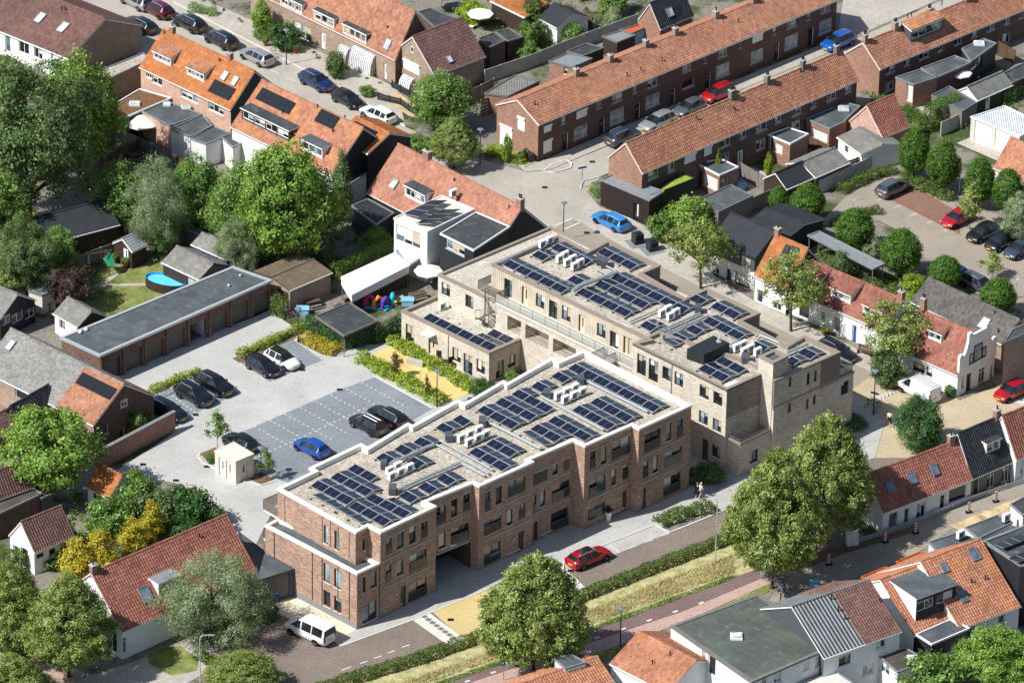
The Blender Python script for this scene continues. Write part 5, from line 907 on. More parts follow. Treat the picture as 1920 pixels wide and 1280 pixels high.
 {'name':'small_house','label':'little white cottage with red tiles at the left edge','o':(-44.35,-47.61),'yaw':0.73,'L':4.62,'w':3.76,'he':2.7,'hr':4.94,'bf':0.5,'front':[('d',0.28,1.6,1.24,2.11,'black_clad'),('d',1.74,1.43,2.6,2.08,'black_clad'),('w',3.07,1.42,3.97,2.15)],'left':[('d',1.7,0.17,2.77,2.22,'black_clad'),('d',0.43,-0.02,1.35,1.87,'black_clad')],'roof':'tile_brown','wall':'white_wall'},
 {'name':'small_house','label':'brown roofed brick barn at the far left edge','o':(-49.74,-39.83),'yaw':0.68,'L':5.59,'w':2.71,'he':3.2,'hr':5.2,'bf':0.5,'roof':'tile_brown','wall':'brick_brown'},
 {'name':'garden_shed','label':'orange tiled white shed behind the long garden wall','o':(-40.31,-34.69),'yaw':-0.75,'L':3.02,'w':3.34,'he':2.3,'hr':3.98,'bf':0.5,'front':[('w0',0.72,1.18,2.01,2.3,'dark_frame')],'roof':'tile_bright','wall':'white_wall','cat':'shed'},
 {'name':'farmhouse','label':'long house with grey slates and an orange tiled end','o':(-52.39,-13.47),'yaw':-0.74,'L':16.08,'w':8.08,'he':3.2,'hr':6.08,'bf':0.5,'front':[('d',4.79,1.9,6.82,4.5,'tarp_blue')],'right':[('w',1.28,1.79,1.96,2.11),('w',3.41,0.12,4.11,1.04)],'gable_r':[('w',3.61,3.55,4.48,4.31)],'sky':[(1.32,0.68,0.8,1.2)],'pv':[(11.14,0.57,15.99,0.84,4,1)],'roof':'tile_rust','segs':[(0,0.67,'slate_grey'),(0.67,1,'tile_rust')],'wall':'brick_brown','front_mat':'brick_tan','ridge':'slate_grey'},
 {'name':'barn','label':'dark tiled gable roof in the left garden','o':(-47.77,-23.66),'yaw':0.93,'L':5.45,'w':2.23,'he':2.8,'hr':4.3,'bf':0.5,'roof':'tile_dark','wall':'wood_dark','fascia':'dark_metal','cat':'barn'},
 {'name':'lean_to','label':'low brown tiled roof under the maple at the left edge','o':(-50.55,-25.78),'yaw':0.8,'L':4.11,'w':2.72,'he':2.2,'hr':3.55,'bf':0.5,'roof':'tile_brown','wall':'brick_brown','cat':'shed'},
 {'name':'barn','label':'black boarded barn with a glazed gable at the left edge','o':(-55.15,0.86),'yaw':-0.66,'L':4.42,'w':5.17,'he':2.6,'hr':4.29,'bf':0.5,'right':[('wf',0.23,1.77,1.57,2.25),('wf',1.67,1.38,3.41,1.9),('wf',3.65,0.98,5.41,1.7)],'roof':'corrugated_grey','wall':'wood_dark','gr_mat':'black_clad','fascia':'white_paint','cat':'barn'},
 {'name':'garden_shed','label':'black shed with white lattice window and grey sheet roof','o':(-46.31,0.04),'yaw':-0.82,'L':3.73,'w':3.54,'he':2.3,'hr':3.43,'bf':0.5,'front':[('w',0.67,0.82,1.64,2.04)],'roof':'corrugated_grey','wall':'wood_dark','front_mat':'white_paint','cat':'shed','fascia':'white_paint'},
 {'name':'garden_pavilion','label':'open garden pavilion with corrugated roof beside the pool','o':(-36.07,11.38),'yaw':-0.74,'L':5.3,'w':4.11,'he':2.4,'hr':3.41,'bf':0.5,'front':[('wf',3.56,1.02,4.77,1.99)],'roof':'corrugated_grey','wall':'wood_grey','front_mat':'wood_dark','cat':'pavilion','fascia':'dark_metal'},
 {'name':'garden_shed','label':'grey roofed white shed with blue boards behind the pavilion','o':(-33.26,15.29),'yaw':-0.71,'L':4.99,'w':2.96,'he':2.5,'hr':3.19,'bf':0.5,'roof':'slate_grey','wall':'cloth_blue','cat':'shed','fascia':'white_paint'},
 {'name':'play_cabin','label':'little garden cabin with a red door and white porch','o':(-39.49,14.09),'yaw':0.85,'L':2.1,'w':2.6,'he':2.2,'hr':3.1,'bf':0.5,'left':[('d',1.25,0.31,2.08,2.18,'white_paint')],'roof':'zinc','wall':'wood_dark','cat':'cabin','gl_mat':'wood_dark'},
 {'name':'brick_garage','label':'low brown roofed brick garage with an open front','o':(-22.74,5.44),'yaw':0.78,'L':5.62,'w':5.32,'he':2.6,'hr':3.02,'bf':0.5,'left':[('g',3.28,0.72,5.11,2.06,'wood_dark')],'roof':'corrugated_brown','wall':'brick_tan','fascia':'bitumen_brown','cat':'garage'},
 {'name':'long_shed','label':'long black corrugated shed under the trees at the left','o':(-49.69,14.21),'yaw':0.57,'L':10.02,'w':6,'he':2.4,'hr':3.9,'bf':0.5,'roof':'corrugated_dark','wall':'wood_dark','fascia':'dark_metal','cat':'shed'},
 {'name':'garden_shed','label':'white walled shed with dark felt roof near the top','o':(2.39,72.49),'yaw':-0.88,'L':3.19,'w':4.5,'he':2.2,'hr':3.3,'bf':0.5,'roof':'corrugated_dark','wall':'white_wall','cat':'shed'},
 {'name':'garden_pavilion','label':'orange roofed open pavilion at the top','o':(-3.01,76.48),'yaw':-0.83,'L':5.6,'w':4.2,'he':2.3,'hr':3.0,'bf':0.78,'roof':'tile_bright','wall':'wood_dark','cat':'pavilion'},
 {'name':'village_house','label':'dark grey tiled gable house at the top edge','o':(15.93,68.27),'yaw':0.79,'L':5.22,'w':3.26,'he':3.2,'hr':5.62,'bf':0.5,'sky':[(2.09,0.41,0.9,1.1)],'roof':'tile_dark','wall':'brick_rust'},
 {'name':'white_shed','label':'white rendered shed with grey ribbed roof and tiny window','o':(34.86,43.39),'yaw':-1.04,'L':4.64,'w':5.0,'he':2.3,'hr':2.84,'bf':0.52,'front':[('w',1.35,1.17,1.99,2.1,'dark_frame')],'roof':'corrugated_grey','wall':'white_wall','cat':'shed'},
 {'name':'garage_shed','label':'corrugated roofed brick garage by the concrete fence','o':(31.97,33.82),'yaw':0.77,'L':5.12,'w':4.2,'he':2.3,'hr':3.2,'bf':0.5,'roof':'corrugated_grey','wall':'brick_brown','cat':'garage'},
 {'name':'garden_shed','label':'dark felted shed roof by the parking lot','o':(28.83,31.35),'yaw':0.77,'L':3.91,'w':3.29,'he':2.1,'hr':3.29,'bf':0.5,'roof':'corrugated_dark','wall':'wood_dark','cat':'shed'},
 {'name':'garden_shed','label':'small gabled shed with white door behind the parasols','o':(50.54,53.73),'yaw':0.78,'L':5.71,'w':3.0,'he':2.1,'hr':3.1,'bf':0.5,'front':[('d',1.46,0.53,2.28,2.01,'white_paint')],'roof':'corrugated_grey','wall':'wood_dark','cat':'shed','gl_mat':'white_wall'},
 {'name':'village_house','label':'orange tiled roof cut by the right edge','o':(51.22,35.62),'yaw':-0.83,'L':5.41,'w':4.46,'he':3.0,'hr':5.72,'bf':0.5,'roof':'tile_orange','wall':'white_wall'},
]
DATA['FLATS'] = [
 {'name':'brick_house','label':'dark brick house with shutters at the right edge','pts':[(54.11,-4.83),(53.4,-3.73),(49.86,-6.9),(48.92,-9.61)],'z':6.2,'cat':'house','wall':'brick_tan','roof':'bitumen'},
 {'name':'flat_house','label':'large grey flat roofed white house at the bottom edge','pts':[(21.98,-72.4),(29.74,-65.95),(23.01,-57.14),(14.93,-63.06)],'z':5.2,'cat':'house','dome':[(20.84,-64.76,1.1,1.1)],'wall':'white_wall','roof':'bitumen_green','cap':'concrete_dark','rim':0.3,'dep':0.08,'feats':{3:[('d',5.51,3.1,6.58,5.07,'black_clad'),('w',4.58,3.48,5.14,5.1)],0:[('w',1.24,4.37,1.96,4.85),('w',2.76,3.98,3.68,4.85),('w0',6.27,3.87,6.99,4.83,'white_frame','blind_white'),('w0',7.75,3.69,8.52,4.82,'white_frame','blind_white')]}},
 {'name':'flat_house','label':'black clad block with solar panels at the right edge','pts':[(47.3,-53.44),(51.58,-53.48),(48.69,-45.8),(44.13,-49.2)],'z':6.6,'cat':'house','wall':'black_clad','roof':'bitumen','rim':0.2},
 {'name':'roof_box','label':'white box with grey roof in front of the linden trunk','pts':[(5.34,-69.72),(7.19,-68.58),(5.9,-67.34),(4.37,-68.07)],'z':4.6,'cat':'house','wall':'white_wall','roof':'bitumen_grey'},
 {'name':'garage_block','label':'dark grey flat garage between the white house and the brick building','pts':[(-23.29,-53.02),(-19.91,-50.7),(-22.36,-48.18),(-25.42,-44.06)],'z':3.1,'cat':'garage','wall':'grey_clad','roof':'bitumen_grey','cap':'grey_clad','feats':{0:[('g',1.16,0.36,3.62,2.87,'concrete_dark')]}},
 {'name':'extension','label':'flat roofed brown extension at the left edge','pts':[(-44.55,-37.31),(-45.52,-36.12),(-48.85,-38.58),(-48.58,-41.58)],'z':2.9,'cat':'extension','wall':'brick_brown','roof':'bitumen_brown'},
 {'name':'brick_extension','label':'dark flat extension beside the brown barn','pts':[(-44.48,-37.63),(-43.46,-36.57),(-44.66,-34.9),(-45.54,-35.62)],'z':2.6,'cat':'extension','wall':'grey_clad','roof':'bitumen_grey'},
 {'name':'garden_shed','label':'pale green curved roof shed by the purple tree','pts':[(-47.9,3.83),(-46.63,5.05),(-49.02,6.32),(-49.34,4.75)],'z':2.3,'cat':'shed','wall':'cream','roof':'zinc'},
 {'name':'garden_shed','label':'blue grey curved shed roof beneath the willow','pts':[(-32.08,17.75),(-31.77,22.01),(-34.59,22.51),(-35.24,19.44)],'z':2.3,'cat':'shed','wall':'grey_clad','roof':'zinc'},
 {'name':'extension','label':'brown moss roofed extension behind the orange row','pts':[(-42.56,43.29),(-37.58,48.57),(-41.13,50.65),(-44.38,45.63)],'z':3.0,'cat':'extension','dome':[(-41.42,46.86,1.2,0.9)],'wall':'black_clad','roof':'moss_roof','cap':'white_paint','feats':{3:[('d',0.98,1.02,2.08,2.65,'white_paint')]}},
 {'name':'extension','label':'dark flat extension with gravel and curved dark panel','pts':[(-44.82,52.96),(-40.55,58.14),(-41.35,59.71),(-46.22,54.71)],'z':3.0,'cat':'extension','wall':'brick_tan','roof':'roof_gravel'},
 {'name':'extension','label':'grey flat extension with bay end and two roof lights','pts':[(-37.23,41.57),(-34.03,44.54),(-38.1,47.68),(-40.45,44.93)],'z':3.1,'cat':'extension','dome':[(-37.9,46.67,0.8,0.6),(-35.8,46.01,1.0,0.6)],'wall':'brick_pink','roof':'bitumen_grey'},
 {'name':'extension','label':'grey flat extension beside the lean-to glass roof','pts':[(-34.97,39.26),(-32.72,41.96),(-33.93,44.53),(-37.11,41.12)],'z':3.0,'cat':'extension','wall':'white_wall','roof':'bitumen_grey'},
 {'name':'extension','label':'dark flat extension with a chimney stub and step','pts':[(-33.16,37.81),(-30.6,40.29),(-32.64,42.16),(-34.86,39.03)],'z':2.9,'cat':'extension','wall':'white_wall','roof':'bitumen_grey'},
 {'name':'extension','label':'white flat extension under the dormered orange house','pts':[(-30.24,37.07),(-28.44,39.3),(-30.27,41.18),(-31.63,39.6)],'z':2.9,'cat':'extension','wall':'white_wall','roof':'bitumen_grey'},
 {'name':'extension','label':'dark brick flat extension under the end house','pts':[(-17.48,28.23),(-15.6,31.18),(-19.05,35.01),(-20.86,32.6)],'z':3.2,'cat':'extension','wall':'white_wall','roof':'bitumen','feats':{3:[('w',1.64,0.89,2.77,2.43)]}},
 {'name':'upper_extension','label':'white flat roofed upper extension with solar panels behind the pink roof','pts':[(-8.91,12.35),(-4.2,17.59),(-7.6,20.52),(-12.4,15.23)],'z':6.0,'cat':'extension','wall':'white_wall','roof':'concrete_light','cap':'white_paint','dep':0.1,'feats':{3:[('w',0.23,3.48,3.57,5.38)]}},
 {'name':'upper_extension','label':'black clad flat roofed upper extension beside the pale brick block','pts':[(-4.1,8.43),(-0.5,13.81),(-3.95,16.92),(-7.55,11.97)],'z':6.0,'cat':'extension','wall':'black_clad','roof':'bitumen','cap':'white_paint','feats':{3:[('w',0.86,4.94,3.59,6.2)]}},
 {'name':'terrace_extension','label':'dark roofed extension beside the pink house gable','pts':[(-14.4,19.54),(-12.64,22.28),(-15.41,25.36),(-17.04,23.7)],'z':3.0,'cat':'extension','wall':'black_clad','roof':'corrugated_dark'},
 {'name':'garden_shed','label':'dark flat shed roof behind the steep brown house','pts':[(-3.05,63.31),(-1.38,65.1),(-2.6,67.14),(-4.38,65.43)],'z':2.8,'cat':'shed','wall':'brick_brown','roof':'bitumen'},
 {'name':'garden_shed','label':'second dark shed roof behind the steep brown house','pts':[(-1.08,65.39),(0.51,66.53),(-0.91,68.57),(-2.5,67.8)],'z':2.6,'cat':'shed','wall':'wood_dark','roof':'bitumen'},
 {'name':'garden_shed','label':'grey roofed brick shed with white window beside the long fence','pts':[(6.11,59.14),(8.3,61.52),(5.52,62.78),(3.53,60.63)],'z':2.5,'cat':'shed','wall':'brick_rust','roof':'zinc','feats':{3:[('w',1.86,1.33,2.34,2.23)]}},
 {'name':'garden_shed','label':'black felt flat shed behind the brick terrace','pts':[(7.3,61.96),(9.6,64.14),(7.71,65.21),(5.52,63.03)],'z':2.6,'cat':'shed','wall':'wood_dark','roof':'bitumen'},
 {'name':'garden_shed','label':'long corrugated brick shed by the wooden gate','pts':[(-0.94,51.81),(2.47,55.78),(-0.3,57.02),(-3.5,52.38)],'z':2.4,'cat':'shed','wall':'brick_rust','roof':'corrugated_grey'},
 {'name':'garden_shed','label':'small grey shed by the turquoise pool wall','pts':[(11.12,66.23),(13.14,68.18),(11.95,69.54),(9.53,67.79)],'z':2.3,'cat':'shed','wall':'wood_dark','roof':'zinc'},
 {'name':'garden_shed','label':'red flat roof by the turquoise pool wall','pts':[(12.74,68.42),(14.88,70.63),(14.38,71.31),(11.44,69.3)],'z':2.4,'cat':'shed','wall':'tarp_blue','roof':'terracotta'},
 {'name':'garden_shed','label':'dark flat roofs behind the orange house row','pts':[(-9.33,68.25),(-6.97,70.71),(-9.84,73.19),(-11.23,72.18)],'z':2.8,'cat':'shed','wall':'brick_brown','roof':'bitumen'},
 {'name':'extension','label':'white framed flat extension of the brick terrace','pts':[(21.71,32.63),(23.76,34.63),(21.99,36.47),(19.38,35.29)],'z':2.9,'cat':'extension','wall':'brick_rust','roof':'bitumen_grey','cap':'white_paint','feats':{3:[('w0',1.18,0.8,3.28,2.27,'white_frame','blind_white'),('d',0.27,0.22,0.83,2.16,'black_clad')],0:[('w',0.36,1.18,1.39,2.22)]}},
 {'name':'extension','label':'brick flat extension with white blind window','pts':[(29.49,40.23),(31.51,42.7),(29.43,44.14),(27.25,42.31)],'z':3.0,'cat':'extension','wall':'brick_rust','roof':'bitumen_grey','cap':'white_paint','feats':{3:[('w0',0.9,1.38,2.0,2.3,'white_frame','blind_white'),('d',0.17,1.23,0.64,2.9,'black_clad')]}},
 {'name':'extension','label':'low brick extension with roof light and white bay window','pts':[(33.89,44.11),(35.41,45.71),(37.44,49.77),(35.82,50.59),(31.46,46.42)],'z':3.0,'cat':'extension','dome':[(35.61,48.98,1.2,1.0)],'wall':'brick_rust','roof':'bitumen_grey','feats':{4:[('w0',0.66,1.39,3.1,1.94,'white_frame','blind_white')]}},
 {'name':'garden_shed','label':'flat grey shed with a ladder on its roof','pts':[(21.45,25.24),(25.15,29.13),(22.94,31.55),(19.44,28.06)],'z':2.3,'cat':'shed','wall':'wood_grey','roof':'bitumen_grey'},
 {'name':'extension','label':'flat extension with white bay behind the right terrace','pts':[(43.61,55.4),(46.28,57.32),(44.61,59.3),(41.73,57.13)],'z':3.0,'cat':'extension','wall':'brick_rust','roof':'bitumen_grey','feats':{3:[('w0',1.68,0.73,3.13,2.76,'white_frame','blind_white')]}},
 {'name':'extension','label':'long grey flat extension behind the right terrace','pts':[(46.28,57.32),(50.29,61.37),(48.6,62.91),(44.63,59.53)],'z':3.0,'cat':'extension','wall':'brick_brown','roof':'bitumen_grey'},
 {'name':'extension','label':'dark glazed flat extension with a roof light','pts':[(50.28,61.39),(53.39,66.15),(52.06,67.25),(49.49,64.59)],'z':3.1,'cat':'extension','dome':[(51.47,65.92,1.2,0.9)],'wall':'dark_metal','roof':'bitumen_grey','feats':{0:[('wf',1.0,1.39,2.64,2.95,'dark_frame')]}},
 {'name':'garden_shed','label':'grey roofed shed beside the tall box hedge','pts':[(48.65,50.34),(50.36,52.64),(47.65,56.57),(45.55,54.22)],'z':2.3,'cat':'shed','wall':'wood_grey','roof':'bitumen_grey'},
 {'name':'garden_shed','label':'long dark shed roof at the right edge','pts':[(54.62,57.56),(57.84,60.89),(56.28,62.65),(52.83,58.85)],'z':2.4,'cat':'shed','wall':'wood_dark','roof':'bitumen'},
 {'name':'white_garage','label':'white garage block with two white doors','pts':[(51.72,45.72),(54.36,43.21),(57.11,46.39),(53.32,50.64),(49.43,47.82)],'z':2.9,'cat':'garage','wall':'concrete_light','roof':'sheet_white','cap':'white_paint','feats':{4:[('g',0.58,0.06,2.88,2.71,'shutter_white')],0:[('g',0.31,0.52,2.66,2.66,'shutter_white')]}},
 {'name':'wooden_annex','label':'dark brown timber annex with tall glazing at the junction','pts':[(14.18,26.07),(15.72,28.21),(10.46,31.98),(9.12,30.66)],'z':3.1,'cat':'annex','wall':'plank_dark','roof':'zinc','cap':'zinc','feats':{3:[('wf',4.63,-0.13,5.37,2.04,'dark_frame')],0:[]}},
 {'name':'green_roof_annex','label':'glazed annex with green sedum roof','pts':[(15.73,28.54),(19.07,31.61),(17.79,32.7),(14.3,27.31)],'z':3.0,'cat':'annex','wall':'dark_frame','roof':'sedum','cap':'black_clad'},
 {'name':'canopy','label':'long pale glass canopy behind the white cottages','pts':[(37.06,12.43),(38.29,13.59),(31.85,20.65),(30.65,19.71)],'z':2.6,'cat':'canopy','wall':'wood_dark','roof':'zinc','cap':'zinc','z0':2.3},
 {'name':'garden_pavilion','label':'white party tent behind the toys','pts':[(-16.38,4.4),(-10.73,11.05),(-12.24,13.84),(-17.6,8.19)],'z':2.7,'cat':'tent','wall':'cloth_white','roof':'cloth_white','cap':'cloth_white','rim':0.02,'dep':0.01,'z0':1.75},
 {'name':'garden_pavilion','label':'pale striped lean-to beside the white tent','pts':[(-10.88,11.21),(-9.19,13.86),(-11.47,15.77),(-12.09,14.75)],'z':2.5,'cat':'canopy','wall':'wood_grey','roof':'sheet_white','z0':2.3},
 {'name':'garden_pavilion','label':'black pergola roof beside the ivy fence','pts':[(-16.89,-4.1),(-13.61,-0.81),(-16.6,2.97),(-19.89,-0.14)],'z':2.6,'cat':'pergola','wall':'wood_dark','roof':'bitumen','z0':2.2},
 {'name':'annex','label':'flat roofed extension with air conditioners, bottom right','pts':[(40.38,-46.06),(44.41,-43.6),(42.29,-42.35),(39.57,-44.11)],'z':3.4,'cat':'extension','wall':'white_wall','roof':'bitumen_grey'},
 {'name':'annex','label':'long flat roof behind the orange tiled house','pts':[(44.26,-43.27),(47.69,-40.14),(46.42,-38.84),(43.2,-41.31)],'z':3.4,'cat':'extension','wall':'white_wall','roof':'bitumen_grey'},
 {'name':'annex','label':'white box with grey roof at the right edge below the trench','pts':[(48.66,-40.13),(50.32,-38.38),(48.99,-36.74),(47.61,-38.14)],'z':4.2,'cat':'extension','wall':'white_wall','roof':'bitumen'},
 {'name':'porch','label':'small orange tiled porch roof by the roadworks','pts':[(37.27,-48.12),(39.85,-46.29),(38.68,-45.28),(36.4,-47.17)],'z':3.0,'cat':'porch','wall':'brick_rust','roof':'tile_bright','cap':'terracotta'},
 {'name':'porch','label':'second orange porch roof beside the white side wall','pts':[(34.3,-50.67),(36.48,-48.87),(35.26,-48.2),(32.99,-50.07)],'z':3.0,'cat':'porch','wall':'brick_rust','roof':'tile_bright','cap':'terracotta'},
 {'name':'annex','label':'grey flat annex of the black box dormer house','pts':[(38.8,-62.11),(42.42,-59.16),(40.87,-57.64),(37.5,-60.44)],'z':3.2,'cat':'extension','wall':'black_clad','roof':'bitumen_grey','cap':'white_paint','feats':{3:[],0:[('wf',1.32,0.21,3.45,1.53)]}},
 {'name':'annex','label':'dark low annex beside the black box dormer house','pts':[(42.98,-61.14),(44.45,-60.0),(42.72,-57.54),(42.37,-57.87)],'z':2.6,'cat':'extension','wall':'white_wall','roof':'bitumen'},
 {'name':'annex','label':'brown flat annex with roof light at the bottom edge','pts':[(35.46,-66.69),(38.34,-64.59),(36.34,-62.5),(33.82,-63.83)],'z':3.0,'cat':'extension','dome':[(36.94,-64.33,1.0,0.7)],'wall':'white_wall','roof':'bitumen_brown','feats':{3:[('w',0.41,1.79,1.98,2.75)]}},
 {'name':'annex','label':'pale flat annex at the bottom edge','pts':[(28.81,-70.73),(31.32,-68.67),(29.78,-66.74),(26.3,-69.0)],'z':3.0,'cat':'extension','wall':'white_wall','roof':'concrete_light'},
]

# ---------------------------------------------------------------- scene helpers
def thing(name, label, cat, loc=(0, 0, 0), rz=0., group=None):
    o = bpy.data.objects.new(name, None); COL.objects.link(o)
    o.location = loc; o.rotation_euler = (0, 0, rz); o.empty_display_size = .3
    o['label'] = label; o['category'] = cat
    if group: o['group'] = group
    return o
def tag(o, label=None, cat=None, group=None, kind=None):
    for k, v in (('label', label), ('category', cat), ('group', group), ('kind', kind)):
        if v: o[k] = v
    return o
def link(name, me, parent=None, mats=None):
    o = bpy.data.objects.new(name, me); COL.objects.link(o)
    if parent is not None: o.parent = parent
    return o
class MB:
    """collects faces (any polygon) with metric UVs and material slots, builds one mesh"""
    def __init__(s, *mats): s.v = []; s.f = []; s.m = []; s.uv = []; s.mats = list(mats)
    def face(s, pts, mi=0, uv=None):
        i = len(s.v); s.v += [tuple(p) for p in pts]; s.f.append(tuple(range(i, i + len(pts)))); s.m.append(mi)
        if uv is None:
            a, b_, c = (Vector(pts[0]), Vector(pts[1]), Vector(pts[2])); n = (b_ - a).cross(c - a)
            if n.length < 1e-9 and len(pts) > 3: n = (c - a).cross(Vector(pts[3]) - a)
            n.normalize() if n.length else None
            if abs(n.z) > .97: uv = [(p[0], p[1]) for p in pts]
            else:
                t = Vector((0, 0, 1)).cross(n); t.normalize(); w = n.cross(t)
                uv = [(Vector(p).dot(t), Vector(p).dot(w)) for p in pts]
        s.uv += uv
    def box(s, x0, y0, z0, x1, y1, z1, mi=0, top=None, fr=None):
        T = fr or (lambda x, y, z: (x, y, z))
        P = [T(x, y, z) for z in (z0, z1) for (x, y) in ((x0, y0), (x1, y0), (x1, y1), (x0, y1))]
        for k in ((0, 1, 5, 4), (1, 2, 6, 5), (2, 3, 7, 6), (3, 0, 4, 7)): s.face([P[i] for i in k], mi)
        s.face([P[i] for i in (4, 5, 6, 7)], mi if top is None else top); s.face([P[i] for i in (3, 2, 1, 0)], mi)
    def tube(s, pts, r, n=8, mi=0, cap=True):
        rings = []
        for k, p in enumerate(pts):
            p = Vector(p); q = Vector(pts[min(k + 1, len(pts) - 1)]); o = Vector(pts[max(k - 1, 0)]); d = (q - o).normalized()
            a = d.cross(Vector((0, 0, 1))); a = a.normalized() if a.length > 1e-4 else Vector((1, 0, 0)); b_ = d.cross(a)
            rr = r[k] if isinstance(r, (list, tuple)) else r
            rings.append([p + (a * math.cos(2 * math.pi * j / n) + b_ * math.sin(2 * math.pi * j / n)) * rr for j in range(n)])
        for A, B in zip(rings, rings[1:]):
            for j in range(n): s.face([A[j], B[j], B[(j + 1) % n], A[(j + 1) % n]], mi)
        if cap: s.face(rings[-1][::-1], mi); s.face(rings[0], mi)
    def lathe(s, prof, n=12, c=(0, 0, 0), mi=0):
        rings = [[(c[0] + r * math.cos(2 * math.pi * j / n), c[1] + r * math.sin(2 * math.pi * j / n), c[2] + z) for j in range(n)] for r, z in prof]
        for A, B in zip(rings, rings[1:]):
            for j in range(n): s.face([A[j], A[(j + 1) % n], B[(j + 1) % n], B[j]], mi)
        s.face(rings[-1], mi)
    def mesh(s, name):
        me = bpy.data.meshes.new(name); me.from_pydata(s.v, [], s.f)
        for m in s.mats: me.materials.append(M(m) if isinstance(m, str) else m)
        me.polygons.foreach_set('material_index', s.m)
        uv = me.uv_layers.new(name='UVMap'); uv.data.foreach_set('uv', [c for p in s.uv for c in p])
        me.update(); return me
    def build(s, name, parent=None, smooth=False):
        me = s.mesh(name)
        if smooth: me.shade_smooth()
        return link(name, me, parent)
def npmesh(name, V, F, mats, shade=None, uv=None, smooth=False):
    """fast mesh from numpy arrays; F is (n,3) or (n,4)"""
    me = bpy.data.meshes.new(name); k = F.shape[1]
    me.vertices.add(len(V)); me.vertices.foreach_set('co', V.astype(np.float32).ravel())
    me.loops.add(F.size); me.loops.foreach_set('vertex_index', F.astype(np.int32).ravel())
    me.polygons.add(len(F)); me.polygons.foreach_set('loop_start', np.arange(0, F.size, k, dtype=np.int32))
    me.polygons.foreach_set('loop_total', np.full(len(F), k, dtype=np.int32))
    if uv is not None:
        l = me.uv_layers.new(name='UVMap'); l.data.foreach_set('uv', uv.astype(np.float32).ravel())
    if shade is not None:
        a = me.attributes.new('shade', 'FLOAT', 'FACE'); a.data.foreach_set('value', shade.astype(np.float32))
    for m in mats: me.materials.append(M(m))
    if smooth: me.polygons.foreach_set('use_smooth', np.ones(len(F), dtype=bool))
    me.update(calc_edges=True); return me

# ---------------------------------------------------------------- walls, windows
def frame_of(A, B):
    """wall frame: local function (u, out, z) -> point, walls run A->B with the outside on the right"""
    A = Vector((A[0], A[1])); B = Vector((B[0], B[1])); t = (B - A).normalized(); n = Vector((t.y, -t.x))
    def T(u, o, z): return (A.x + t.x * u + n.x * o, A.y + t.y * u + n.y * o, z)
    T.L = (B - A).length
    return T
GLASSES = ['glass', 'glass', 'glass_sky', 'glass']
WIN_CACHE = {}
def window(parent, T, u0, z0, u1, z1, frame='white_frame', glass=None, mull=1, sill=True, rec=.12, rail=False, name='window', trans=0, reveal=None):
    w, h = u1 - u0, z1 - z0; fw = .075 if w > .6 else .055
    m = MB(frame)
    def bar(a, b_, c, d, o0=-.06, o1=0.): m.box(a, o0 - rec, b_, c, o1 - rec + .015, d, fr=T)
    bar(u0, z0, u1, z0 + fw); bar(u0, z1 - fw, u1, z1); bar(u0, z0 + fw, u0 + fw, z1 - fw); bar(u1 - fw, z0 + fw, u1, z1 - fw)
    xs = [u0 + fw + (w - 2 * fw) * k / (mull + 1) for k in range(mull + 2)]
    for x in xs[1:-1]: bar(x - fw * .4, z0 + fw, x + fw * .4, z1 - fw)
    if trans: bar(u0 + fw, z1 - trans - .03, u1 - fw, z1 - trans + .03)
    wo = m.build(name, parent)
    if parent.parent is not None: wo = parent      # never deeper than thing > part > sub-part
    for a, b_ in zip(xs, xs[1:]):
        g = glass or random.choice(GLASSES); p = MB(g); p.face([T(a, -rec - .03, z0 + fw), T(b_, -rec - .03, z0 + fw), T(b_, -rec - .03, z1 - fw), T(a, -rec - .03, z1 - fw)])
        if glass in (None, 'glass') and random.random() < .65 and h > .6:   # a curtain or blind just behind the glass, part of the way down
            f = random.uniform(.2, .95); p.mats.append(random.choice(['blind_white', 'blind_beige', 'glass_pale']))
            p.face([T(a, -rec - .026, z1 - fw - (h - 2 * fw) * f), T(b_, -rec - .026, z1 - fw - (h - 2 * fw) * f), T(b_, -rec - .026, z1 - fw), T(a, -rec - .026, z1 - fw)], 1)
        p.build('pane', wo)
    if sill:
        s = MB('concrete_light' if sill is True else sill); s.box(u0 - .06, -rec + .02, z0 - .07, u1 + .06, .06, z0 - .003, fr=T); s.build('sill', wo)
    if rail:
        s = MB('taupe_metal'); s.box(u0 + .02, .02, z0 + .98, u1 - .02, .06, z0 + 1.03, fr=T); s.box(u0 + .02, .02, z0 + .05, u1 - .02, .06, z0 + .09, fr=T); s.build('railing', wo)
        s = MB('rail_glass_dark'); s.box(u0 + .03, .03, z0 + .1, u1 - .03, .05, z0 + .97, fr=T); s.build('railing_panel', wo)
    return wo
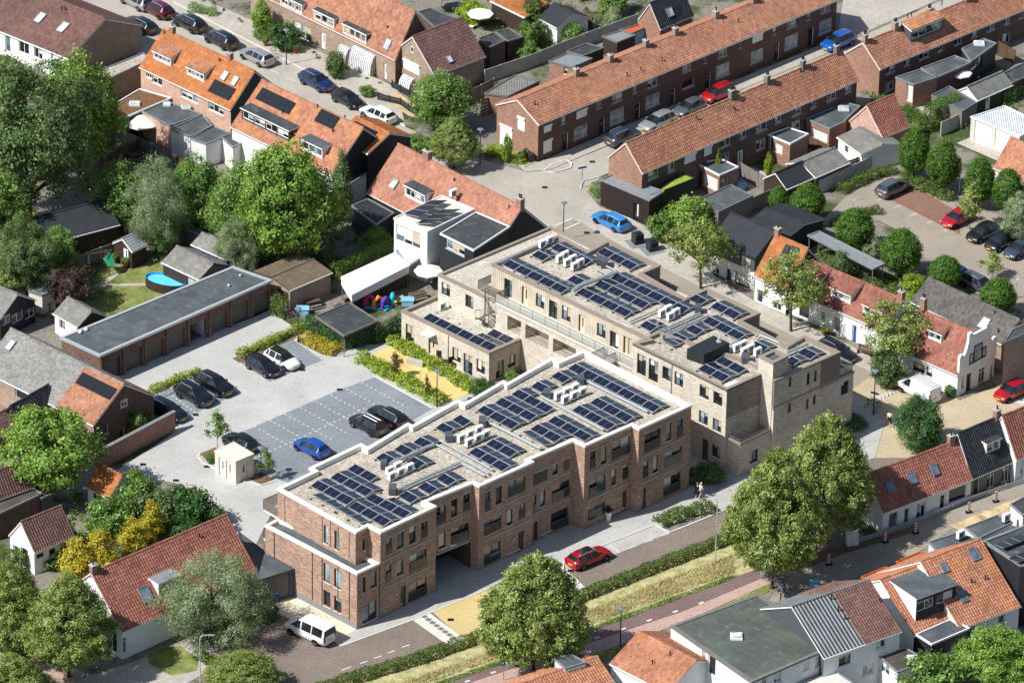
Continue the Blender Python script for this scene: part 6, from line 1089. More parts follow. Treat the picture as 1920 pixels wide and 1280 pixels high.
def door(parent, T, u0, z0, u1, z1, mat='door_grey', frame='white_frame', light=True, rec=.12):
    m = MB(frame); fw = .08
    m.box(u0, -.08 - rec, z0, u0 + fw, -rec + .02, z1, fr=T); m.box(u1 - fw, -.08 - rec, z0, u1, -rec + .02, z1, fr=T); m.box(u0 + fw, -.08 - rec, z1 - fw, u1 - fw, -rec + .02, z1, fr=T)
    top = z1 - fw
    if light and z1 - z0 > 2.45: m.box(u0 + fw, -.08 - rec, z0 + 2.1, u1 - fw, -rec + .02, z0 + 2.16, fr=T); top = z0 + 2.1
    d = m.build('door', parent)
    l = MB(mat); l.box(u0 + fw, -.06 - rec, z0, u1 - fw, -rec - .02, top, fr=T); l.build('leaf', d)
    w_ = u1 - u0
    g = MB('glass'); g.box(u0 + w_ * .42, -.02 - rec, z0 + .9, u0 + w_ * .6, -rec - .012, top - .25, fr=T); g.build('pane', d)
    if top < z1 - fw: g = MB('glass'); g.box(u0 + fw, -.05 - rec, top + .06, u1 - fw, -rec - .03, z1 - fw, fr=T); g.build('pane', d)
    h = MB('alu'); h.box(u1 - fw - .14, -.02 - rec, z0 + 1.0, u1 - fw - .05, -rec + .03, z0 + 1.04, fr=T); h.build('handle', d)
    return d
def shutter(parent, T, u0, z0, u1, z1, mat='shutter_white'):
    m = MB(mat); n = max(3, int((z1 - z0) / .14))
    for k in range(n): a = z0 + (z1 - z0) * k / n; m.box(u0, -.02, a + .008, u1, .03, a + (z1 - z0) / n, fr=T)
    m.box(u0 - .04, -.02, z1 - .18, u1 + .04, .16, z1 + .04, fr=T)
    return m.build('shutter', parent)
def wall_mesh(mb, T, z0, z1, holes, mi=0, rec=.12, L=None):
    """a wall with real openings and reveals"""
    L = L or T.L; us = sorted({0, L, *[h[0] for h in holes], *[h[2] for h in holes]}); zs = sorted({z0, z1, *[h[1] for h in holes], *[h[3] for h in holes]})
    us = [u for u in us if -1e-6 <= u <= L + 1e-6]; zs = [z for z in zs if z0 - 1e-6 <= z <= z1 + 1e-6]
    for a, b_ in zip(us, us[1:]):
        for c, d in zip(zs, zs[1:]):
            uc, zc = (a + b_) / 2, (c + d) / 2
            if any(h[0] < uc < h[2] and h[1] < zc < h[3] for h in holes): continue
            mb.face([T(a, 0, c), T(b_, 0, c), T(b_, 0, d), T(a, 0, d)], mi)
    for h in holes:
        u0, a, u1, b_ = h[:4]; r = -(h[4] if len(h) > 4 else rec) - .07
        mb.face([T(u0, 0, a), T(u0, r, a), T(u0, r, b_), T(u0, 0, b_)][::-1], mi); mb.face([T(u1, 0, a), T(u1, r, a), T(u1, r, b_), T(u1, 0, b_)], mi)
        mb.face([T(u0, 0, b_), T(u1, 0, b_), T(u1, r, b_), T(u0, r, b_)][::-1], mi); mb.face([T(u0, 0, a), T(u1, 0, a), T(u1, r, a), T(u0, r, a)], mi)
def clean(fe, L, z1):
    """keep the openings inside the wall and off each other"""
    outl = []
    for f in fe:
        k, u0, a, u1, b_ = f[:5]; u0, u1 = sorted((u0, u1)); a, b_ = sorted((a, b_)); u0 = max(u0, .08); u1 = min(u1, L - .08); a = max(a, .0); b_ = min(b_, z1 - .06)
        if k.startswith('d'): a = max(0., min(a, .12)) if a < .8 else a
        if k[0] == 'w' and b_ - a < .95 and z1 > 2.4: c_ = (a + b_) / 2; b_ = min(c_ + .55, z1 - .06); a = max(.1, b_ - 1.1)
        if u1 - u0 < .2 or b_ - a < .25: continue
        if any(u0 < g[3] + .02 and u1 > g[1] - .02 and a < g[4] + .02 and b_ > g[2] - .02 for g in outl): continue
        outl.append((k, u0, a, u1, b_) + tuple(f[5:]))
    return outl
STYLE = {}
def do_wall(parent, mb, A, B, z0, z1, feats, mi=0, frame='white_frame', doormat='door_grey'):
    T = frame_of(A, B); fs = clean(feats, T.L, z1); holes = [f[1:5] for f in fs if f[0][0] in 'wdgbr']
    wall_mesh(mb, T, z0, z1, holes, mi)
    for f in fs:
        k, u0, a, u1, b_ = f[:5]; fr_ = f[5] if len(f) > 5 and f[5] else frame; gl = f[6] if len(f) > 6 else None
        w = u1 - u0; mull = 0 if w < .85 else (1 if w < 2.3 else 2)
        if k == 'w': window(parent, T, u0, a, u1, b_, fr_, gl, mull)
        elif k == 'wt': window(parent, T, u0, a, u1, b_, fr_, gl, mull, trans=.45)
        elif k == 'w0': window(parent, T, u0, a, u1, b_, fr_, gl, 0)
        elif k == 'wr': window(parent, T, u0, a, u1, b_, fr_, gl, mull, rail=True, sill=False)
        elif k == 'wf': window(parent, T, u0, a, u1, b_, fr_, gl, max(mull, 1), sill=False)
        elif k == 'd': door(parent, T, u0, a, u1, b_, fr_ if fr_ in ('door_grey', 'sign_blue', 'trim_navy', 'wood_dark', 'cream', 'black_clad', 'timber_clad', 'green_bin', 'white_paint') else doormat, frame if frame != 'dark_frame' else 'dark_frame')
        elif k == 'g':
            m = MB(f[5] if len(f) > 5 and f[5] else 'shutter_white'); m.box(u0, -.2, a, u1, -.1, b_, fr=T); m.build('garage_door', parent)
        elif k == 's': shutter(parent, T, u0, a, u1, b_)
        elif k == 'a':      # striped awning
            m = MB('awning'); h = b_ - a; pr = .9; pts = [(0, b_), (.35 * pr, b_ - .08 * h), (.75 * pr, b_ - .4 * h), (pr, a)]
            for (o0, y0), (o1, y1) in zip(pts, pts[1:]): m.face([T(u0, o0 + .02, y0), T(u0, o1 + .02, y1), T(u1, o1 + .02, y1), T(u1, o0 + .02, y0)])
            for uu in (u0, u1): m.face([T(uu, .02, b_)] + [T(uu, o + .02, y) for o, y in pts[1:]] + [T(uu, .02, a)])
            m.build('awning', parent)
    return T

# ---------------------------------------------------------------- roofs
def tile_sheet(name, parent, P0, uL, vS, mat, tw=.29, th=.36, amp=.09, lift=.035, flip=False):
    """a tiled roof plane: origin P0, eave vector uL, up-slope vector vS; pantile waves and stepped courses are real geometry"""
    P0 = np.array(P0, float); uL = np.array(uL, float); vS = np.array(vS, float); L = np.linalg.norm(uL); S = np.linalg.norm(vS)
    ut, vt = uL / L, vS / S; n = np.cross(ut, vt); n = n if n[2] > 0 else -n
    nc = max(2, int(round(L / tw))); nr = max(2, int(round(S / th)))
    ph = np.array([0, .25, .5, .75]); hp = np.array([0, .75, 1., .55]) * amp
    uu = (np.arange(nc)[:, None] + ph[None]).ravel() / nc * L; hh = np.tile(hp, nc); uu = np.append(uu, L); hh = np.append(hh, 0.); K = len(uu)
    V = np.zeros((nr, 2, K, 3)); UV = np.zeros((nr, 2, K, 2))
    for r in range(nr):
        for e in (0, 1):
            sv = (r + e * 1.04) / nr * S; lf = lift * (1 - e)
            V[r, e] = P0 + ut * uu[:, None] + vt * sv + n * (hh[:, None] + lf + .02)
            UV[r, e, :, 0] = uu / L * nc; UV[r, e, :, 1] = r + e * .98 + .01
    idx = np.arange(nr * 2 * K).reshape(nr, 2, K)
    F = np.stack([idx[:, 0, :-1], idx[:, 0, 1:], idx[:, 1, 1:], idx[:, 1, :-1]], -1).reshape(-1, 4)
    if np.cross(ut, vt)[2] < 0: F = F[:, ::-1]
    uvv = UV.reshape(-1, 2)[F.ravel()].copy()
    # keep the right edge of each column inside its own tile cell
    V = V.reshape(-1, 3)
    me = npmesh(name, V, F, [mat], uv=uvv, smooth=False)
    return link(name, me, parent)
def slab_face(mb, pts, th, mi=0, mside=1):
    n = (Vector(pts[1]) - Vector(pts[0])).cross(Vector(pts[2]) - Vector(pts[0])).normalized()
    if n.z < 0: pts = pts[::-1]; n = -n
    lo = [Vector(p) - Vector((0, 0, th)) for p in pts]
    mb.face(pts, mi); mb.face([tuple(p) for p in lo[::-1]], mside)
    for i in range(len(pts)): j = (i + 1) % len(pts); mb.face([lo[i], lo[j], pts[j], pts[i]], mside)
def chimney(parent, x, y, z0, z1, sx=.55, sy=.55, mat='brick_rust', pots=1):
    m = MB(mat, 'concrete'); m.box(x - sx / 2, y - sy / 2, z0, x + sx / 2, y + sy / 2, z1); m.box(x - sx / 2 - .05, y - sy / 2 - .05, z1 + .001, x + sx / 2 + .05, y + sy / 2 + .05, z1 + .09, 1)
    c = m.build('chimney', parent)
    for k in range(pots):
        p = MB('dark_metal'); px = x + (k - (pots - 1) / 2) * .25
        p.lathe([(.08, 0), (.08, .3), (.11, .34), (.11, .4)], 8, (px, y, z1 + .09)); p.build('chimney_pot', c)
def house(d):
    """gabled house: local u along the front eave, v to the back; d holds metres"""
    x, y = d['o']; L, w, he, hr = d['L'], d['w'], d['he'], d['hr']; bf = d.get('bf', .5); vr = w * bf      # ridge position
    t = thing(d['name'], d['label'], d.get('cat', 'house'), (x, y, 0), d['yaw'], d.get('group'))
    wm = d.get('wall', 'brick_brown'); fr = d.get('frame', 'white_frame'); dm = d.get('door', 'black_clad')
    gm = d.get('gable_mat', wm)
    mb = MB(wm, d.get('front_mat', wm), d.get('gl_mat', gm), d.get('gr_mat', gm)); zb = d.get('z0', 0.)
    do_wall(t, mb, (0, 0), (L, 0), zb, he, d.get('front', []), 1, fr, dm)
    do_wall(t, mb, (L, 0), (L, w), zb, he, d.get('right', []), 3, fr, dm)
    do_wall(t, mb, (L, w), (0, w), zb, he, d.get('back', []), 0, fr, dm)
    do_wall(t, mb, (0, w), (0, 0), zb, he, d.get('left', []), 2, fr, dm)
    up = d.get('parapet', 0.)
    mb.face([(0, w, he), (0, 0, he), (0, vr, hr)], 2); mb.face([(L, 0, he), (L, w, he), (L, vr, hr)], 3)
    mb.build('wall', t)
    for side, lst in (('l', d.get('gable_l', [])), ('r', d.get('gable_r', []))):
        T = frame_of((0, w), (0, 0)) if side == 'l' else frame_of((L, 0), (L, w))
        for f in lst:
            if f[0] == 's': shutter(t, T, *f[1:5])
            else: window(t, T, *f[1:5], frame=f[5] if len(f) > 5 and f[5] else fr, rec=-.03, mull=0 if f[3] - f[1] < .8 else 1)
    ov, og = d.get('ov', .1), d.get('og', .12); sl = (hr - he) / vr; slb = (hr - he) / (w - vr)
    # roof: deck slabs plus tiled planes
    rf = MB(d.get('fascia', 'white_paint'), d.get('fascia', 'white_paint'))
    F = [(-og, -ov, he - ov * sl), (L + og, -ov, he - ov * sl), (L + og, vr, hr), (-og, vr, hr)]
    B = [(L + og, w + ov, he - ov * slb), (-og, w + ov, he - ov * slb), (-og, vr, hr), (L + og, vr, hr)]
    slab_face(rf, F, .14); slab_face(rf, B, .14); ro = rf.build('roof', t)
    mat = d.get('roof', 'tile_orange'); segs = d.get('segs') or [(0, 1, mat)]
    rk = d.get('rk', 'tile')
    for (a, b_, mt) in segs:
        u0, u1 = -og + (L + 2 * og) * a, -og + (L + 2 * og) * b_; U = (u1 - u0, 0, 0)
        for (v0, z0_, v1) in ((-ov - .04, he - (ov + .04) * sl, vr), (w + ov + .04, he - (ov + .04) * slb, vr)):
            if mt.startswith(('corr', 'sheet')) :
                m = MB(mt); n_ = .03; m.face([(u0, v0, z0_ + n_), (u1, v0, z0_ + n_), (u1, v1, hr + n_), (u0, v1, hr + n_)] if v0 < v1 else [(u1, v0, z0_ + n_), (u0, v0, z0_ + n_), (u0, v1, hr + n_), (u1, v1, hr + n_)]); m.build('roof_sheet', ro)
            else:
                tw, th = (.29, .36) if not mt.startswith('slate') else (.3, .22)
                tile_sheet('roof_tiles', ro, (u0, v0, z0_), U, (0, v1 - v0, hr - z0_), mt, tw, th, .09 if not mt.startswith('slate') else .004, .03 if not mt.startswith('slate') else .02)
    rc = MB(d.get('ridge', segs[0][2])); n = max(2, int((L + 2 * og) / .4))
    for k in range(n):
        a = -og + (L + 2 * og) * k / n; b2 = -og + (L + 2 * og) * (k + 1) / n
        pts = [(-.13, -.02), (-.08, .07), (.08, .07), (.13, -.02)]
        for (p, q), (p2, q2) in zip(pts, pts[1:]): rc.face([(a, vr + p, hr + q + .045), (b2 - .01, vr + p, hr + q + .06), (b2 - .01, vr + p2, hr + q2 + .06), (a, vr + p2, hr + q2 + .045)][::-1], uv=[(k + .2, .5), (k + .8, .5), (k + .8, .8), (k + .2, .8)])
    rc.build('ridge_tiles', ro)
    if d.get('gutter', True):
        g = MB(d.get('gutter_mat', 'white_paint')); g.box(-og, -ov - .13, he - ov * sl - .12, L + og, -ov - .005, he - ov * sl - .02); g.build('gutter', ro)
    def on(u, s): return (u, vr * s, he + (hr - he) * s)
    sv = Vector((0, vr, hr - he)); SL = sv.length; nrm = Vector((0, -(hr - he), vr)).normalized(); st = sv.normalized()
    def rframe(u, s):          # frame lying on the front roof plane: (along, up-slope, out)
        o = Vector(on(u, s)); return lambda a, b_, c: tuple(o + Vector((1, 0, 0)) * a + st * b_ + nrm * c)
    for (u, s, ww, hh) in d.get('sky', []):
        T = rframe(u, s); m = MB('grey_metal'); z = .24
        for a in ((-ww / 2, -hh / 2, ww / 2, -hh / 2 + .07), (-ww / 2, hh / 2 - .07, ww / 2, hh / 2), (-ww / 2, -hh / 2 + .07, -ww / 2 + .07, hh / 2 - .07), (ww / 2 - .07, -hh / 2 + .07, ww / 2, hh / 2 - .07)):
            m.box(a[0], a[1], .0, a[2], a[3], z, fr=T)
        so = m.build('roof_window', t); g = MB(d.get('skyglass', 'glass_roof')); g.box(-ww / 2 + .07, -hh / 2 + .07, 0, ww / 2 - .07, hh / 2 - .07, .2, fr=T); g.build('pane', so)
    for (u0, s0, u1, s1, nx, ny) in d.get('pv', []):
        T = rframe(u0, s0); W_ = u1 - u0; H_ = (s1 - s0) * SL
        for i in range(nx):
            for j in range(ny):
                m = MB('panel_black', 'dark_metal'); m.box(W_ * i / nx + .012, H_ * j / ny + .012, .18, W_ * (i + 1) / nx - .012, H_ * (j + 1) / ny - .012, .23, 1, 0, fr=T); m.build('roof_solar_panel', ro)
    for (u, s) in d.get('pipe', []):
        p = Vector(on(u, s)); m = MB('dark_metal'); m.lathe([(.06, -.2), (.06, .4), (.1, .42), (.1, .52), (.03, .56)], 8, p); m.build('vent_pipe', ro)
    for c in d.get('chim', []):
        u, v = c[0], c[1]; zr = hr - abs(v - vr) * sl; chimney(t, u, v, zr - .5, hr + (c[2] if len(c) > 2 else .8), c[3] if len(c) > 3 else .6, c[4] if len(c) > 4 else .5, d.get('chim_mat', 'brick_rust'), 2 if len(c) > 3 else 1)
    for D in d.get('dorm', []):
        dormer(t, ro, D, he, hr, vr, sl)
    return t
def dormer(t, ro, D, he, hr, vr, sl):
    """D: u0,u1, v of its front, z height of front wall top, kind 'flat'|'shed', mats"""
    u0, u1, v, ht = D['u0'], D['u1'], D['v'], D['h']; zb = he + v * sl; zt = zb + ht
    wm = D.get('wall', 'white_paint'); m = MB(wm, D.get('side', wm))
    kind = D.get('kind', 'flat'); rise = 0 if kind == 'flat' else D.get('rise', .8)
    # depth until the dormer roof meets the main slope
    dv = (ht) / sl if kind == 'flat' else ht / (sl - D.get('pitch', .35))
    dv = min(dv, vr - v - .02); zbk = zt if kind == 'flat' else zt + dv * D.get('pitch', .35)
    T = frame_of((u0, v), (u1, v)); n = D.get('n', 2); L = u1 - u0
    holes = []; ww = (L - .16) / n
    for k in range(n): holes.append((.08 + k * ww + .03, zb + D.get('sill', .28), .08 + (k + 1) * ww - .03 - D.get('gap', 0), zt - .15 - D.get('gap', 0)))
    wall_mesh(m, T, zb, zt, holes, 0, L=L)
    for uu, fl in ((u0, 1), (u1, 0)):
        p = [(uu, v, zb), (uu, v, zt), (uu, v + dv, zbk), (uu, v + dv, zb + dv * sl)]
        m.face(p if fl else p[::-1], 1)
    do = m.build('dormer', t)
    for h in holes: window(do, T, *h, frame=D.get('frame', 'white_frame'), mull=0 if h[2] - h[0] < 1.1 else 1, sill=False, glass=D.get('glass'))
    r = MB(D.get('roof', 'bitumen'), D.get('fascia', 'white_paint')); o = .14
    slab_face(r, [(u0 - o, v - o, zt + .12 - (0 if kind == 'flat' else o * .35)), (u1 + o, v - o, zt + .12 - (0 if kind == 'flat' else o * .35)), (u1 + o, v + dv, zbk + .12), (u0 - o, v + dv, zbk + .12)], .16, 0, 1)
    rr = r.build('dormer_roof', do)
    if kind != 'flat': tile_sheet('dormer_tiles', do, (u0 - o, v - o, zt + .12 - o * .35), (u1 - u0 + 2 * o, 0, 0), (0, dv + o, zbk - zt + o * .35), D['tiles'])
def flat(d):
    """flat-roofed building or extension from a footprint polygon (counter-clockwise, metres)"""
    P = d['pts']; z = d['z']; z0 = d.get('z0', 0.); cx = sum(p[0] for p in P) / len(P); cy = sum(p[1] for p in P) / len(P)
    own = d.get('parent')
    t = own or thing(d['name'], d['label'], d.get('cat', 'shed'), (cx, cy, 0), 0, d.get('group'))
    Q = [(p[0] - cx, p[1] - cy) for p in P] if own is None else P
    wm = d.get('wall', 'brick_brown'); mats = d.get('walls') or [wm] * len(Q); um = list(dict.fromkeys(mats)); mb = MB(*um)
    shd = d.get('cat') in ('shed', 'pergola', 'garage') or 'cat' not in d; rim = d.get('rim', .06); dep = d.get('dep', .12); over = d.get('over', .06)
    for i in range(len(Q)):
        fe = d.get('feats', {}).get(i, []); do_wall(t, mb, Q[i], Q[(i + 1) % len(Q)], z0, z - .2, fe, um.index(mats[i]), d.get('frame', 'white_frame'), d.get('door', 'black_clad'))
    mb.build('wall', t)
    r = MB(d.get('roof', 'bitumen'), d.get('cap', 'concrete_dark' if shd else 'zinc'))
    roof_with_rim(r, Q, z, rim, dep, over, z - .2); ro = r.build('roof', t)
    if z0 > 1:
        for p in inset(Q, .1): m = MB('wood_grey'); m.box(p[0] - .05, p[1] - .05, 0, p[0] + .05, p[1] + .05, z0 + .02); m.build('post', t)
    for (x, y, w, h) in d.get('dome', []):
        m = MB('white_paint', 'glass_roof'); X, Y = x - cx if own is None else x, y - cy if own is None else y
        m.box(X - w / 2, Y - h / 2, z - dep, X + w / 2, Y + h / 2, z + .12); m.box(X - w / 2 + .08, Y - h / 2 + .08, z + .121, X + w / 2 - .08, Y + h / 2 - .08, z + .2, 1); m.build('roof_light', t)
    return t
def inset(Q, a):
    n = len(Q); out_ = []
    for i in range(n):
        p0, p1, p2 = Vector(Q[i - 1]), Vector(Q[i]), Vector(Q[(i + 1) % n]); d1 = (p1 - p0).normalized(); d2 = (p2 - p1).normalized()
        n1 = Vector((-d1.y, d1.x)); n2 = Vector((-d2.y, d2.x)); k = 1 + n1.dot(n2); k = max(k, .3)
        out_.append(tuple(p1 + (n1 + n2) * (a / k)))
    return out_
def roof_with_rim(r, Q, z, rim, dep, over, zlow, mi_roof=0, mi_cap=1):
    O = inset(Q, -over); I = inset(Q, rim); n = len(Q)
    for i in range(n):
        j = (i + 1) % n
        r.face([(*O[i], z), (*O[j], z), (*I[j], z), (*I[i], z)], mi_cap)
        r.face([(*O[i], zlow), (*O[j], zlow), (*O[j], z), (*O[i], z)], mi_cap)
        r.face([(*Q[i], zlow), (*Q[j], zlow), (*O[j], zlow), (*O[i], zlow)][::-1], mi_cap)
        r.face([(*I[i], z), (*I[j], z), (*I[j], z - dep), (*I[i], z - dep)], mi_cap)
    import mathutils
    tri = mathutils.geometry.tessellate_polygon([[Vector((*p, 0)) for p in I]])
    for tr in tri:
        pts = [(*I[k], z - dep) for k in tr]
        if (Vector(pts[1]) - Vector(pts[0])).cross(Vector(pts[2]) - Vector(pts[0])).z < 0: pts = pts[::-1]
        r.face(pts, mi_roof)
def sheet(name, pts, z, mat, kind='structure', label=None):
    """a ground sheet from a polygon in metres"""
    import mathutils
    m = MB(mat); tri = mathutils.geometry.tessellate_polygon([[Vector((*p, 0)) for p in pts]])
    for tr in tri:
        q = [(*pts[k], z) for k in tr]
        if (Vector(q[1]) - Vector(q[0])).cross(Vector(q[2]) - Vector(q[0])).z < 0: q = q[::-1]
        m.face(q)
    o = m.build(name); o['kind'] = kind
    if label: o['label'] = label
    return o
def kerb_line(parent_name, pts, w=.15, z=.12, mat='concrete_light', z0=0.0):
    m = MB(mat); P = [Vector(p) for p in pts]
    for a, b_ in zip(P, P[1:]):
        T = frame_of(a, b_); m.box(0, -w / 2, z0, T.L, w / 2, z, fr=T)
    o = m.build(parent_name); o['kind'] = 'structure'; return o

# ---------------------------------------------------------------- vegetation
def leaves(C, N, size, shade, up=.35, asp=.6, seed=0):
    """leaf quads: centres C, preferred normals N"""
    g = np.random.default_rng(seed); n = len(C)
    d = N + g.normal(0, .55, (n, 3)) + np.array([0, 0, up]); d /= np.linalg.norm(d, axis=1)[:, None]
    a = np.cross(d, g.normal(0, 1, (n, 3))); a /= np.linalg.norm(a, axis=1)[:, None] + 1e-9; b_ = np.cross(d, a)
    s = size * g.uniform(.65, 1.35, n)[:, None]
    bend = d * s * .18
    V = np.stack([C - a * s * .5 - bend, C + b_ * s * asp * .5 + bend * .3, C + a * s * .5 - bend, C - b_ * s * asp * .5 + bend * .3], 1).reshape(-1, 3)
    F = np.arange(n * 4).reshape(n, 4)
    return V, F, shade
def ell(g, n, pw=.33):
    v = g.normal(0, 1, (n, 3)); v /= np.linalg.norm(v, axis=1)[:, None]; return v, v * (g.uniform(0, 1, n) ** pw)[:, None]
SHAPES = {   # half-width as a function of the height fraction in the crown
    'linden': lambda t: np.sin(np.pi * np.clip(t, 0, 1) ** .6) ** .6 * (1.05 - .32 * t),
    'round': lambda t: np.sqrt(np.clip(1 - (2 * t - 1) ** 2, 0, 1)),
    'egg': lambda t: np.sqrt(np.clip(1 - (2 * np.clip(t, 0, 1) ** .85 - 1) ** 2, 0, 1)) * (1 - .12 * t),
    'cone': lambda t: np.clip(1 - t, 0, 1) ** .8 * np.clip(t * 9, 0, 1),
    'column': lambda t: np.clip(1 - t ** 3, 0, 1) ** .7 * np.clip(.55 + t * 1.5, 0, 1),
    'spread': lambda t: np.sin(np.pi * np.clip(t * .92 + .06, 0, 1)) ** .55,
}
PROTO = {}
def tree_proto(key, H, W, base, shape, mat, n_cl, per, size, clump=.5, bark='bark', tr=.22, dense=False, hollow=.35, seed=1, asp=.6, limbs=7, up=.35, lump=.18, sag=0., lobes=0, lr=(.26, .4), fill=.22):
    """crown between base..H metres, width W; returns (trunk mesh, crown mesh, H, W)"""
    g = np.random.default_rng(seed); f = SHAPES[shape]; hc = H - base
    # clump centres spread through the volume, more of them near the outside, with lumpy outline
    t = g.uniform(.01, .99, n_cl * 3); wgt = f(t) ** 1.4 + .03; keep = g.uniform(0, wgt.max(), len(t)) < wgt; t = t[keep][:n_cl]
    n = len(t); an = g.uniform(0, 2 * np.pi, n); ph = g.uniform(0, 6.28, 6)
    lm = 1 + lump * (np.sin(3 * an + 5 * t + ph[0]) * .5 + np.sin(5 * an - 7 * t + ph[1]) * .35 + np.sin(2 * an + 11 * t + ph[2]) * .4)
    rr = f(t) * W / 2 * lm * (hollow + (1 - hollow) * g.uniform(0, 1, n) ** .45)
    rr = np.maximum(rr - clump * .35, 0)
    C0 = np.stack([rr * np.cos(an), rr * np.sin(an), base + t * hc - sag * (rr / (W / 2)) ** 2], 1)
    if lobes:       # crown built from overlapping leafy lobes, so gaps and light and dark clumps appear
        tl = g.uniform(.06, .94, lobes * 4); k_ = g.uniform(0, 1, len(tl)) < f(tl) ** 1.2 + .05; tl = tl[k_][:lobes]; al = np.arange(len(tl)) * 2.4 + g.normal(0, .4, len(tl))
        R = g.uniform(lr[0], lr[1], len(tl)) * W / 2 * (.65 + .35 * f(tl)); rl = np.maximum(f(tl) * W / 2 * (1 + lump * g.normal(0, .6, len(tl))) - R * .85, 0)
        LC = np.stack([rl * np.cos(al), rl * np.sin(al), base + R * .3 + tl * (hc - R * 1.1)], 1)
        wch = g.choice(len(tl), n, p=R ** 2 / (R ** 2).sum()); dv = g.normal(0, 1, (n, 3)); dv[:, 2] += .25; dv /= np.linalg.norm(dv, axis=1)[:, None]
        keep_ = g.uniform(0, 1, n) < fill; V0 = C0.copy()
        C0 = LC[wch] + dv * (R[wch] * g.uniform(.7, 1.05, n))[:, None] * np.array([1, 1, .8]); C0[:, 2] = np.maximum(C0[:, 2] - sag * (np.hypot(C0[:, 0], C0[:, 1]) / (W / 2)) ** 2, base * .8)
        C0[keep_] = V0[keep_]; lout = dv
    ctr = np.array([0, 0, base + hc * .45])
    out_ = C0 - ctr; out_ /= np.linalg.norm(out_, axis=1)[:, None] + 1e-6
    if lobes: out_ = out_ * .35 + lout
    csh = g.uniform(-.16, .16, n)
    C = np.repeat(C0, per, 0) + g.normal(0, clump * .42, (n * per, 3)) * np.array([1, 1, .7])
    N = np.repeat(out_, per, 0) + (C - np.repeat(C0, per, 0)) / clump * .8
    sh = np.clip(.48 + np.repeat(csh, per) + g.normal(0, .2, n * per), 0, 1)
    V, F, sh = leaves(C, N, size, sh, up, asp, seed + 5)
    crown = npmesh('crown', V, F, [mat], sh)
    m = MB(bark); top = base + hc * .8
    bend = [(0, 0, 0), (g.normal(0, .04), g.normal(0, .04), base * .6 + .2), (g.normal(0, .1), g.normal(0, .1), base + hc * .35), (0, 0, top)]
    m.tube(bend, [tr, tr * .8, tr * .5, tr * .12], 8)
    idx = g.choice(n, min(limbs, n), replace=False)
    for k in idx:
        e = C0[k]; z0 = max(base * .8, min(e[2] - np.hypot(e[0], e[1]) * .7, top * .8)); s0 = np.array([0, 0, max(z0, base * .7)])
        mid = (s0 + e) / 2 + np.array([0, 0, .1]); m.tube([tuple(s0), tuple(mid), tuple(e)], [tr * .45, tr * .28, tr * .08], 5)
    PROTO[key] = (m.mesh('trunk'), crown, H, W)
def tree(key, xy, H, W, label, name='tree', cat='tree', group=None, rz=None, mat=None):
    tm, cm, H0, W0 = PROTO[key]; t = thing(name, label, cat, (xy[0], xy[1], 0), rz if rz is not None else random.uniform(0, 6.28), group)
    t.scale = (W / W0, W / W0, H / H0)
    a = link('trunk', tm, t); c = link('crown', cm, t)
    if mat: c.material_slots[0].link = 'OBJECT'; c.material_slots[0].material = M(mat)
    return t
def hedge_mesh(pts, w, h, mat, dens=130, size=.17, seed=3, rough=.2, z0=0., top=.0):
    """leafy box along a polyline (metres, local)"""
    g = np.random.default_rng(seed); Cs, Ns = [], []
    for a, b_ in zip(pts, pts[1:]):
        a, b_ = np.array(a, float), np.array(b_, float); L = np.linalg.norm(b_ - a)
        if L < .05: continue
        t = (b_ - a) / L; nn = np.array([-t[1], t[0]]); area = L * (w + 2 * h); n = int(area * dens)
        q = g.uniform(0, 1, n) * (w + 2 * h); u = g.uniform(-.1, L + .1, n); lump = np.sin(u * 2.1 + seed) * .5 + np.sin(u * 5.3) * .3
        d = np.where(q < h, -w / 2, np.where(q < h + w, q - h - w / 2, w / 2)); z = np.where(q < h, q, np.where(q < h + w, h, q - h - w))
        k = rough * (lump + g.normal(0, .5, n)) - np.abs(g.normal(0, .12, n)) * .6
        nx = np.where(q < h, -1., np.where(q < h + w, 0., 1.)); nz = np.where((q >= h) & (q < h + w), 1., .25)
        d = d + nx * k; z = np.maximum(z + nz * k * np.where(nz > .9, 1, .3), .02)
        P = np.stack([a[0] + t[0] * u + nn[0] * d, a[1] + t[1] * u + nn[1] * d, z + z0], 1)
        Cs.append(P); Ns.append(np.stack([nn[0] * nx, nn[1] * nx, nz], 1))
    C, N = np.concatenate(Cs), np.concatenate(Ns); sh = np.clip(g.normal(.5, .22, len(C)) + .12 * np.sin(C[:, 0] * 1.7) * np.sin(C[:, 1] * 1.3), 0, 1)
    V, F, sh = leaves(C, N, size, sh, .2, .6, seed); return npmesh('hedge', V, F, [mat], sh)
def hedge(pts, w, h, mat, label, name='hedge', group=None, core=True, **kw):
    c = pts[0]; L = [(p[0] - c[0], p[1] - c[1]) for p in pts]; t = thing(name, label, 'hedge', (c[0], c[1], 0), 0, group)
    link('foliage', hedge_mesh(L, w, h, mat, **kw), t)
    m = MB('bark')
    for a, b_ in zip(L, L[1:]):          # woody stems inside
        T = frame_of(a, b_); n = max(2, int(T.L / .5))
        for k in range(n): m.tube([T(T.L * (k + .5) / n, random.uniform(-.1, .1), 0), T(T.L * (k + .5) / n, random.uniform(-.2, .2) * w, h * .8)], .02, 4)
    m.build('stems', t); return t
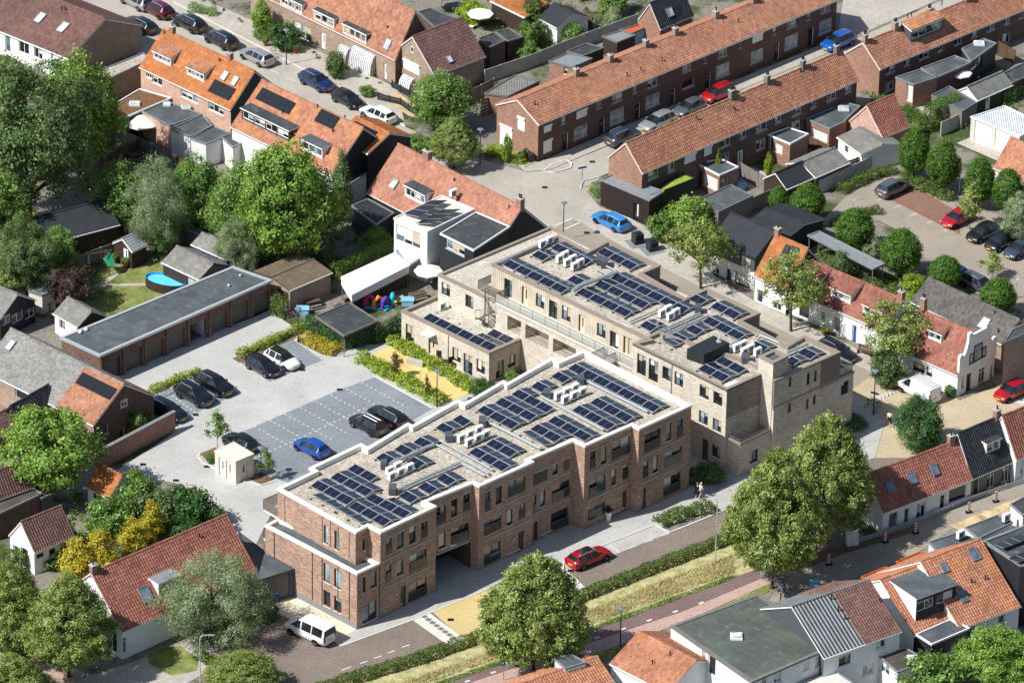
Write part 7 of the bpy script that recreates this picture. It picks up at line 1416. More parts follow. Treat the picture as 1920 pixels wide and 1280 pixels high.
def blades(name, pts, dens, hgt, mat, label, spread=.5, width=.03, z=0., cat=None):
    """a stand of grass inside a polygon: single blades, kind stuff"""
    import mathutils
    g = np.random.default_rng(len(name) + int(abs(pts[0][0]) * 10)); P = np.array(pts); lo, hi = P.min(0), P.max(0)
    n = int((hi - lo).prod() * dens); q = g.uniform(lo, hi, (n, 2)); x, y = q[:, 0], q[:, 1]; ins = np.zeros(n, bool); j = len(P) - 1
    for i in range(len(P)):
        c = ((P[i, 1] > y) != (P[j, 1] > y)) & (x < (P[j, 0] - P[i, 0]) * (y - P[i, 1]) / (P[j, 1] - P[i, 1] + 1e-12) + P[i, 0]); ins ^= c; j = i
    q = q[ins]; n = len(q); cl = .75 + .25 * np.sin(q[:, 0] * .9 + 2 * np.sin(q[:, 1] * .37)) + g.normal(0, .15, n) ; h = hgt * g.uniform(.5, 1.3, n) * np.clip(cl, .35, 1.2)
    a = g.uniform(0, 6.28, n); w = np.stack([np.cos(a), np.sin(a), 0 * a], 1) * width * .5; b0 = np.stack([q[:, 0], q[:, 1], np.full(n, z)], 1)
    tip = b0 + np.stack([g.normal(0, spread * .4, n) * h, g.normal(0, spread * .4, n) * h, h], 1)
    V = np.stack([b0 - w, b0 + w, tip], 1).reshape(-1, 3); F = np.arange(n * 3).reshape(n, 3)
    o = link(name, npmesh(name, V, F, [mat], np.clip(g.normal(.5, .25, n), 0, 1))); o['kind'] = 'stuff'; o['label'] = label
    return o

# ---------------------------------------------------------------- cars
CARS = {}
def car_proto(key, L, W, H, st, glass_rows, wb, rails=False, van=False, pil=()):
    """st: stations (x, belt z, belt half-width, top z, top half-width); glass between given station spans"""
    h = W / 2; V, F, G = [], [], {}
    for (x, zb, wbt, zt, wt) in st:
        low = .20 if .25 < x < L - .25 else .30; e = .9 if .1 < x < L - .1 else .82
        sec = [(0, low), (wbt * .90 * e, low), (wbt * 1.0 * (e + .06), low + .16), (wbt * 1.03, (low + zb) * .52), (wbt, zb), (wt, zt), (wt * .6, zt + .025), (0, zt + .035)]
        ring = [(x, -y, z) for y, z in sec] + [(x, y, z) for y, z in sec[::-1][1:-1]]
        V += ring
    n = 14; ns = len(st)
    kinds = {}
    for i in range(ns - 1):
        for j in range(n):
            a, b_ = i * n + j, i * n + (j + 1) % n; f = (a, a + n, b_ + n, b_); k = None
            if (i in glass_rows['side']) and j in (4, 9): k = ('side_window', i, j)
            if (i in glass_rows['front']) and j in (5, 6, 7, 8): k = ('windscreen', 0, 0)
            if (i in glass_rows['rear']) and j in (5, 6, 7, 8): k = ('rear_window', 0, 0)
            if k is None: F.append(f)
            else: kinds.setdefault(k, []).append(f)
    F.append(tuple(range(n))[::-1]); F.append(tuple(range((ns - 1) * n, ns * n)))
    me = bpy.data.meshes.new('body'); me.from_pydata(V, [], F); me.materials.append(M('car_black')); me.shade_smooth(); me.set_sharp_from_angle(angle=R_(38)); me.update()
    import bmesh
    bm = bmesh.new(); bm.from_mesh(me); bmesh.ops.recalc_face_normals(bm, faces=bm.faces); bm.to_mesh(me); bm.free()
    parts = [('body', me, (0, 0, 0), [])]
    for k, fs in kinds.items():
        m = MB('glass')
        for f in fs:
            P = [Vector(V[q]) for q in f]; nn = (P[1] - P[0]).cross(P[2] - P[0]).normalized(); c = sum(P, Vector()) / 4
            if nn.dot(c - Vector((L / 2, 0, H * .4))) < 0: P = P[::-1]
            m.face([tuple(p) for p in P])
        parts.append((k[0], m.mesh(k[0]), (0, 0, 0), []))
    r = .33 if not van else .34; ty = MB('black_rubber'); w_ = .2
    prof = [(r * .62, -.005), (r * .92, 0), (r, .04), (r, w_ - .04), (r * .92, w_), (r * .5, w_)]
    def wheel(mb, prof, sgn):
        nn = 16
        rings = [[(rr * math.cos(2 * math.pi * q / nn), sgn * yy, rr * math.sin(2 * math.pi * q / nn)) for q in range(nn)] for rr, yy in prof]
        for A, B in zip(rings, rings[1:]):
            for q in range(nn): mb.face([A[q], A[(q + 1) % nn], B[(q + 1) % nn], B[q]])
        mb.face(rings[0])
    for sx in wb:
        for sg in (-1, 1):
            t = MB('black_rubber'); wheel(t, [(p, w_ - q) for p, q in prof], sg)
            rm = MB('rim'); nn = 10
            for q in range(5):
                a = 2 * math.pi * q / 5; pr = [(.05, a - .5), (r * .6, a - .22), (r * .6, a + .22), (.05, a + .5)]
                rm.face([(rr * math.cos(x), sg * (w_ + .012), rr * math.sin(x)) for rr, x in pr])
            parts.append(('wheel', t.mesh('tyre'), (sx, sg * (h - w_ + .0), r), [('rim', rm.mesh('rim'))]))
            ar = MB('black_rubber'); nn = 12
            pts = [((r + .09) * math.cos(math.pi * q / nn), sg * .012, (r + .09) * math.sin(math.pi * q / nn)) for q in range(nn + 1)]
            ar.face(pts if sg < 0 else pts[::-1]); parts.append(('wheel_arch', ar.mesh('wheel_arch'), (sx, sg * (h * 1.0), r - .05), []))
    zf = st[1][1]
    for sg in (-1, 1):
        a = MB('lamp_clear'); a.box(-.02, -.17, -.07, .16, .17, .07); parts.append(('headlight', a.mesh('headlight'), (.1, sg * h * .68, zf - .04), []))
        zt_ = st[-2][1]; a = MB('lamp_red'); hh = .28 if van else .12; a.box(-.12, -.11, -hh, .03, .11, hh * .8); parts.append(('tail_light', a.mesh('tail_light'), (L - .03, sg * h * .80, zt_ - .12), []))
        a = MB('car_black'); a.box(-.08, -.09, -.06, .08, .09, .07); parts.append(('wing_mirror', a.mesh('wing_mirror'), (glass_rows['mx'], sg * (h + .07), st[glass_rows['front'][0]][1] + .06), []))
    for x_, z_ in ((-.012, .44), (L + .012, .62 if not van else .75)):
        a = MB('plate_yellow'); a.box(-.015, -.26, -.06, .015, .26, .06); parts.append(('number_plate', a.mesh('number_plate'), (x_, 0, z_), []))
    if rails:
        for sg in (-1, 1):
            a = MB('alu'); i0 = glass_rows['front'][-1] + 1; xa, xb = st[i0][0] + .2, L - .7; a.tube([(xa, sg * .5, H - .03), (xa + .1, sg * .5, H + .04), (xb - .1, sg * .5, H + .04), (xb, sg * .5, H - .03)], .02, 5); parts.append(('roof_rail', a.mesh('roof_rail'), (0, 0, 0), []))
    CARS[key] = (parts, L)
car_proto('hatch', 4.0, 1.74, 1.47, [(0, .58, .60, .62, .45), (.10, .66, .74, .72, .62), (.45, .76, .82, .84, .70), (1.0, .90, .86, .94, .74), (1.65, .94, .87, 1.38, .57), (2.15, .94, .87, 1.46, .58), (2.25, .94, .87, 1.47, .58), (3.1, .96, .87, 1.44, .56), (3.2, .96, .87, 1.43, .56), (3.55, .97, .86, 1.36, .54), (3.85, .95, .82, 1.02, .68), (4.0, .75, .76, .84, .66)],
          {'side': [3, 4, 6, 8], 'front': [3], 'rear': [9], 'mx': 1.35}, (.78, 3.28))
car_proto('wagon', 4.6, 1.82, 1.48, [(0, .58, .62, .62, .45), (.10, .66, .78, .72, .64), (.5, .76, .85, .84, .72), (1.2, .88, .89, .92, .76), (1.95, .94, .90, 1.38, .58), (2.5, .95, .90, 1.46, .60), (2.6, .95, .90, 1.47, .60), (3.4, .96, .90, 1.45, .58), (3.5, .96, .90, 1.45, .58), (4.15, .98, .88, 1.38, .55), (4.45, .96, .85, 1.03, .70), (4.6, .76, .80, .86, .70)],
          {'side': [3, 4, 6, 8], 'front': [3], 'rear': [9], 'mx': 1.6}, (.9, 3.65), True)
car_proto('suv', 4.4, 1.84, 1.64, [(0, .70, .64, .74, .5), (.10, .80, .80, .86, .66), (.45, .92, .87, .98, .74), (1.1, 1.02, .90, 1.06, .78), (1.75, 1.08, .91, 1.54, .60), (2.35, 1.08, .91, 1.62, .62), (2.45, 1.08, .91, 1.63, .62), (3.3, 1.1, .91, 1.6, .60), (3.4, 1.1, .91, 1.6, .60), (3.9, 1.12, .89, 1.52, .57), (4.25, 1.08, .86, 1.14, .72), (4.4, .86, .82, .96, .72)],
          {'side': [3, 4, 6, 8], 'front': [3], 'rear': [9], 'mx': 1.45}, (.85, 3.5), True)
car_proto('mpv', 4.2, 1.74, 1.6, [(0, .62, .60, .66, .45), (.10, .72, .74, .78, .62), (.4, .84, .82, .92, .70), (.85, .98, .86, 1.04, .74), (1.7, 1.02, .87, 1.5, .58), (2.25, 1.02, .87, 1.58, .59), (2.35, 1.02, .87, 1.59, .59), (3.1, 1.02, .87, 1.58, .58), (3.2, 1.02, .87, 1.57, .58), (3.85, 1.03, .86, 1.5, .56), (4.08, 1.0, .84, 1.06, .72), (4.2, .8, .78, .9, .70)],
          {'side': [3, 4, 6, 8], 'front': [3], 'rear': [9], 'mx': 1.3}, (.82, 3.35))
car_proto('van', 5.0, 1.94, 1.92, [(0, .72, .70, .76, .55), (.10, .82, .84, .9, .72), (.5, .96, .92, 1.04, .80), (.95, 1.08, .95, 1.16, .84), (1.7, 1.12, .96, 1.78, .72), (2.1, 1.12, .96, 1.88, .76), (2.25, 1.12, .96, 1.9, .76), (3.4, 1.12, .96, 1.92, .77), (3.5, 1.12, .96, 1.92, .77), (4.75, 1.12, .96, 1.9, .76), (4.92, 1.1, .94, 1.8, .74), (4.98, 1.08, .93, 1.15, .84), (5.0, .85, .92, .95, .85)],
          {'side': [3, 4, 6, 8], 'front': [3], 'rear': [10], 'mx': 1.3}, (.95, 3.95), False, True)
car_proto('panel_van', 4.9, 1.92, 1.95, [(0, .72, .70, .76, .55), (.10, .82, .84, .9, .72), (.5, .96, .92, 1.04, .80), (.95, 1.08, .95, 1.16, .84), (1.65, 1.12, .96, 1.8, .72), (2.1, 1.12, .96, 1.92, .76), (2.25, 1.12, .96, 1.93, .76), (4.7, 1.12, .96, 1.95, .77), (4.86, 1.1, .94, 1.84, .75), (4.9, .85, .92, .95, .85)],
          {'side': [3, 4], 'front': [3], 'rear': [], 'mx': 1.3}, (.95, 3.9), False, True)
def car(kind, xy, ang, paint, label, group=None, name='parked_car'):
    parts, L = CARS[kind]; t = thing(name, label, 'van' if 'van' in kind else 'car', (xy[0], xy[1], .02), ang, group)
    for (nm, me, loc, kids) in parts:
        o = link(nm, me, t); o.location = (loc[0] - L / 2, loc[1], loc[2])
        if nm == 'body' or nm == 'wing_mirror': o.material_slots[0].link = 'OBJECT'; o.material_slots[0].material = M(paint)
        for kn, km in kids: link(kn, km, o)
    return t

# ---------------------------------------------------------------- street furniture and roof plant
def disc_lamp(xy, h, label, head='grey_metal', pole='dark_metal', group='street lamps'):
    t = thing('street_lamp', label, 'street lamp', (xy[0], xy[1], 0), 0, group); m = MB(pole); m.tube([(0, 0, 0), (0, 0, 1.0), (0, 0, h - .5)], [.075, .06, .045], 8); m.build('pole', t)
    m = MB('lamp_clear'); m.lathe([(.06, 0), (.09, .1), (.16, .38)], 12, (0, 0, h - .5)); m.build('lantern', t)
    m = MB(head); m.lathe([(.34, 0), (.36, .03), (.2, .1), (.02, .13)], 16, (0, 0, h - .12)); m.face([(.34 * math.cos(-2 * math.pi * j / 16), .34 * math.sin(-2 * math.pi * j / 16), h - .12) for j in range(16)]); m.build('lamp_shade', t); return t
def arm_lamp(xy, h, ang, label, arm=.8, pole='alu', group='street lamps'):
    t = thing('street_lamp', label, 'street lamp', (xy[0], xy[1], 0), ang, group); m = MB(pole)
    m.tube([(0, 0, 0), (0, 0, 2.0), (0, 0, h - .5), (.08, 0, h - .15), (.3, 0, h), (arm, 0, h + .03)], [.08, .06, .05, .045, .04, .04], 8); m.build('pole', t)
    m = MB('light_metal'); m.box(arm - .05, -.09, h - .02, arm + .5, .09, h + .07); m.build('lamp_head', t); return t
def ac_unit(xy, z, ang, label, group, s=1.):
    t = thing('air_conditioner', label, 'heat pump', (xy[0], xy[1], z), ang, group); w, d_, h = .85 * s, .36 * s, .75 * s
    m = MB('plastic_white'); m.box(-w / 2, -d_ / 2, .14, w / 2, d_ / 2, .14 + h); m.build('casing', t)
    g = MB('ac_grill'); c = (-.1 * s, .14 + h / 2)
    for k in range(7): zz = .14 + h * (.14 + .1 * k); g.box(-w * .42, -d_ / 2 - .02, zz, w * .2, -d_ / 2 - .003, zz + h * .07)
    g.build('grille', t)
    for sx in (-1, 1): f = MB('black_rubber'); f.box(sx * w * .36 - .05, -d_ * .6, 0, sx * w * .36 + .05, d_ * .6, .138); f.build('foot', t)
    return t
def duct(pts, r, label, mat='light_metal', group='roof ducts', name='roof_duct', feet=True):
    c = pts[0]; t = thing(name, label, 'duct', (c[0], c[1], c[2]), 0, group); P = [(p[0] - c[0], p[1] - c[1], p[2] - c[2]) for p in pts]
    m = MB(mat); m.tube(P, r, 10); m.build('pipe', t, smooth=True)
    for a, b_ in zip(P, P[1:]):
        L = (Vector(b_) - Vector(a)).length; n = int(L / 1.8)
        for k in range(n):
            q = Vector(a).lerp(Vector(b_), (k + .5) / n); f = MB('alu'); f.box(q.x - .03, q.y - .03, -r - .18, q.x + .03, q.y + .03, r + .25); f.build('bracket', t)
    return t
def bx(name, label, cat, xy, z0, w, d_, h, ang, mat, group=None, top=None):
    t = thing(name, label, cat, (xy[0], xy[1], z0), ang, group); m = MB(mat, top or mat); m.box(-w / 2, -d_ / 2, 0, w / 2, d_ / 2, h, 0, 1); return t, m
def solar_array(rows, z, label, group='solar panel arrays on the flat roofs'):
    """rows: (x0,y0,x1,y1,n,left idx list,right idx list) ridge lines; panels slope away on both sides"""
    x0, y0 = rows[0][0], rows[0][1]; t = thing('solar_array', label, 'solar panels', (x0, y0, z), 0, group)
    PW, TL = 1.06, R_(12)
    for (ax, ay, bx_, by, n, lf, rt) in rows:
        a = Vector((ax - x0, ay - y0, 0)); b_ = Vector((bx_ - x0, by - y0, 0)); d_ = (b_ - a); L = d_.length / n; d_.normalize(); nl = Vector((d_.y, -d_.x, 0))
        zr = .46
        for side, lst in ((1, lf), (-1, rt)):
            for k in lst:
                o = a + d_ * (L * k); s = nl * side
                def T(u, v, w): return tuple(o + d_ * u + s * (.04 + v * math.cos(TL)) + Vector((0, 0, zr - v * math.sin(TL) + w)))
                m = MB('solar_cell', 'alu'); g = .02
                c = [T(g, 0, 0), T(L - g, 0, 0), T(L - g, PW, 0), T(g, PW, 0)]; lo = [T(g, 0, -.035), T(L - g, 0, -.035), T(L - g, PW, -.035), T(g, PW, -.035)]
                i_ = [T(g + .03, .03, .002), T(L - g - .03, .03, .002), T(L - g - .03, PW - .03, .002), T(g + .03, PW - .03, .002)]
                if side > 0: c, lo, i_ = c[::-1], lo[::-1], i_[::-1]
                uv = [(0, 0), (1, 0), (1, 1), (0, 1)]; uv = uv[::-1] if side > 0 else uv
                m.face(i_, 0, uv); m.face(c, 1)
                for q in range(4): r2 = (q + 1) % 4; m.face([lo[q], lo[r2], c[r2], c[q]], 1)
                m.build('solar_panel', t)
        mm = MB('alu', 'black_rubber'); ks = sorted(set(lf) | set(rt)); w0, w1 = (PW if lf else .1), (PW if rt else .1)
        for k in sorted({x for q in ks for x in (q, q + 1)}):
            o = a + d_ * (L * k)
            for s, w in ((nl, w0), (-nl, w1)):
                p = o + s * (w * .98); q = o
                mm.tube([tuple(q + Vector((0, 0, zr - .05))), tuple(p + Vector((0, 0, zr - .06 - w * math.sin(TL))))], .022, 4); mm.tube([tuple(p + Vector((0, 0, -.03))), tuple(p + Vector((0, 0, zr - .06 - w * math.sin(TL))))], .02, 4)
                mm.box(p.x - .12, p.y - .12, -.04, p.x + .12, p.y + .12, .05, 1)
            mm.tube([tuple(o + Vector((0, 0, -.02))), tuple(o + Vector((0, 0, zr - .04)))], .02, 4)
        mm.build('mounting', t)
    return t
def fence(pts, h, label, mat='wood_grey', name='garden_fence', panel=1.8, post='concrete', boards=0, group=None, cat='fence'):
    c = pts[0]; t = thing(name, label, cat, (c[0], c[1], 0), 0, group)
    for a, b_ in zip(pts, pts[1:]):
        T = frame_of((a[0] - c[0], a[1] - c[1]), (b_[0] - c[0], b_[1] - c[1])); n = max(1, int(round(T.L / panel))); w = T.L / n
        for k in range(n):
            if boards:
                pm = MB(mat)
                for q in range(boards):
                    z = .05 + (h - .05) * q / boards; pm.box(k * w + .05, -.02, z, (k + 1) * w - .05, .02, z + (h - .05) / boards * .85, fr=T)
            else: pm = MB(mat); pm.box(k * w + .05, -.03, .02, (k + 1) * w - .05, .03, h, fr=T)
            pm.build('panel', t)
        for k in range(n + 1): q = MB(post); q.box(k * w - .05, -.06, 0, k * w + .05, .06, h + .05, fr=T); q.build('post', t)
    return t
def railing(parent, pts, z, h=1.0, mat='taupe_metal', panel='rail_glass', step=1.6):
    for a, b_ in zip(pts, pts[1:]):
        T = frame_of(a, b_); m = MB(mat); m.box(0, -.025, z + h - .05, T.L, .025, z + h, fr=T); m.box(0, -.02, z + .06, T.L, .02, z + .1, fr=T)
        n = max(1, int(T.L / step))
        for k in range(n + 1): u = T.L * k / n; m.box(u - .02, -.02, z, u + .02, .02, z + h - .05, fr=T)
        r = m.build('railing', parent)
        if parent.parent is not None: r = parent
        if panel: g = MB(panel); g.box(.03, -.008, z + .12, T.L - .03, .008, z + h - .06, fr=T); g.build('railing_panel', r)
def parasol(xy, r, h, label, mat='cloth_white', n=8):
    t = thing('parasol', label, 'parasol', (xy[0], xy[1], 0)); m = MB('wood_brown'); m.tube([(0, 0, 0), (0, 0, h)], .03, 6); m.build('pole', t)
    c = MB(mat); P = [(r * math.cos(2 * math.pi * k / n), r * math.sin(2 * math.pi * k / n), h - r * .28) for k in range(n)]
    for k in range(n): c.face([P[k], P[(k + 1) % n], (0, 0, h)]); q, q2 = P[k], P[(k + 1) % n]; c.face([(q[0], q[1], q[2] - .12), (q2[0], q2[1], q2[2] - .12), q2, q])
    c.build('canopy', t); return t
def skin_mesh(name, verts, edges, radii, mat, sub=2):
    me = bpy.data.meshes.new(name); me.from_pydata(verts, edges, []); o = bpy.data.objects.new(name, me); COL.objects.link(o)
    o.modifiers.new('s', 'SKIN'); sb = o.modifiers.new('u', 'SUBSURF'); sb.levels = sub; sb.render_levels = sub
    for i, r in enumerate(radii): v = me.skin_vertices[0].data[i]; v.radius = (r, r) if not isinstance(r, tuple) else r
    me.skin_vertices[0].data[0].use_root = True
    dg = bpy.context.evaluated_depsgraph_get(); nm = bpy.data.meshes.new_from_object(o.evaluated_get(dg)); bpy.data.objects.remove(o); bpy.data.meshes.remove(me)
    nm.name = name; nm.materials.clear(); nm.materials.append(M(mat)); nm.shade_smooth(); return nm
def person(xy, ang, label, top, legs, hair, H=1.7, stride=.25, dress=False, arm=0., short=False):
    """walking figure: one skinned body, clothes as children"""
    t = thing('person', label, 'person', (xy[0], xy[1], 0), ang); k = H / 1.7; s = stride
    v = [(0, 0, .95), (0, 0, 1.18), (0, 0, 1.38), (0, 0, 1.47), (.02, 0, 1.54), (.03, 0, 1.62),
         (0, .09, .92), (s * .6, .09, .5), (s, .09, .08), (s + .16, .09, .04), (0, -.09, .92), (-s * .3, -.09, .5), (-s, -.09, .12), (-s + .13, -.09, .04),
         (0, .19, 1.36), (-.06, .23, 1.1), (.06 + arm * .1, .24, .88), (0, -.19, 1.36), (.05, -.23, 1.1), (.16, -.22, .9)]
    e = [(0, 1), (1, 2), (2, 3), (3, 4), (4, 5), (0, 6), (6, 7), (7, 8), (8, 9), (0, 10), (10, 11), (11, 12), (12, 13), (2, 14), (14, 15), (15, 16), (2, 17), (17, 18), (18, 19)]
    r = [.13, .125, .14, .055, .085, .085, .085, .06, .045, .04, .085, .06, .045, .04, .055, .042, .035, .055, .042, .035]
    v = [tuple(c * k for c in p) for p in v]; r = [q * k for q in r]
    b_ = link('body', skin_mesh('body', v, e, r, 'skin'), t)
    sv = [v[0], v[1], v[2], v[14], v[15], v[17], v[18]]; se = [(0, 1), (1, 2), (2, 3), (3, 4), (2, 5), (5, 6)]
    link('shirt', skin_mesh('shirt', sv, se, [.15 * k, .15 * k, .165 * k, .075 * k, .055 * k, .075 * k, .055 * k], top), b_)
    if dress:
        m = MB(legs); m.lathe([(.33 * k, .5 * k), (.27 * k, .75 * k), (.17 * k, 1.05 * k), (.16 * k, 1.2 * k)], 12); m.build('skirt', b_, True)
    else:
        kk = .62 if short else 1.
        tv = [v[0], v[6], v[7], v[8], v[10], v[11], v[12]]
        if short: tv[3] = tuple(np.array(v[7]) * .98); tv[6] = tuple(np.array(v[11]) * .98)
        link('trousers', skin_mesh('trousers', tv, [(0, 1), (1, 2), (2, 3), (0, 4), (4, 5), (5, 6)], [.16 * k, .11 * k, .085 * k, .07 * k, .11 * k, .085 * k, .07 * k], legs), b_)
    hm = MB(hair); hm.lathe([(.09 * k, 1.58 * k), (.108 * k, 1.64 * k), (.1 * k, 1.70 * k), (.05 * k, 1.735 * k)], 10, (.01, 0, 0)); hm.build('hair', b_, True)
    return t
def bicycle(xy, ang, label, col='dark_metal'):
    t = thing('bicycle', label, 'bicycle', (xy[0], xy[1], 0), ang, 'bicycles')
    for x in (-.52, .52):
        m = MB('black_rubber'); P = [(x + .33 * math.cos(2 * math.pi * k / 16), 0, .34 + .33 * math.sin(2 * math.pi * k / 16)) for k in range(17)]; m.tube(P, .022, 5, cap=False)
        w = m.build('wheel', t); s = MB('alu')
        for k in range(6): a = math.pi * k / 6; s.tube([(x - .31 * math.cos(a), 0, .34 - .31 * math.sin(a)), (x + .31 * math.cos(a), 0, .34 + .31 * math.sin(a))], .006, 3, cap=False)
        s.build('spokes', w)
    m = MB(col)
    for a, b_ in (((-.52, .34), (-.12, .30)), ((-.12, .30), (-.25, .85)), ((-.12, .30), (.38, .80)), ((-.22, .78), (.36, .84)), ((-.52, .34), (-.22, .75)), ((.52, .34), (.36, .95))): m.tube([(a[0], 0, a[1]), (b_[0], 0, b_[1])], .022, 6)
    m.build('frame', t); m = MB('black_rubber'); m.tube([(.3, -.28, 1.0), (.37, -.1, .98), (.37, .1, .98), (.3, .28, 1.0)], .018, 5); m.build('handlebar', t)
    m = MB('black_rubber'); m.box(-.38, -.08, .88, -.14, .08, .94); m.build('saddle', t); return t

def undergrowth(name, pts, n_cl, hgt, mat, label, per=26, size=.2, seed=1):
    """a patch of mixed garden plants nobody could count: leaf clumps of uneven height inside a polygon"""
    g = np.random.default_rng(seed); P = np.array(pts); lo, hi = P.min(0), P.max(0); q = g.uniform(lo, hi, (n_cl * 6, 2)); x, y = q[:, 0], q[:, 1]; ins = np.zeros(len(q), bool); j = len(P) - 1
    for i in range(len(P)):
        c = ((P[i, 1] > y) != (P[j, 1] > y)) & (x < (P[j, 0] - P[i, 0]) * (y - P[i, 1]) / (P[j, 1] - P[i, 1] + 1e-12) + P[i, 0]); ins ^= c; j = i
    q = q[ins]; fld = np.sin(q[:, 0] * 1.1 + seed) * np.sin(q[:, 1] * .9) + g.normal(0, .4, len(q)); q = q[fld > -.25][:n_cl]; n = len(q)
    hh = hgt * g.uniform(.25, 1.2, n); C0 = np.repeat(np.stack([q[:, 0], q[:, 1], hh * .5], 1), per, 0); r = np.repeat(hh, per)[:, None]
    v = g.normal(0, .33, C0.shape) * np.array([1, 1, .8]); C = C0 + v * np.maximum(r, .35); C[:, 2] = np.maximum(C[:, 2], .03)
    V, F, sh = leaves(C, v * 2, size, np.clip(np.repeat(g.normal(.5, .2, n), per) + g.normal(0, .15, n * per), 0, 1), .4, .6, seed)
    o = link(name, npmesh(name, V, F, [mat], sh)); o['kind'] = 'stuff'; o['label'] = label; return o

# ---------------------------------------------------------------- the ground, roads, pavements
sheet('ground', [(-900, -500), (900, -500), (900, 1500), (-900, 1500)], 0.0, 'yard')
for i_, (nm, pts, z, mt) in enumerate(DATA['SHEETS']): sheet(nm, pts, z + .0006 * i_, mt)
for (pts, w, z, mt) in DATA['KERBS']: kerb_line('kerb', pts, w, z, mt)
for (p, q, w, mt, z, dash) in DATA['MARKS']:
    T = frame_of(p, q); m = MB(mt); z += .012; L = T.L; u = 0.
    while u < L - .02:
        e_ = min(L, u + (dash[0] if dash else L)); m.face([T(u, w / 2, z), T(e_, w / 2, z), T(e_, -w / 2, z), T(u, -w / 2, z)]); u = e_ + (dash[1] if dash else L)
    o = m.build('road_marking'); o['kind'] = 'structure'

# ---------------------------------------------------------------- houses, sheds, extensions
for d in DATA['HOUSES']: house(d)
for d in DATA['FLATS']: flat(d)
# dark boarding on the upper storey of the black clad house
d = next(x for x in DATA['HOUSES'] if 'white ground floor' in x['label']); t = next(o for o in bpy.data.objects if o.get('label') == d['label']); T = frame_of((0, 0), (d['L'], 0)); m = MB('grey_clad')
hs = [f[1:5] for f in clean(d['front'], d['L'], d['he']) if f[4] > 2.3]; us = sorted({0., d['L'], *[q for h in hs for q in (h[0], h[2])]})
for a, b_ in zip(us, us[1:]):
    h = next((h for h in hs if h[0] - .01 < (a + b_) / 2 < h[2] + .01), None)
    for z0, z1 in ([(2.2, d['he'] - .02)] if h is None else [(2.2, h[1] - .08), (h[3], d['he'] - .02)]):
        if z1 - z0 > .05: m.box(a, .003, z0, b_, .05, z1, fr=T)
m.build('boarding', t)
# stepped white gable of the blue trimmed house
d = next(x for x in DATA['HOUSES'] if 'stepped bell gable' in x['label'])
t = next(o for o in bpy.data.objects if o.get('label') == d['label'])
T = frame_of((d['L'], 0), (d['L'], d['w'])); w = d['w']; m = MB('white_wall', 'white_paint')
half = [(0, d['he'] - .1), (0, 4.5), (.14, 4.72), (.5, 4.72), (.62, 4.3), (1.05, 5.0), (1.3, 5.9), (1.3, 6.6), (1.45, 6.75), (1.8, 6.75), (1.8, 6.35)]
pl = half + [(w - x, z) for x, z in half[::-1]]
F_ = [T(u, .14, z) for u, z in pl]; B_ = [T(u, -.14, z) for u, z in pl]
import mathutils
for tr in mathutils.geometry.tessellate_polygon([[Vector((u, z, 0)) for u, z in pl]]):
    q = [F_[k] for k in tr]; nn = (Vector(q[1]) - Vector(q[0])).cross(Vector(q[2]) - Vector(q[0]))
    m.face(q if nn.x > 0 else q[::-1]); q = [B_[k] for k in tr]; m.face(q)
for k in range(len(pl)): j = (k + 1) % len(pl); m.face([F_[k], F_[j], B_[j], B_[k]], 1)
m.build('stepped_gable', t)
for (u0, z0, u1, z1) in ((1.55, 3.2, 2.15, 4.3), (2.2, 3.2, 3.5, 5.0), (3.55, 3.2, 4.15, 4.3)): window(t, T, u0, z0, u1, z1, frame='trim_navy', rec=-.2, mull=0, sill='trim_navy', glass='glass_pale')

# ---------------------------------------------------------------- the new brick building
def prism_building(t, key, wall, roof, cap, ox, oy, rim=.35, dep=.5, over=.05, walls=None, frame='dark_frame', door_='door_grey', z0=0., skip=(), extra=None):
    b_ = DATA[key]; Q = [(p[0] - ox, p[1] - oy) for p in b_['pts']]; z = b_['z']; mats = walls or [wall] * len(Q); um = list(dict.fromkeys(mats)); mb = MB(*um); fr = []
    for i_ in range(len(Q)):
        A, B = Q[i_], Q[(i_ + 1) % len(Q)]; T = frame_of(A, B)
        if i_ in skip: fr.append(T); continue
        fs = clean(b_.get('segs', {}).get(i_, []), T.L, z - .3); holes = [f[1:5] for f in fs] + (extra or {}).get(i_, [])
        wall_mesh(mb, T, b_.get('z0', z0), z - .22, holes, um.index(mats[i_]), rec=.16)
        for f in fs:
            k, u0, a, u1, c = f[:5]; w = u1 - u0; gl = f[6] if len(f) > 6 else None
            if k == 'd': door(t, T, u0, a, u1, c, f[5] if len(f) > 5 and f[5] else door_, 'dark_frame', rec=.16)
            else: window(t, T, u0, a, u1, c, frame, gl, 0 if k == 'w0' or w < .8 else (1 if w < 2.4 else 2), sill=k not in ('wr', 'wf'), rec=.16, rail=k == 'wr' or (k == 'wf' and a < 2 and wall == 'brick_red'))
        fr.append(T)
    mb.build('wall', t); r = MB(roof, cap); roof_with_rim(r, Q, z, rim, dep, over, z - .22); ro = r.build('roof', t)
    return Q, fr, ro
bp = DATA['B1']['pts']; ox, oy = bp[0]
t = thing('apartment_building', 'long stepped brick apartment building with white parapets and solar roof', 'building', (ox, oy, 0))
pu0, pu1, pz = DATA['B1PASS']
Q, FR, ro = prism_building(t, 'B1', 'brick_red', 'roof_gravel', 'cap_white', ox, oy, extra={4: [(pu0, 0., pu1, pz, 0.)]})
Ql, FRl, rol = prism_building(t, 'B1LOW', 'brick_red', 'bitumen_grey', 'cap_white', ox, oy, rim=.3, dep=.3, skip=(3, 4))
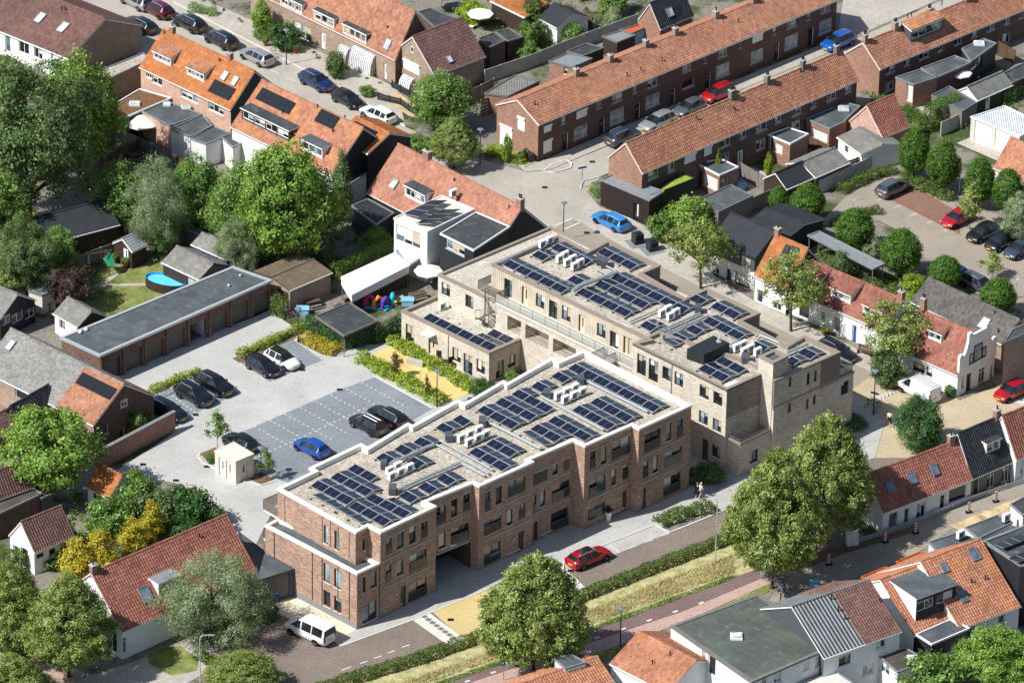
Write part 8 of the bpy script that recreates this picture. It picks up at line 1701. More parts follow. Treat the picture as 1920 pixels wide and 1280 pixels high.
# passage under the building: side walls, ceiling, back
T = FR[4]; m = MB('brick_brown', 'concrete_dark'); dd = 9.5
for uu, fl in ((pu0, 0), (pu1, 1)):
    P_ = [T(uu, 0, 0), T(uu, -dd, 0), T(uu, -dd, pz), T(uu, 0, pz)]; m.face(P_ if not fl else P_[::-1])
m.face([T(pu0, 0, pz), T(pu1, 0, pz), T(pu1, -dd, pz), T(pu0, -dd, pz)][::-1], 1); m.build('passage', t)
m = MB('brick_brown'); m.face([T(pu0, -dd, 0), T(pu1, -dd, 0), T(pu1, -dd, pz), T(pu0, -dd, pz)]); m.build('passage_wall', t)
T = FR[4]; m = MB('white_paint'); m.box((pu0 + pu1) / 2 - .35, .005, pz + .08, (pu0 + pu1) / 2 + .35, .03, pz + .42, fr=T); m.build('sign_plate', t)
# string courses, lintels, plinths, benches, lamps per bay
for i_ in (2, 4, 6, 8, 10, 12):
    T = FR[i_]; L = T.L
    for z in (3.05, 6.0):
        m = MB('concrete'); m.box(.5, .004, z, L - .25, .09, z + .13, fr=T); m.build('string_course', t)
    if i_ != 4:
        m = MB('plinth'); m.box(.01, .004, 0, .45, .03, .75, fr=T); m.build('plinth', t)
    for f in clean(DATA['B1']['segs'][i_], L, 9.0):
        if f[0] in ('wr', 'w0') and f[2] > 5.8: m = MB('concrete'); m.box(f[1] - .05, .004, f[4], f[3] + .05, .05, f[4] + .16, fr=T); m.build('lintel', t)
        if f[0] == 'd' and f[2] < 1: m = MB('plastic_white'); m.lathe([(.07, 0), (.09, .05), (.07, .1)], 8, T(f[1] - .55, .06, 1.75)); m.build('house_number_lamp', t)
for T_, L in ((FR[-1], FR[-1].L),):
    for u in (1.0, L - .9, L - 2.4, L - 4.6, L - 3.5): m = MB('taupe_metal'); m.box(u, .004, 6.2, u + .06, .05, 9.0, fr=T_); m.build('joint', t)
T = FRl[0]; m = MB('plinth'); m.box(0, .005, 0, T.L, .04, .65, fr=T); m.build('plinth', t)
for u in (T.L - 1.0, T.L - 2.5, T.L - 4.6, T.L - 5.9, 1.2): m = MB('dark_frame'); m.box(u, .005, .65, u + .05, .06, 5.8, fr=T); m.build('joint', t)
# end balconies at the left rear
for z in (3.1, 6.2):
    A, B, C_ = [(p[0] - ox, p[1] - oy) for p in DATA['BALCR'][0]]
    m = MB('concrete_light'); n = len(bp); q0 = Q[-1]; t_ = Vector((Q[0][0] - q0[0], Q[0][1] - q0[1])).normalized(); nv = Vector((t_.y, -t_.x))
    P_ = [Vector(q0) + nv * 0 + Vector((-t_.x, -t_.y)) * .0, Vector(q0) - t_ * 2.0, Vector(q0) - t_ * 2.0 + nv * -3.0, Vector(q0) + nv * -3.0]
    lo = [(p.x, p.y, z - .25) for p in P_]; hi = [(p.x, p.y, z) for p in P_]; m.face(hi[::-1]); m.face(lo)
    for k in range(4): j = (k + 1) % 4; m.face([lo[k], hi[k], hi[j], lo[j]])
    bo = m.build('balcony', t); railing(bo, [tuple(P_[0]), tuple(P_[1]), tuple(P_[2]), tuple(P_[3])], z, 1.05, 'taupe_metal', 'mesh_rail')
for k, (x, y) in enumerate(DATA['PX']['benches']):
    T = FR[2]; a = math.atan2(FR[2 + 2 * k if k < 2 else 6 + 2 * (k - 1)](1, 0, 0)[1] - FR[2 + 2 * k if k < 2 else 6 + 2 * (k - 1)](0, 0, 0)[1], FR[2 + 2 * k if k < 2 else 6 + 2 * (k - 1)](1, 0, 0)[0] - FR[2 + 2 * k if k < 2 else 6 + 2 * (k - 1)](0, 0, 0)[0])
    bt = thing('concrete_bench', ['pale slab bench at the first door from the street corner', 'pale slab bench by the second door', 'pale slab bench by the recessed middle door', 'pale slab bench beside the white planter', 'pale slab bench nearest the walking couple'][k], 'bench', (x, y, 0), a, 'slab benches before the brick building')
    m = MB('concrete_light'); m.box(-.85, -.25, .38, .85, .25, .5); m.build('seat', bt)
    for sx in (-.6, .6): m = MB('concrete_dark'); m.box(sx - .08, -.2, 0, sx + .08, .2, .379); m.build('support', bt)

# ---------------------------------------------------------------- the pale brick building
bp = DATA['B2UP']['pts']; ox, oy = bp[0]
t = thing('apartment_building', 'pale brick and timber apartment building with stair tower and galleries', 'building', (ox, oy, 0))
lg = [f[1:5] + (1.6,) for f in DATA['B2LOG']]; lg = [(a, max(3.75, c), b_, min(5.55, e_), 1.6) for a, c, b_, e_, _ in lg]
Ql, FRl, _r = prism_building(t, 'B2LO', 'brick_pale', 'roof_gravel_pale', 'cap_taupe', ox, oy, rim=.3, dep=.25, walls=['brick_pale', 'brick_pale', 'brick_pale', 'brick_pale_shaded', 'brick_pale', 'brick_pale'], extra={0: lg})
T = FRl[0]
for (a, c, b_, e_, r_) in lg:
    m = MB('brick_pale', 'dark_frame', 'concrete_light'); m.face([T(a, -1.6, c), T(b_, -1.6, c), T(b_, -1.6, e_), T(a, -1.6, e_)], 0); lo_ = m.build('loggia', t)
    n = max(1, int((b_ - a) / 2.6))
    for k in range(n):
        u = a + (b_ - a) * (k + .2) / n; dw = MB('cream'); dw.box(u, -1.6, c, u + .9, -1.55, e_ - .1, fr=T); dw.build('leaf', lo_)
        u += 1.1
        if u + .8 < b_: gw = MB('glass'); gw.box(u, -1.6, c + .7, u + .8, -1.55, e_ - .2, fr=T); gw.build('pane', lo_)
    m = MB('taupe_metal'); m.box(a, -.06, c + .92, b_, -.02, c + .98, fr=T)
    for k in range(int((b_ - a) / .14)): m.box(a + .14 * k, -.05, c, a + .14 * k + .02, -.03, c + .92, fr=T)
    m.build('railing', lo_)
uw = ['plank_timber'] + ['cap_taupe'] * 18; uw[1] = uw[2] = uw[3] = 'brick_pale'; uw[5] = uw[6] = 'brick_pale_shaded'
for k in (10, 13, 14, 15, 16): uw[k] = 'taupe_metal'
Qu, FRu, ro = prism_building(t, 'B2UP', 'plank_timber', 'roof_gravel', 'cap_taupe', ox, oy, rim=.32, dep=.4, walls=uw, skip=(2,), door_='timber_clad')
Qr, FRr, _x = prism_building(t, 'B2R', 'brick_pale', 'roof_gravel', 'cap_taupe', ox, oy, rim=.3, dep=.45, walls=['brick_pale', 'brick_pale_shaded', 'brick_pale', 'brick_pale', 'brick_pale'])
_x.location.z = -.03
Qp, FRp, _x = prism_building(t, 'B2POD', 'brick_pale_shaded', 'bitumen_grey', 'cap_taupe', ox, oy, rim=.15, dep=.9, walls=['brick_pale', 'brick_pale_shaded', 'brick_pale', 'brick_pale'])
Qt, FRt, _x = prism_building(t, 'B2TOW', 'brick_pale', 'bitumen_grey', 'cap_taupe', ox, oy, rim=.4, dep=.25, over=.02, walls=['brick_pale', 'brick_pale_shaded', 'brick_pale', 'brick_pale'])
Qa, FRa, _x = prism_building(t, 'B2ANN', 'brick_pale', 'roof_gravel_pale', 'cap_taupe', ox, oy, rim=.35, dep=.35, walls=['brick_pale', 'brick_pale_shaded', 'brick_pale', 'brick_pale'])
# taupe metal box and roof terrace at the right end
T = FRu[6]; m = MB('taupe_metal'); m.box(T.L - 2.6, .003, 6.0, T.L - .02, .05, 8.95, fr=T); m.build('cladding', t)
E_ = FRl[3]; LL = E_.L; railing(t, [E_(LL - 2.2, -.15, 0)[:2], E_(LL - .1, -.15, 0)[:2], E_(LL - .1, -2.6, 0)[:2]], 6.25, .95, 'taupe_metal', 'rail_glass')
railing(t, [FRp[0](.0, -.08, 0)[:2], FRp[0](FRp[0].L - .1, -.08, 0)[:2]], 3.7, .3, 'taupe_metal', None); railing(t, [FRp[1](.1, -.08, 0)[:2], FRp[1](FRp[1].L - .1, -.08, 0)[:2]], 3.7, .3, 'taupe_metal', None)
# access gallery in front of the timber floor, with glass balustrade
T = FRl[0]; g0 = T.L * .30; m = MB('concrete_light'); m.box(g0, -2.2, 6.05, T.L - .05, .14, 6.33, fr=T); go = m.build('gallery', t)
A = T(g0, .08, 0)[:2]; B = T(T.L - .4, .08, 0)[:2]; railing(go, [A, B], 6.33, 1.0, 'taupe_metal', 'rail_glass'); railing(go, [T(g0, -2.0, 0)[:2], A], 6.33, 1.0, 'taupe_metal', 'mesh_rail')
railing(go, [T(g0 - 3.2, -3.6, 0)[:2], T(g0 - 3.2, -.6, 0)[:2], T(g0, -.6, 0)[:2]], 6.3, 1.0, 'taupe_metal', 'mesh_rail')
for f in lg[:-1]:
    pass
# bridge to the brick building
m = MB('concrete_light'); m.box(T.L - 4.2, .15, 6.0, T.L - 2.6, 3.0, 6.25, fr=T); br = m.build('footbridge', t)
railing(br, [T(T.L - 4.15, .2, 0)[:2], T(T.L - 4.15, 3.0, 0)[:2]], 6.25, 1.0, 'taupe_metal', 'rail_glass'); railing(br, [T(T.L - 2.65, .2, 0)[:2], T(T.L - 2.65, 3.0, 0)[:2]], 6.25, 1.0, 'taupe_metal', 'rail_glass')
# street side balconies
for (k, u, w) in ((10, .2, 1.0), (14, .2, 1.0)):
    T2 = FRu[k]; m = MB('taupe_metal'); m.box(0, .02, 6.2, T2.L, 1.9, 6.4, fr=T2); bo = m.build('balcony', t); railing(bo, [T2(0, 1.85, 0)[:2], T2(T2.L, 1.85, 0)[:2]], 6.4, 1.0, 'dark_metal', 'rail_glass')
# rain pipes
for T2, u in ((FRr[0], FRr[0].L * .42), (FRa[0], FRa[0].L * .54)):
    m = MB('alu'); zt = 9.0 if T2 is FRr[0] else 3.3; m.tube([T2(u, .07, .0), T2(u, .07, zt)], .045, 6); m.build('rain_pipe', t)
m = MB('white_paint'); T2 = FRa[0]; m.box(T2.L * .29, .02, 2.55, T2.L * .40, .9, 2.68, fr=T2); m.build('door_canopy', t)
# white membrane walkway patches on the roof
for (k, u0, u1, o0, o1) in ((0, .2, 3.2, -1.6, -.5), (0, FRu[0].L - 6.4, FRu[0].L - 3.4, -1.0, -.5), (3, .4, 2.4, -1.3, -.45)):
    T2 = FRu[k]; m = MB('concrete_light'); m.box(u0, o0, 8.805, u1, o1, 8.83, fr=T2); m.build('walkway_sheet', ro)
# spiral stair
sx, sy = DATA['STAIR']; st = thing('spiral_stair', 'steel spiral stair between the annex roof and the gallery', 'stair', (sx, sy, DATA['STAIRZ']))
m = MB('taupe_metal'); m.tube([(0, 0, 0), (0, 0, 4.2)], .07, 8); m.build('pole', st)
for k in range(17):
    a = .42 * k + 1.2; z = .18 * (k + 1); m = MB('taupe_metal'); P_ = [(.06 * math.cos(a), .06 * math.sin(a)), (1.0 * math.cos(a - .2), 1.0 * math.sin(a - .2)), (1.0 * math.cos(a + .24), 1.0 * math.sin(a + .24))]
    m.face([(x, y, z) for x, y in P_]); m.face([(x, y, z - .04) for x, y in P_[::-1]])
    for i_ in range(3): j = (i_ + 1) % 3; m.face([(*P_[i_], z - .04), (*P_[j], z - .04), (*P_[j], z), (*P_[i_], z)])
    m.tube([(1.0 * math.cos(a), 1.0 * math.sin(a), z), (1.0 * math.cos(a), 1.0 * math.sin(a), z + .95)], .012, 4); m.build('tread', st)
m = MB('taupe_metal'); m.tube([(math.cos(.42 * k + 1.2), math.sin(.42 * k + 1.2), .18 * (k + 1) + .95) for k in range(17)], .025, 5); m.build('handrail', st)

# ---------------------------------------------------------------- roof plant and solar arrays
for (lab, rows, z) in DATA['SOLAR']: solar_array(rows, z, lab)
ang = math.atan2(FR[6](1, 0, 0)[1] - FR[6](0, 0, 0)[1], FR[6](1, 0, 0)[0] - FR[6](0, 0, 0)[0])
for (x, y, z, lab) in DATA['AC']: ac_unit((x, y), z, ang + (math.pi if False else 0), lab, 'heat pumps on the roofs')
for (pts, r, lab) in DATA['DUCT']: duct(pts, r, lab + (' on the brick building' if 'pale' not in lab and 'tower' not in lab and 'plant' not in lab and 'parapet' not in lab and 'vent boxes' not in lab else ''))
for (x, y, z, w, dp, h, lab) in DATA['VBOX']:
    b_, m = bx('vent_box', lab, 'vent', (x, y), z + .12, w, dp, h, ang + .8, 'grey_clad', 'roof vent boxes'); m.build('casing', b_); f = MB('black_rubber'); f.box(-w * .4, -dp * .4, -.12, w * .4, dp * .4, -.001); f.build('foot', b_)
P_ = DATA['PLANT']; cx, cy = sum(p[0] for p in P_) / 4, sum(p[1] for p in P_) / 4; pb = thing('plant_box', 'black rooftop plant box with a round silver vent', 'plant box', (cx, cy, 8.8)); m = MB('black_clad')
q = [(p[0] - cx, p[1] - cy) for p in P_]
for k in range(4): j = (k + 1) % 4; m.face([(*q[k], 0), (*q[j], 0), (*q[j], 1.15), (*q[k], 1.15)])
m.face([(*p, 1.15) for p in q]); m.build('casing', pb); m = MB('light_metal'); m.lathe([(.3, 0), (.3, .12), (.16, .2), (.2, .4), (.05, .5)], 12, (q[2][0] * .45 + q[3][0] * .25, q[2][1] * .45 + q[3][1] * .25, 1.15)); m.build('vent_cap', pb)

# ---------------------------------------------------------------- garage row, kiosk, wall
P_ = DATA['GAR']; ox, oy = P_[0]; t = thing('garage_row', 'long dark roofed row of brick garages beside the courtyard', 'garages', (ox, oy, 0)); Q = [(p[0] - ox, p[1] - oy) for p in P_]
T = frame_of(Q[0], Q[1]); n = 8; bw = T.L / n; holes = [(bw * k + .38, 0., bw * (k + 1) - .22, 2.25, .25) for k in range(n)]; mb = MB('brick_garage'); wall_mesh(mb, T, 0, 3.15, holes)
for k in (1, 2, 3): T2 = frame_of(Q[k], Q[(k + 1) % 4]); wall_mesh(mb, T2, 0, 3.15, [])
mb.build('wall', t); r = MB('bitumen_grey', 'alu'); roof_with_rim(r, Q, 3.4, .18, .12, .15, 3.15); r.build('roof', t)
for k in range(n):
    m = MB('brick_garage'); m.box(bw * k + .05, .004, 0, bw * k + .36, .16, 3.14, fr=T); m.build('pier', t)
    if k != 4: m = MB('roller_door'); h = holes[k]; m.box(h[0], -.3, 0, h[2], -.24, 2.25, fr=T); m.build('garage_door', t)
    else:
        h = holes[k]; m = MB('brick_garage', 'concrete_dark', 'white_wall'); dd = 4.6
        m.face([T(h[0], -.2, 0), T(h[0], -dd, 0), T(h[0], -dd, 2.6), T(h[0], -.2, 2.6)], 0); m.face([T(h[2], -dd, 0), T(h[2], -.2, 0), T(h[2], -.2, 2.6), T(h[2], -dd, 2.6)], 2); m.face([T(h[0], -dd, 0), T(h[2], -dd, 0), T(h[2], -dd, 2.6), T(h[0], -dd, 2.6)], 2); m.face([T(h[0], -.2, .03), T(h[2], -.2, .03), T(h[2], -dd, .03), T(h[0], -dd, .03)], 1); m.build('open_interior', t)
m = MB('concrete'); m.box(0, .17, 0, T.L, .5, .08, fr=T); m.build('threshold', t)
for (u, o) in ((T.L * .83, -2.), (T.L * .93, -2.8)): m = MB('alu'); m.lathe([(.1, 0), (.1, .15), (.16, .2), (.05, .3)], 10, T(u, o, 3.28)); m.build('vent_cap', t)
for u in (1.5, 2.3): m = MB('plastic_white'); m.lathe([(.16, 0), (.22, .12), (.16, .28), (.02, .34)], 10, T(u + .2, -T.L * 0 - 4.9, 3.3)); m.build('vent_globe', t)
P_ = DATA['KIOSK']; flat(dict(name='transformer_kiosk', label='cream transformer kiosk with flat roof in the courtyard', cat='kiosk', pts=P_, z=2.6, wall='cream', roof='cream', cap='cream', dep=.03, rim=.1, frame='cream', feats={0: [('d', .5, 0, 1.4, 2.1, 'white_paint'), ('d', 1.5, 0, 2.4, 2.1, 'white_paint')], 1: [('d', .6, 0, 1.6, 2.0, 'cream')]}))
A, B = DATA['WALL']; t = thing('garden_wall', 'brick garden wall with tile coping beside the courtyard', 'wall', (A[0], A[1], 0)); T = frame_of((0, 0), (B[0] - A[0], B[1] - A[1])); m = MB('brick_rust'); m.box(0, -.12, 0, T.L, .12, 2.1, fr=T); m.build('brickwork', t); m = MB('zinc'); m.box(-.05, -.2, 2.101, T.L + .05, .2, 2.18, fr=T); m.build('coping', t)

# ---------------------------------------------------------------- trees, hedges, grass
tree_proto('linden', 12.5, 10.5, 2.5, 'linden', 'leaf_linden', 1000, 56, .23, .6, seed=11, tr=.3, lump=.1, lobes=120, lr=(.15, .26), limbs=18, fill=.45, hollow=.45)
tree_proto('linden2', 12.5, 10.5, 2.6, 'linden', 'leaf_linden', 950, 56, .23, .62, seed=12, tr=.28, lump=.16, lobes=95, lr=(.17, .29), limbs=18, fill=.42, hollow=.45)
tree_proto('maple', 9.5, 8.5, 1.6, 'round', 'leaf_bright', 380, 52, .3, .75, seed=13, tr=.22, lump=.2, lobes=34, lr=(.24, .4), limbs=12)
tree_proto('maple2', 13, 9.5, 2.0, 'egg', 'leaf_bright', 560, 50, .28, .85, seed=14, tr=.28, lump=.24, lobes=40, lr=(.24, .42), limbs=14)
tree_proto('green', 11, 7.5, 1.8, 'egg', 'leaf_green', 400, 46, .27, .8, seed=15, tr=.24, lump=.25, lobes=30, lr=(.26, .44), limbs=14)
tree_proto('dark', 16, 12, 3.0, 'spread', 'leaf_dark', 620, 60, .3, 1.0, seed=16, tr=.3, lump=.3, lobes=44, lr=(.2, .38), limbs=20)
tree_proto('willow', 9.5, 9.5, 1.0, 'spread', 'leaf_willow', 480, 75, .25, .85, seed=17, tr=.22, asp=.28, sag=1.0, lump=.2, up=0., lobes=34, lr=(.22, .38), limbs=14)
tree_proto('street', 7.5, 5.6, 2.6, 'round', 'leaf_linden', 150, 40, .24, .6, seed=18, tr=.15, lump=.35, limbs=16, lobes=14, lr=(.3, .48))
tree_proto('ball', 5.2, 4.0, .9, 'egg', 'leaf_box', 420, 34, .17, .42, seed=19, tr=.12, hollow=.7, lump=.05)
tree_proto('yew', 5.5, 5, .2, 'egg', 'leaf_deep', 360, 50, .24, .6, seed=20, tr=.15, hollow=.6, lump=.1, asp=.35, up=.9, lobes=50, lr=(.24, .36), fill=.5)
tree_proto('young', 4.2, 2.6, 1.5, 'linden', 'leaf_linden', 45, 22, .22, .45, seed=21, tr=.05, hollow=.15, limbs=10, lump=.3)
tree_proto('purple', 4.5, 4.5, .8, 'round', 'leaf_purple', 150, 45, .25, .7, seed=22, tr=.12, lump=.2, lobes=16, lr=(.3, .45))
tree_proto('spruce', 8, 3, .6, 'cone', 'leaf_dark', 230, 40, .24, .5, seed=23, tr=.14, hollow=.4, asp=.3)
tree_proto('gold', 3.6, 2.4, .1, 'column', 'leaf_gold', 130, 36, .2, .4, seed=24, tr=.08, hollow=.4, asp=.4, up=1.0, lobes=14, lr=(.35, .55))
tree_proto('bush', 3.0, 3.4, .05, 'round', 'leaf_green', 170, 40, .2, .5, seed=25, tr=.06, hollow=.4, lump=.2, lobes=16, lr=(.34, .5))
for (nm, pts, n_, h_, mt, lab) in DATA['UNDER']: undergrowth(nm, pts, n_, h_, mt, lab, seed=int(abs(pts[0][0] * 7)) % 97 + 3)
for k, (x, y, r_) in enumerate(DATA['DRAINS']):
    m = MB('black_rubber'); m.face([(x - r_, y - r_ * .8, .062), (x + r_, y - r_ * .8, .062), (x + r_, y + r_ * .8, .062), (x - r_, y + r_ * .8, .062)]); o = m.build('drain_cover'); o['kind'] = 'structure'
for (k, xy, H, W, lab, nm, cat, grp, mt) in DATA['TREES']: tree(k, xy, H, W, lab, nm, cat, grp, mat=mt)
for k, (pts, w, h, mt, lab, dn, sz) in enumerate(DATA['HEDGES']): hedge(pts, w, h, mt, lab, dens=dn, size=sz, seed=30 + k, rough=.14 if 'clipped' in lab else .26)
for (nm, pts, dn, hg, mt, lab) in DATA['GRASS']: blades(nm, pts, dn * 5, hg * .7, mt, lab, 1.4, .08)

# ---------------------------------------------------------------- cars
for (pts, lab, z_) in DATA['PVX']:
    t = thing('roof_solar_row', lab, 'solar panels', (pts[0][0], pts[0][1], z_)); q = [(p[0] - pts[0][0], p[1] - pts[0][1]) for p in pts]
    for k in range(3):
        A = [np.array(q[0]) + (np.array(q[1]) - np.array(q[0])) * v for v in (k / 3 + .01, (k + 1) / 3 - .01)]; B = [np.array(q[3]) + (np.array(q[2]) - np.array(q[3])) * v for v in (k / 3 + .01, (k + 1) / 3 - .01)]
        m = MB('panel_black', 'alu'); slab_face(m, [(*A[0], .1), (*A[1], .1), (*B[1], .45), (*B[0], .45)], .05); m.build('solar_panel', t)
for (k, xy, an, pc, lab, grp) in DATA['CARS']:
    c = car(k, xy, an, pc, lab, grp)
    if 'ladder' in lab:
        m = MB('alu')
        for s in (-.55, .55, -.15, .15): m.box(-.6, s - .02, 1.99, 2.3, s + .02, 2.04)
        for x in np.arange(-.6, 2.3, .35): m.box(x, -.55, 2.041, x + .04, .55, 2.07)
        m.build('roof_rack', c)
    if 'black roof in the courtyard' in lab: m = MB('car_black'); m.box(-.35 + .0, -.54, 1.49, 1.35, .54, 1.505); m.build('roof_panel', c)
    if 'striped' not in lab and 'red and white trim' in lab:
        for s in (-.3, .16): m = MB('white_paint'); m.box(-.3, s, 1.625, 1.6, s + .14, 1.635); m.build('roof_stripe', c)
    if 'roadside bay' in lab: m = MB('glass'); m.box(-.25, -.45, 1.485, 1.2, .45, 1.51); m.build('sunroof', c)
# ---------------------------------------------------------------- lamps, fences, small things
for (k, xy, h, lab, an) in DATA['LAMPS']: disc_lamp(xy, h, lab) if k == 'disc' else arm_lamp(xy, h, an, lab)
for (pts, h, mt, lab, pn, bd, po) in DATA['FENCES']: fence(pts, h, lab, mt, 'garden_fence', pn, po, bd)
X = DATA['PX']
# swimming pool
x, y = X['pool'][0]; t = thing('swimming_pool', 'oval above ground pool with bright blue water', 'pool', (x, y, 0), -.45); n = 28; E = [(2.3 * math.cos(2 * math.pi * k / n), 1.25 * math.sin(2 * math.pi * k / n)) for k in range(n)]
m = MB('wood_dark', 'pool_blue')
for k in range(n): a, b_ = E[k], E[(k + 1) % n]; m.face([(*a, 0), (*b_, 0), (*b_, 1.1), (*a, 1.1)]); m.face([(a[0] * .97, a[1] * .96, 1.1), (b_[0] * .97, b_[1] * .96, 1.1), (b_[0] * .97, b_[1] * .96, .8), (a[0] * .97, a[1] * .96, .8)][::-1], 1); m.face([(*a, 1.1), (*b_, 1.1), (b_[0] * .97, b_[1] * .96, 1.1), (a[0] * .97, a[1] * .96, 1.1)], 1)
m.build('pool_wall', t); m = MB('pool_water'); m.face([(a[0] * .97, a[1] * .96, .85) for a in E]); m.build('water', t)
# people
pc = X['couple']; person(pc[0], .55, 'person in white shirt and pale trousers walking beside the brick building', 'cloth_white', 'cloth_grey', 'hair_grey', 1.78, .3); person(pc[1], .55, 'person in a black dress walking arm in arm', 'cloth_black', 'cloth_black', 'hair_grey', 1.68, .2, dress=True)
person(X['walker'][0], -1.9, 'person in white top and dark shorts on the square', 'cloth_white', 'cloth_black', 'hair_brown', 1.7, .28, short=True)
person((X['garageman'][0][0], X['garageman'][0][1]), -1.2, 'person in dark clothes inside the open garage', 'cloth_blue', 'cloth_black', 'hair_brown', 1.78, .1)
# underground waste containers
for k, (x, y) in enumerate(X['containers']):
    t = thing('waste_container', ['left waste container on the street corner', 'right waste container nearer the bush'][k], 'container', (x, y, .08), .45, 'waste containers'); m = MB('dark_metal'); m.box(-.5, -.5, .02, .5, .5, 1.15); m.box(-.2, -.3, 1.151, .2, .3, 1.3); m.build('body', t); m = MB('zinc'); m.box(-1.1, -1.0, 0, 1.1, 1.0, .019); m.build('ground_plate', t); m = MB('black_rubber'); m.box(-.3, -.52, .6, .3, -.501, .95); m.build('flap', t)
for k, (x, y) in enumerate(X['bikes']): bicycle((x, y), .9 + .25 * k, ['bicycle left in the rack by the street name sign', 'bicycle in the middle of the rack', 'bicycle right in the rack by the disc lamp', 'bicycle leaning under the big linden', 'second bicycle under the big linden', 'bicycle on the upper street pavement'][k], ['dark_metal', 'grey_metal', 'alu'][k % 3])
# street bench before the cottages
x, y = X['benchst'][0]; t = thing('wooden_bench', 'wooden bench against the white cottage wall', 'bench', (x, y, .07), -.46)
for k in range(3): m = MB('wood_brown'); m.box(-.8, -.22 + .16 * k, .42, .8, -.1 + .16 * k, .46); m.build('seat_slat', t)
for k in range(3): m = MB('wood_brown'); m.box(-.8, .26, .55 + .13 * k, .8, .3, .65 + .13 * k); m.build('back_slat', t)
for sx in (-.7, .7): m = MB('wood_dark'); m.box(sx - .04, -.22, 0, sx + .04, .3, .419); m.box(sx - .04, .25, .42, sx + .04, .3, .95); m.build('leg', t)
for k, (x, y) in enumerate(X['sandbench']):
    t = thing('court_bench', ['grey slab bench in the left of the sand court', 'stepped grey concrete seat in the sand court', 'grey bench with low back by the court lamp'][k], 'bench', (x, y, .03), -.46); m = MB('concrete'); m.box(-.9, -.3, .06, .9, .3, .5); m.build('seat', t); m = MB('concrete_dark'); m.box(-.8, -.22, 0, .8, .22, .059); m.build('support', t)
pr = [(2.2, 2.7, 'cloth_white', 'large white parasol in the left yard'), (1.5, 2.5, 'cloth_white', 'upper of two white parasols behind the right terrace'), (1.3, 2.4, 'cloth_white', 'lower of two white parasols behind the right terrace'), (1.5, 2.5, 'cloth_white', 'white parasol between tent and pale building'), (1.5, 2.4, 'cloth_white', 'white parasol near the top edge')]
for (x, y), (r, h, mt, lab) in zip(X['parasols'], pr): parasol((x, y), r, h, lab, mt)
x, y = X['umb2'][0]; parasol((x, y), 1.6, 2.5, 'grey parasol behind the orange house row', 'cloth_grey')
for k, (x, y) in enumerate(X['greenbin']):
    t = thing('wheelie_bin', ['green wheelie bin beside the white house corner', 'green wheelie bin by the louvre fence', 'dark wheelie bin in the corner front garden'][k], 'bin', (x, y, .02), .4); m = MB('green_bin' if k < 2 else 'dark_metal'); m.box(-.26, -.3, .05, .26, .3, .95); m.build('body', t); m = MB('green_bin' if k < 2 else 'dark_metal'); m.box(-.29, -.36, .951, .29, .33, 1.03); m.build('lid', t)
    for s in (-.24, .24): m = MB('black_rubber'); m.tube([(s - .03, .28, .1), (s + .03, .28, .1)], .1, 8); m.build('wheel', t)
for k, (x, y) in enumerate(X['planter']):
    t = thing('planter', ['tall white planter with dark red plant by the brick building', 'dark planter with yellow flowers by the cottage'][k], 'planter', (x, y, .05)); m = MB('plastic_white' if k == 0 else 'dark_metal'); hh = .95 if k == 0 else .4; m.lathe([(.2, 0), (.27, hh * .6), (.31, hh)], 12); m.build('pot', t)
    c = link('plant', PROTO['bush'][1], t); c.location = (0, 0, hh); c.scale = (.22, .22, .2); c.material_slots[0].link = 'OBJECT'; c.material_slots[0].material = M('leaf_purple' if k == 0 else 'leaf_gold')
for k, ((x, y), mt) in enumerate(zip(X['plays'], ('toy_pink', 'toy_orange', 'toy_purple', 'toy_cyan'))):
    t = thing('inflatable_toy', ['pink inflatable toy in the play yard', 'orange inflatable arch in the play yard', 'purple inflatable slide in the play yard', 'cyan inflatable ring in the play yard'][k], 'toy', (x, y, .05), .5 * k); m = MB(mt); m.tube([(-.5, 0, .1), (-.45, 0, .9), (0, 0, 1.35 - .1 * k), (.45, 0, .9), (.5, 0, .1)], .22, 8); m.build('arch', t, True); m = MB('toy_cyan' if mt != 'toy_cyan' else 'paint_yellow'); m.box(-.6, -.5, 0, .6, .5, .12); m.build('mat', t)
for k, (x, y) in enumerate(X['barr'] + X['barrtall']):
    t = thing('warning_board', ['leftmost red and white warning board along the works', 'second warning board along the works', 'third warning board by the trench', 'fourth warning board by the trench end', 'warning board under the linden', 'warning board behind the orange roof', 'second warning board behind the orange roof'][k], 'barrier', (x, y, .03), .4, 'roadwork warning boards'); m = MB('white_paint'); m.box(-.13, -.02, .15, .13, .02, 1.15); m.build('board', t)
    for q in range(3): m = MB('sign_red'); z = .25 + .3 * q; m.face([(-.13, -.025, z), (.13, -.025, z + .12), (.13, -.025, z + .26), (-.13, -.025, z + .14)]); m.build('stripe', t)
    m = MB('black_rubber'); m.box(-.3, -.2, 0, .3, .2, .149); m.build('foot', t)
x, y = X['box'][0]; t = thing('utility_cabinet', 'white utility cabinet beside the roadworks', 'cabinet', (x, y, .02), .3); m = MB('white_paint'); m.box(-.55, -.3, .08, .55, .3, 1.35); m.build('casing', t); m = MB('concrete_dark'); m.box(-.58, -.33, 0, .58, .33, .079); m.build('base', t); m = MB('grey_metal'); m.box(.42, -.32, .7, .48, -.301, .85); m.build('handle', t)
x, y = X['slide'][0]; t = thing('climbing_frame', 'wooden climbing frame with green canopy in the left garden', 'play frame', (x, y, 0), .4)
for sx in (-1, 1):
    for sy in (-.6, .6): m = MB('wood_brown'); m.tube([(sx, sy * 1.5, 0), (sx, sy * .4, 2.5)], .07, 6); m.build('leg', t)
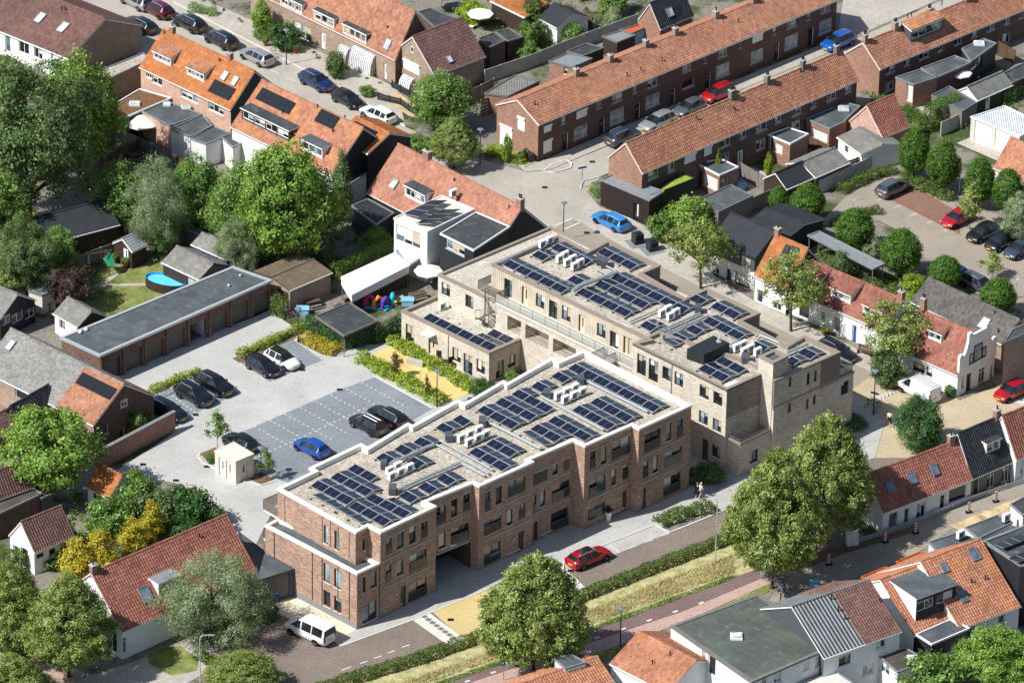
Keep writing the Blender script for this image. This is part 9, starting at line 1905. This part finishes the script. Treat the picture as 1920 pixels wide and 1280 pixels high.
m = MB('wood_brown'); m.tube([(-1.3, 0, 2.5), (1.6, 0, 2.5)], .07, 6); m.build('beam', t); m = MB('net_green'); m.face([(.9, -.9, 1.2), (1.7, -.9, 1.2), (1.3, 0, 2.45)]); m.face([(1.7, .9, 1.2), (1.7, -.9, 1.2), (1.3, 0, 2.45)]); m.face([(.9, .9, 1.2), (.9, -.9, 1.2), (1.3, 0, 2.45)][::-1]); m.build('canopy', t)
def sign(xy, lab, h, w, hh, mt, ang, z=.02, text=None):
    t = thing('street_sign', lab, 'sign', (xy[0], xy[1], z), ang); m = MB('grey_metal'); m.tube([(0, 0, 0), (0, 0, h)], .035, 6); m.build('pole', t); m = MB(mt); m.box(-w / 2, -.045, h - hh, w / 2, -.036, h); m.build('board', t); return t
sg = X['signp']; s1 = sign(sg[0], 'blue street name sign on a red and white pole', 2.5, 1.0, .22, 'sign_blue', .45); m = MB('sign_red'); m.tube([(0, 0, 1.4), (0, 0, 1.8)], .05, 6); m.build('band', s1)
sign(sg[1], 'small blue sign at the gravel forecourt', 2.2, .4, .5, 'sign_blue', .3); sign(sg[2], 'yellow framed blue sign at the bottom edge', 2.2, .6, .6, 'sign_blue', .3); lp_ = DATA['LAMPS'][2][1]; s2 = sign((lp_[0] + .05, lp_[1] - .12), 'blue street name sign below the disc lamp', 2.6, .9, .22, 'sign_blue', -.5)
# terrace furniture by the annex
for k, (x, y) in enumerate(X['chairs']):
    t = thing('garden_chair' if k < 2 else 'garden_table', ['dark woven garden chair by the annex door', 'dark garden chair by the annex window', 'small dark terrace table'][k], 'chair' if k < 2 else 'table', (x, y, .04), .6 * k); m = MB('wood_dark')
    if k < 2: m.box(-.28, -.28, .38, .28, .28, .44); m.build('seat', t); m = MB('wood_dark'); m.box(-.28, .24, .45, .28, .3, 1.05); m.build('backrest', t)
    else: m.box(-.4, -.3, .62, .4, .3, .66); m.build('top', t)
    for sx in (-.24, .24):
        for sy in (-.24, .24): q = MB('wood_dark'); q.box(sx - .025, sy - .025, 0, sx + .025, sy + .025, .379 if k < 2 else .619); q.build('leg', t)
# spoil heap along the trench
g = np.random.default_rng(5); pts = [s for s in DATA['SHEETS'] if s[0] == 'trench_soil'][0][1]; A = np.array(pts[1]); B = np.array(pts[3]); nn = np.array([-(B - A)[1], (B - A)[0]]); nn = nn / np.linalg.norm(nn); nu, nv = 60, 10; V = []
for i_ in range(nu):
    for j in range(nv):
        s = i_ / (nu - 1); v = j / (nv - 1) - .5; p = A + (B - A) * s - nn * (1.0 + v * 2.2); z = .75 * max(0, math.cos(v * math.pi)) * (.6 + .4 * math.sin(s * 17) * math.sin(s * 5 + 1)) * min(1, s * 8, (1 - s) * 8) + g.normal(0, .05); V.append((p[0], p[1], max(z, -.02) + .03))
F = np.array([(i_ * nv + j, (i_ + 1) * nv + j, (i_ + 1) * nv + j + 1, i_ * nv + j + 1) for i_ in range(nu - 1) for j in range(nv - 1)]); o = link('soil_heap', npmesh('soil_heap', np.array(V), F, ['sand'], smooth=True)); tag(o, 'long heap of sandy soil beside the roadwork trench', kind='stuff')

# ---------------------------------------------------------------- yard clutter
for (k, x, y, a, lab) in DATA['CLUT']:
    t = thing({'t': 'garden_table', 'p': 'plant_pot', 'c': 'storage_crate', 'l': 'sun_lounger', 's': 'sandbox', 'h': 'rabbit_hutch'}[k], lab, {'t': 'table', 'p': 'plant pot', 'c': 'crate', 'l': 'lounger', 's': 'sandbox', 'h': 'hutch'}[k], (x, y, .02), a)
    if k == 't':
        m = MB('wood_brown')
        m.box(-.8, -.45, .7, .8, .45, .74); m.build('top', t)
        for sx in (-.7, .7):
            for sy in (-.36, .36): m = MB('wood_brown'); m.box(sx - .03, sy - .03, 0, sx + .03, sy + .03, .699); m.build('leg', t)
        for sy in (-.75, .75): m = MB('wood_grey'); m.box(-.7, sy - .15, .4, .7, sy + .15, .45); m.build('bench_seat', t)
    elif k == 'p':
        m = MB('terracotta'); m.lathe([(.16, 0), (.24, .4), (.26, .45)], 10); m.build('pot', t); c = link('plant', PROTO['bush'][1], t); c.location = (0, 0, .4); c.scale = (.25, .25, .28)
    elif k == 'l':
        m = MB('cloth_white'); m.box(-.9, -.3, .3, .4, .3, .36); m.build('seat', t); m = MB('cloth_white'); m.face([(.4, -.3, .36), (.95, -.3, .8), (.95, .3, .8), (.4, .3, .36)]); m.face([(.4, -.3, .33), (.4, .3, .33), (.95, .3, .77), (.95, -.3, .77)]); m.build('backrest', t)
        for sx in (-.8, .35):
            for sy in (-.26, .26): m = MB('alu'); m.box(sx - .02, sy - .02, 0, sx + .02, sy + .02, .299); m.build('leg', t)
    else:
        m = MB({'c': 'tarp_blue', 's': 'wood_brown', 'h': 'wood_grey'}[k]); h = {'c': .6, 's': .25, 'h': .9}[k]; m.box(-.6, -.45, 0, .6, .45, h); m.build('body', t); m = MB({'c': 'tarp_blue', 's': 'sand', 'h': 'bitumen'}[k]); m.box(-.66, -.5, h + .001, .66, .5, h + .06); m.build('lid', t)
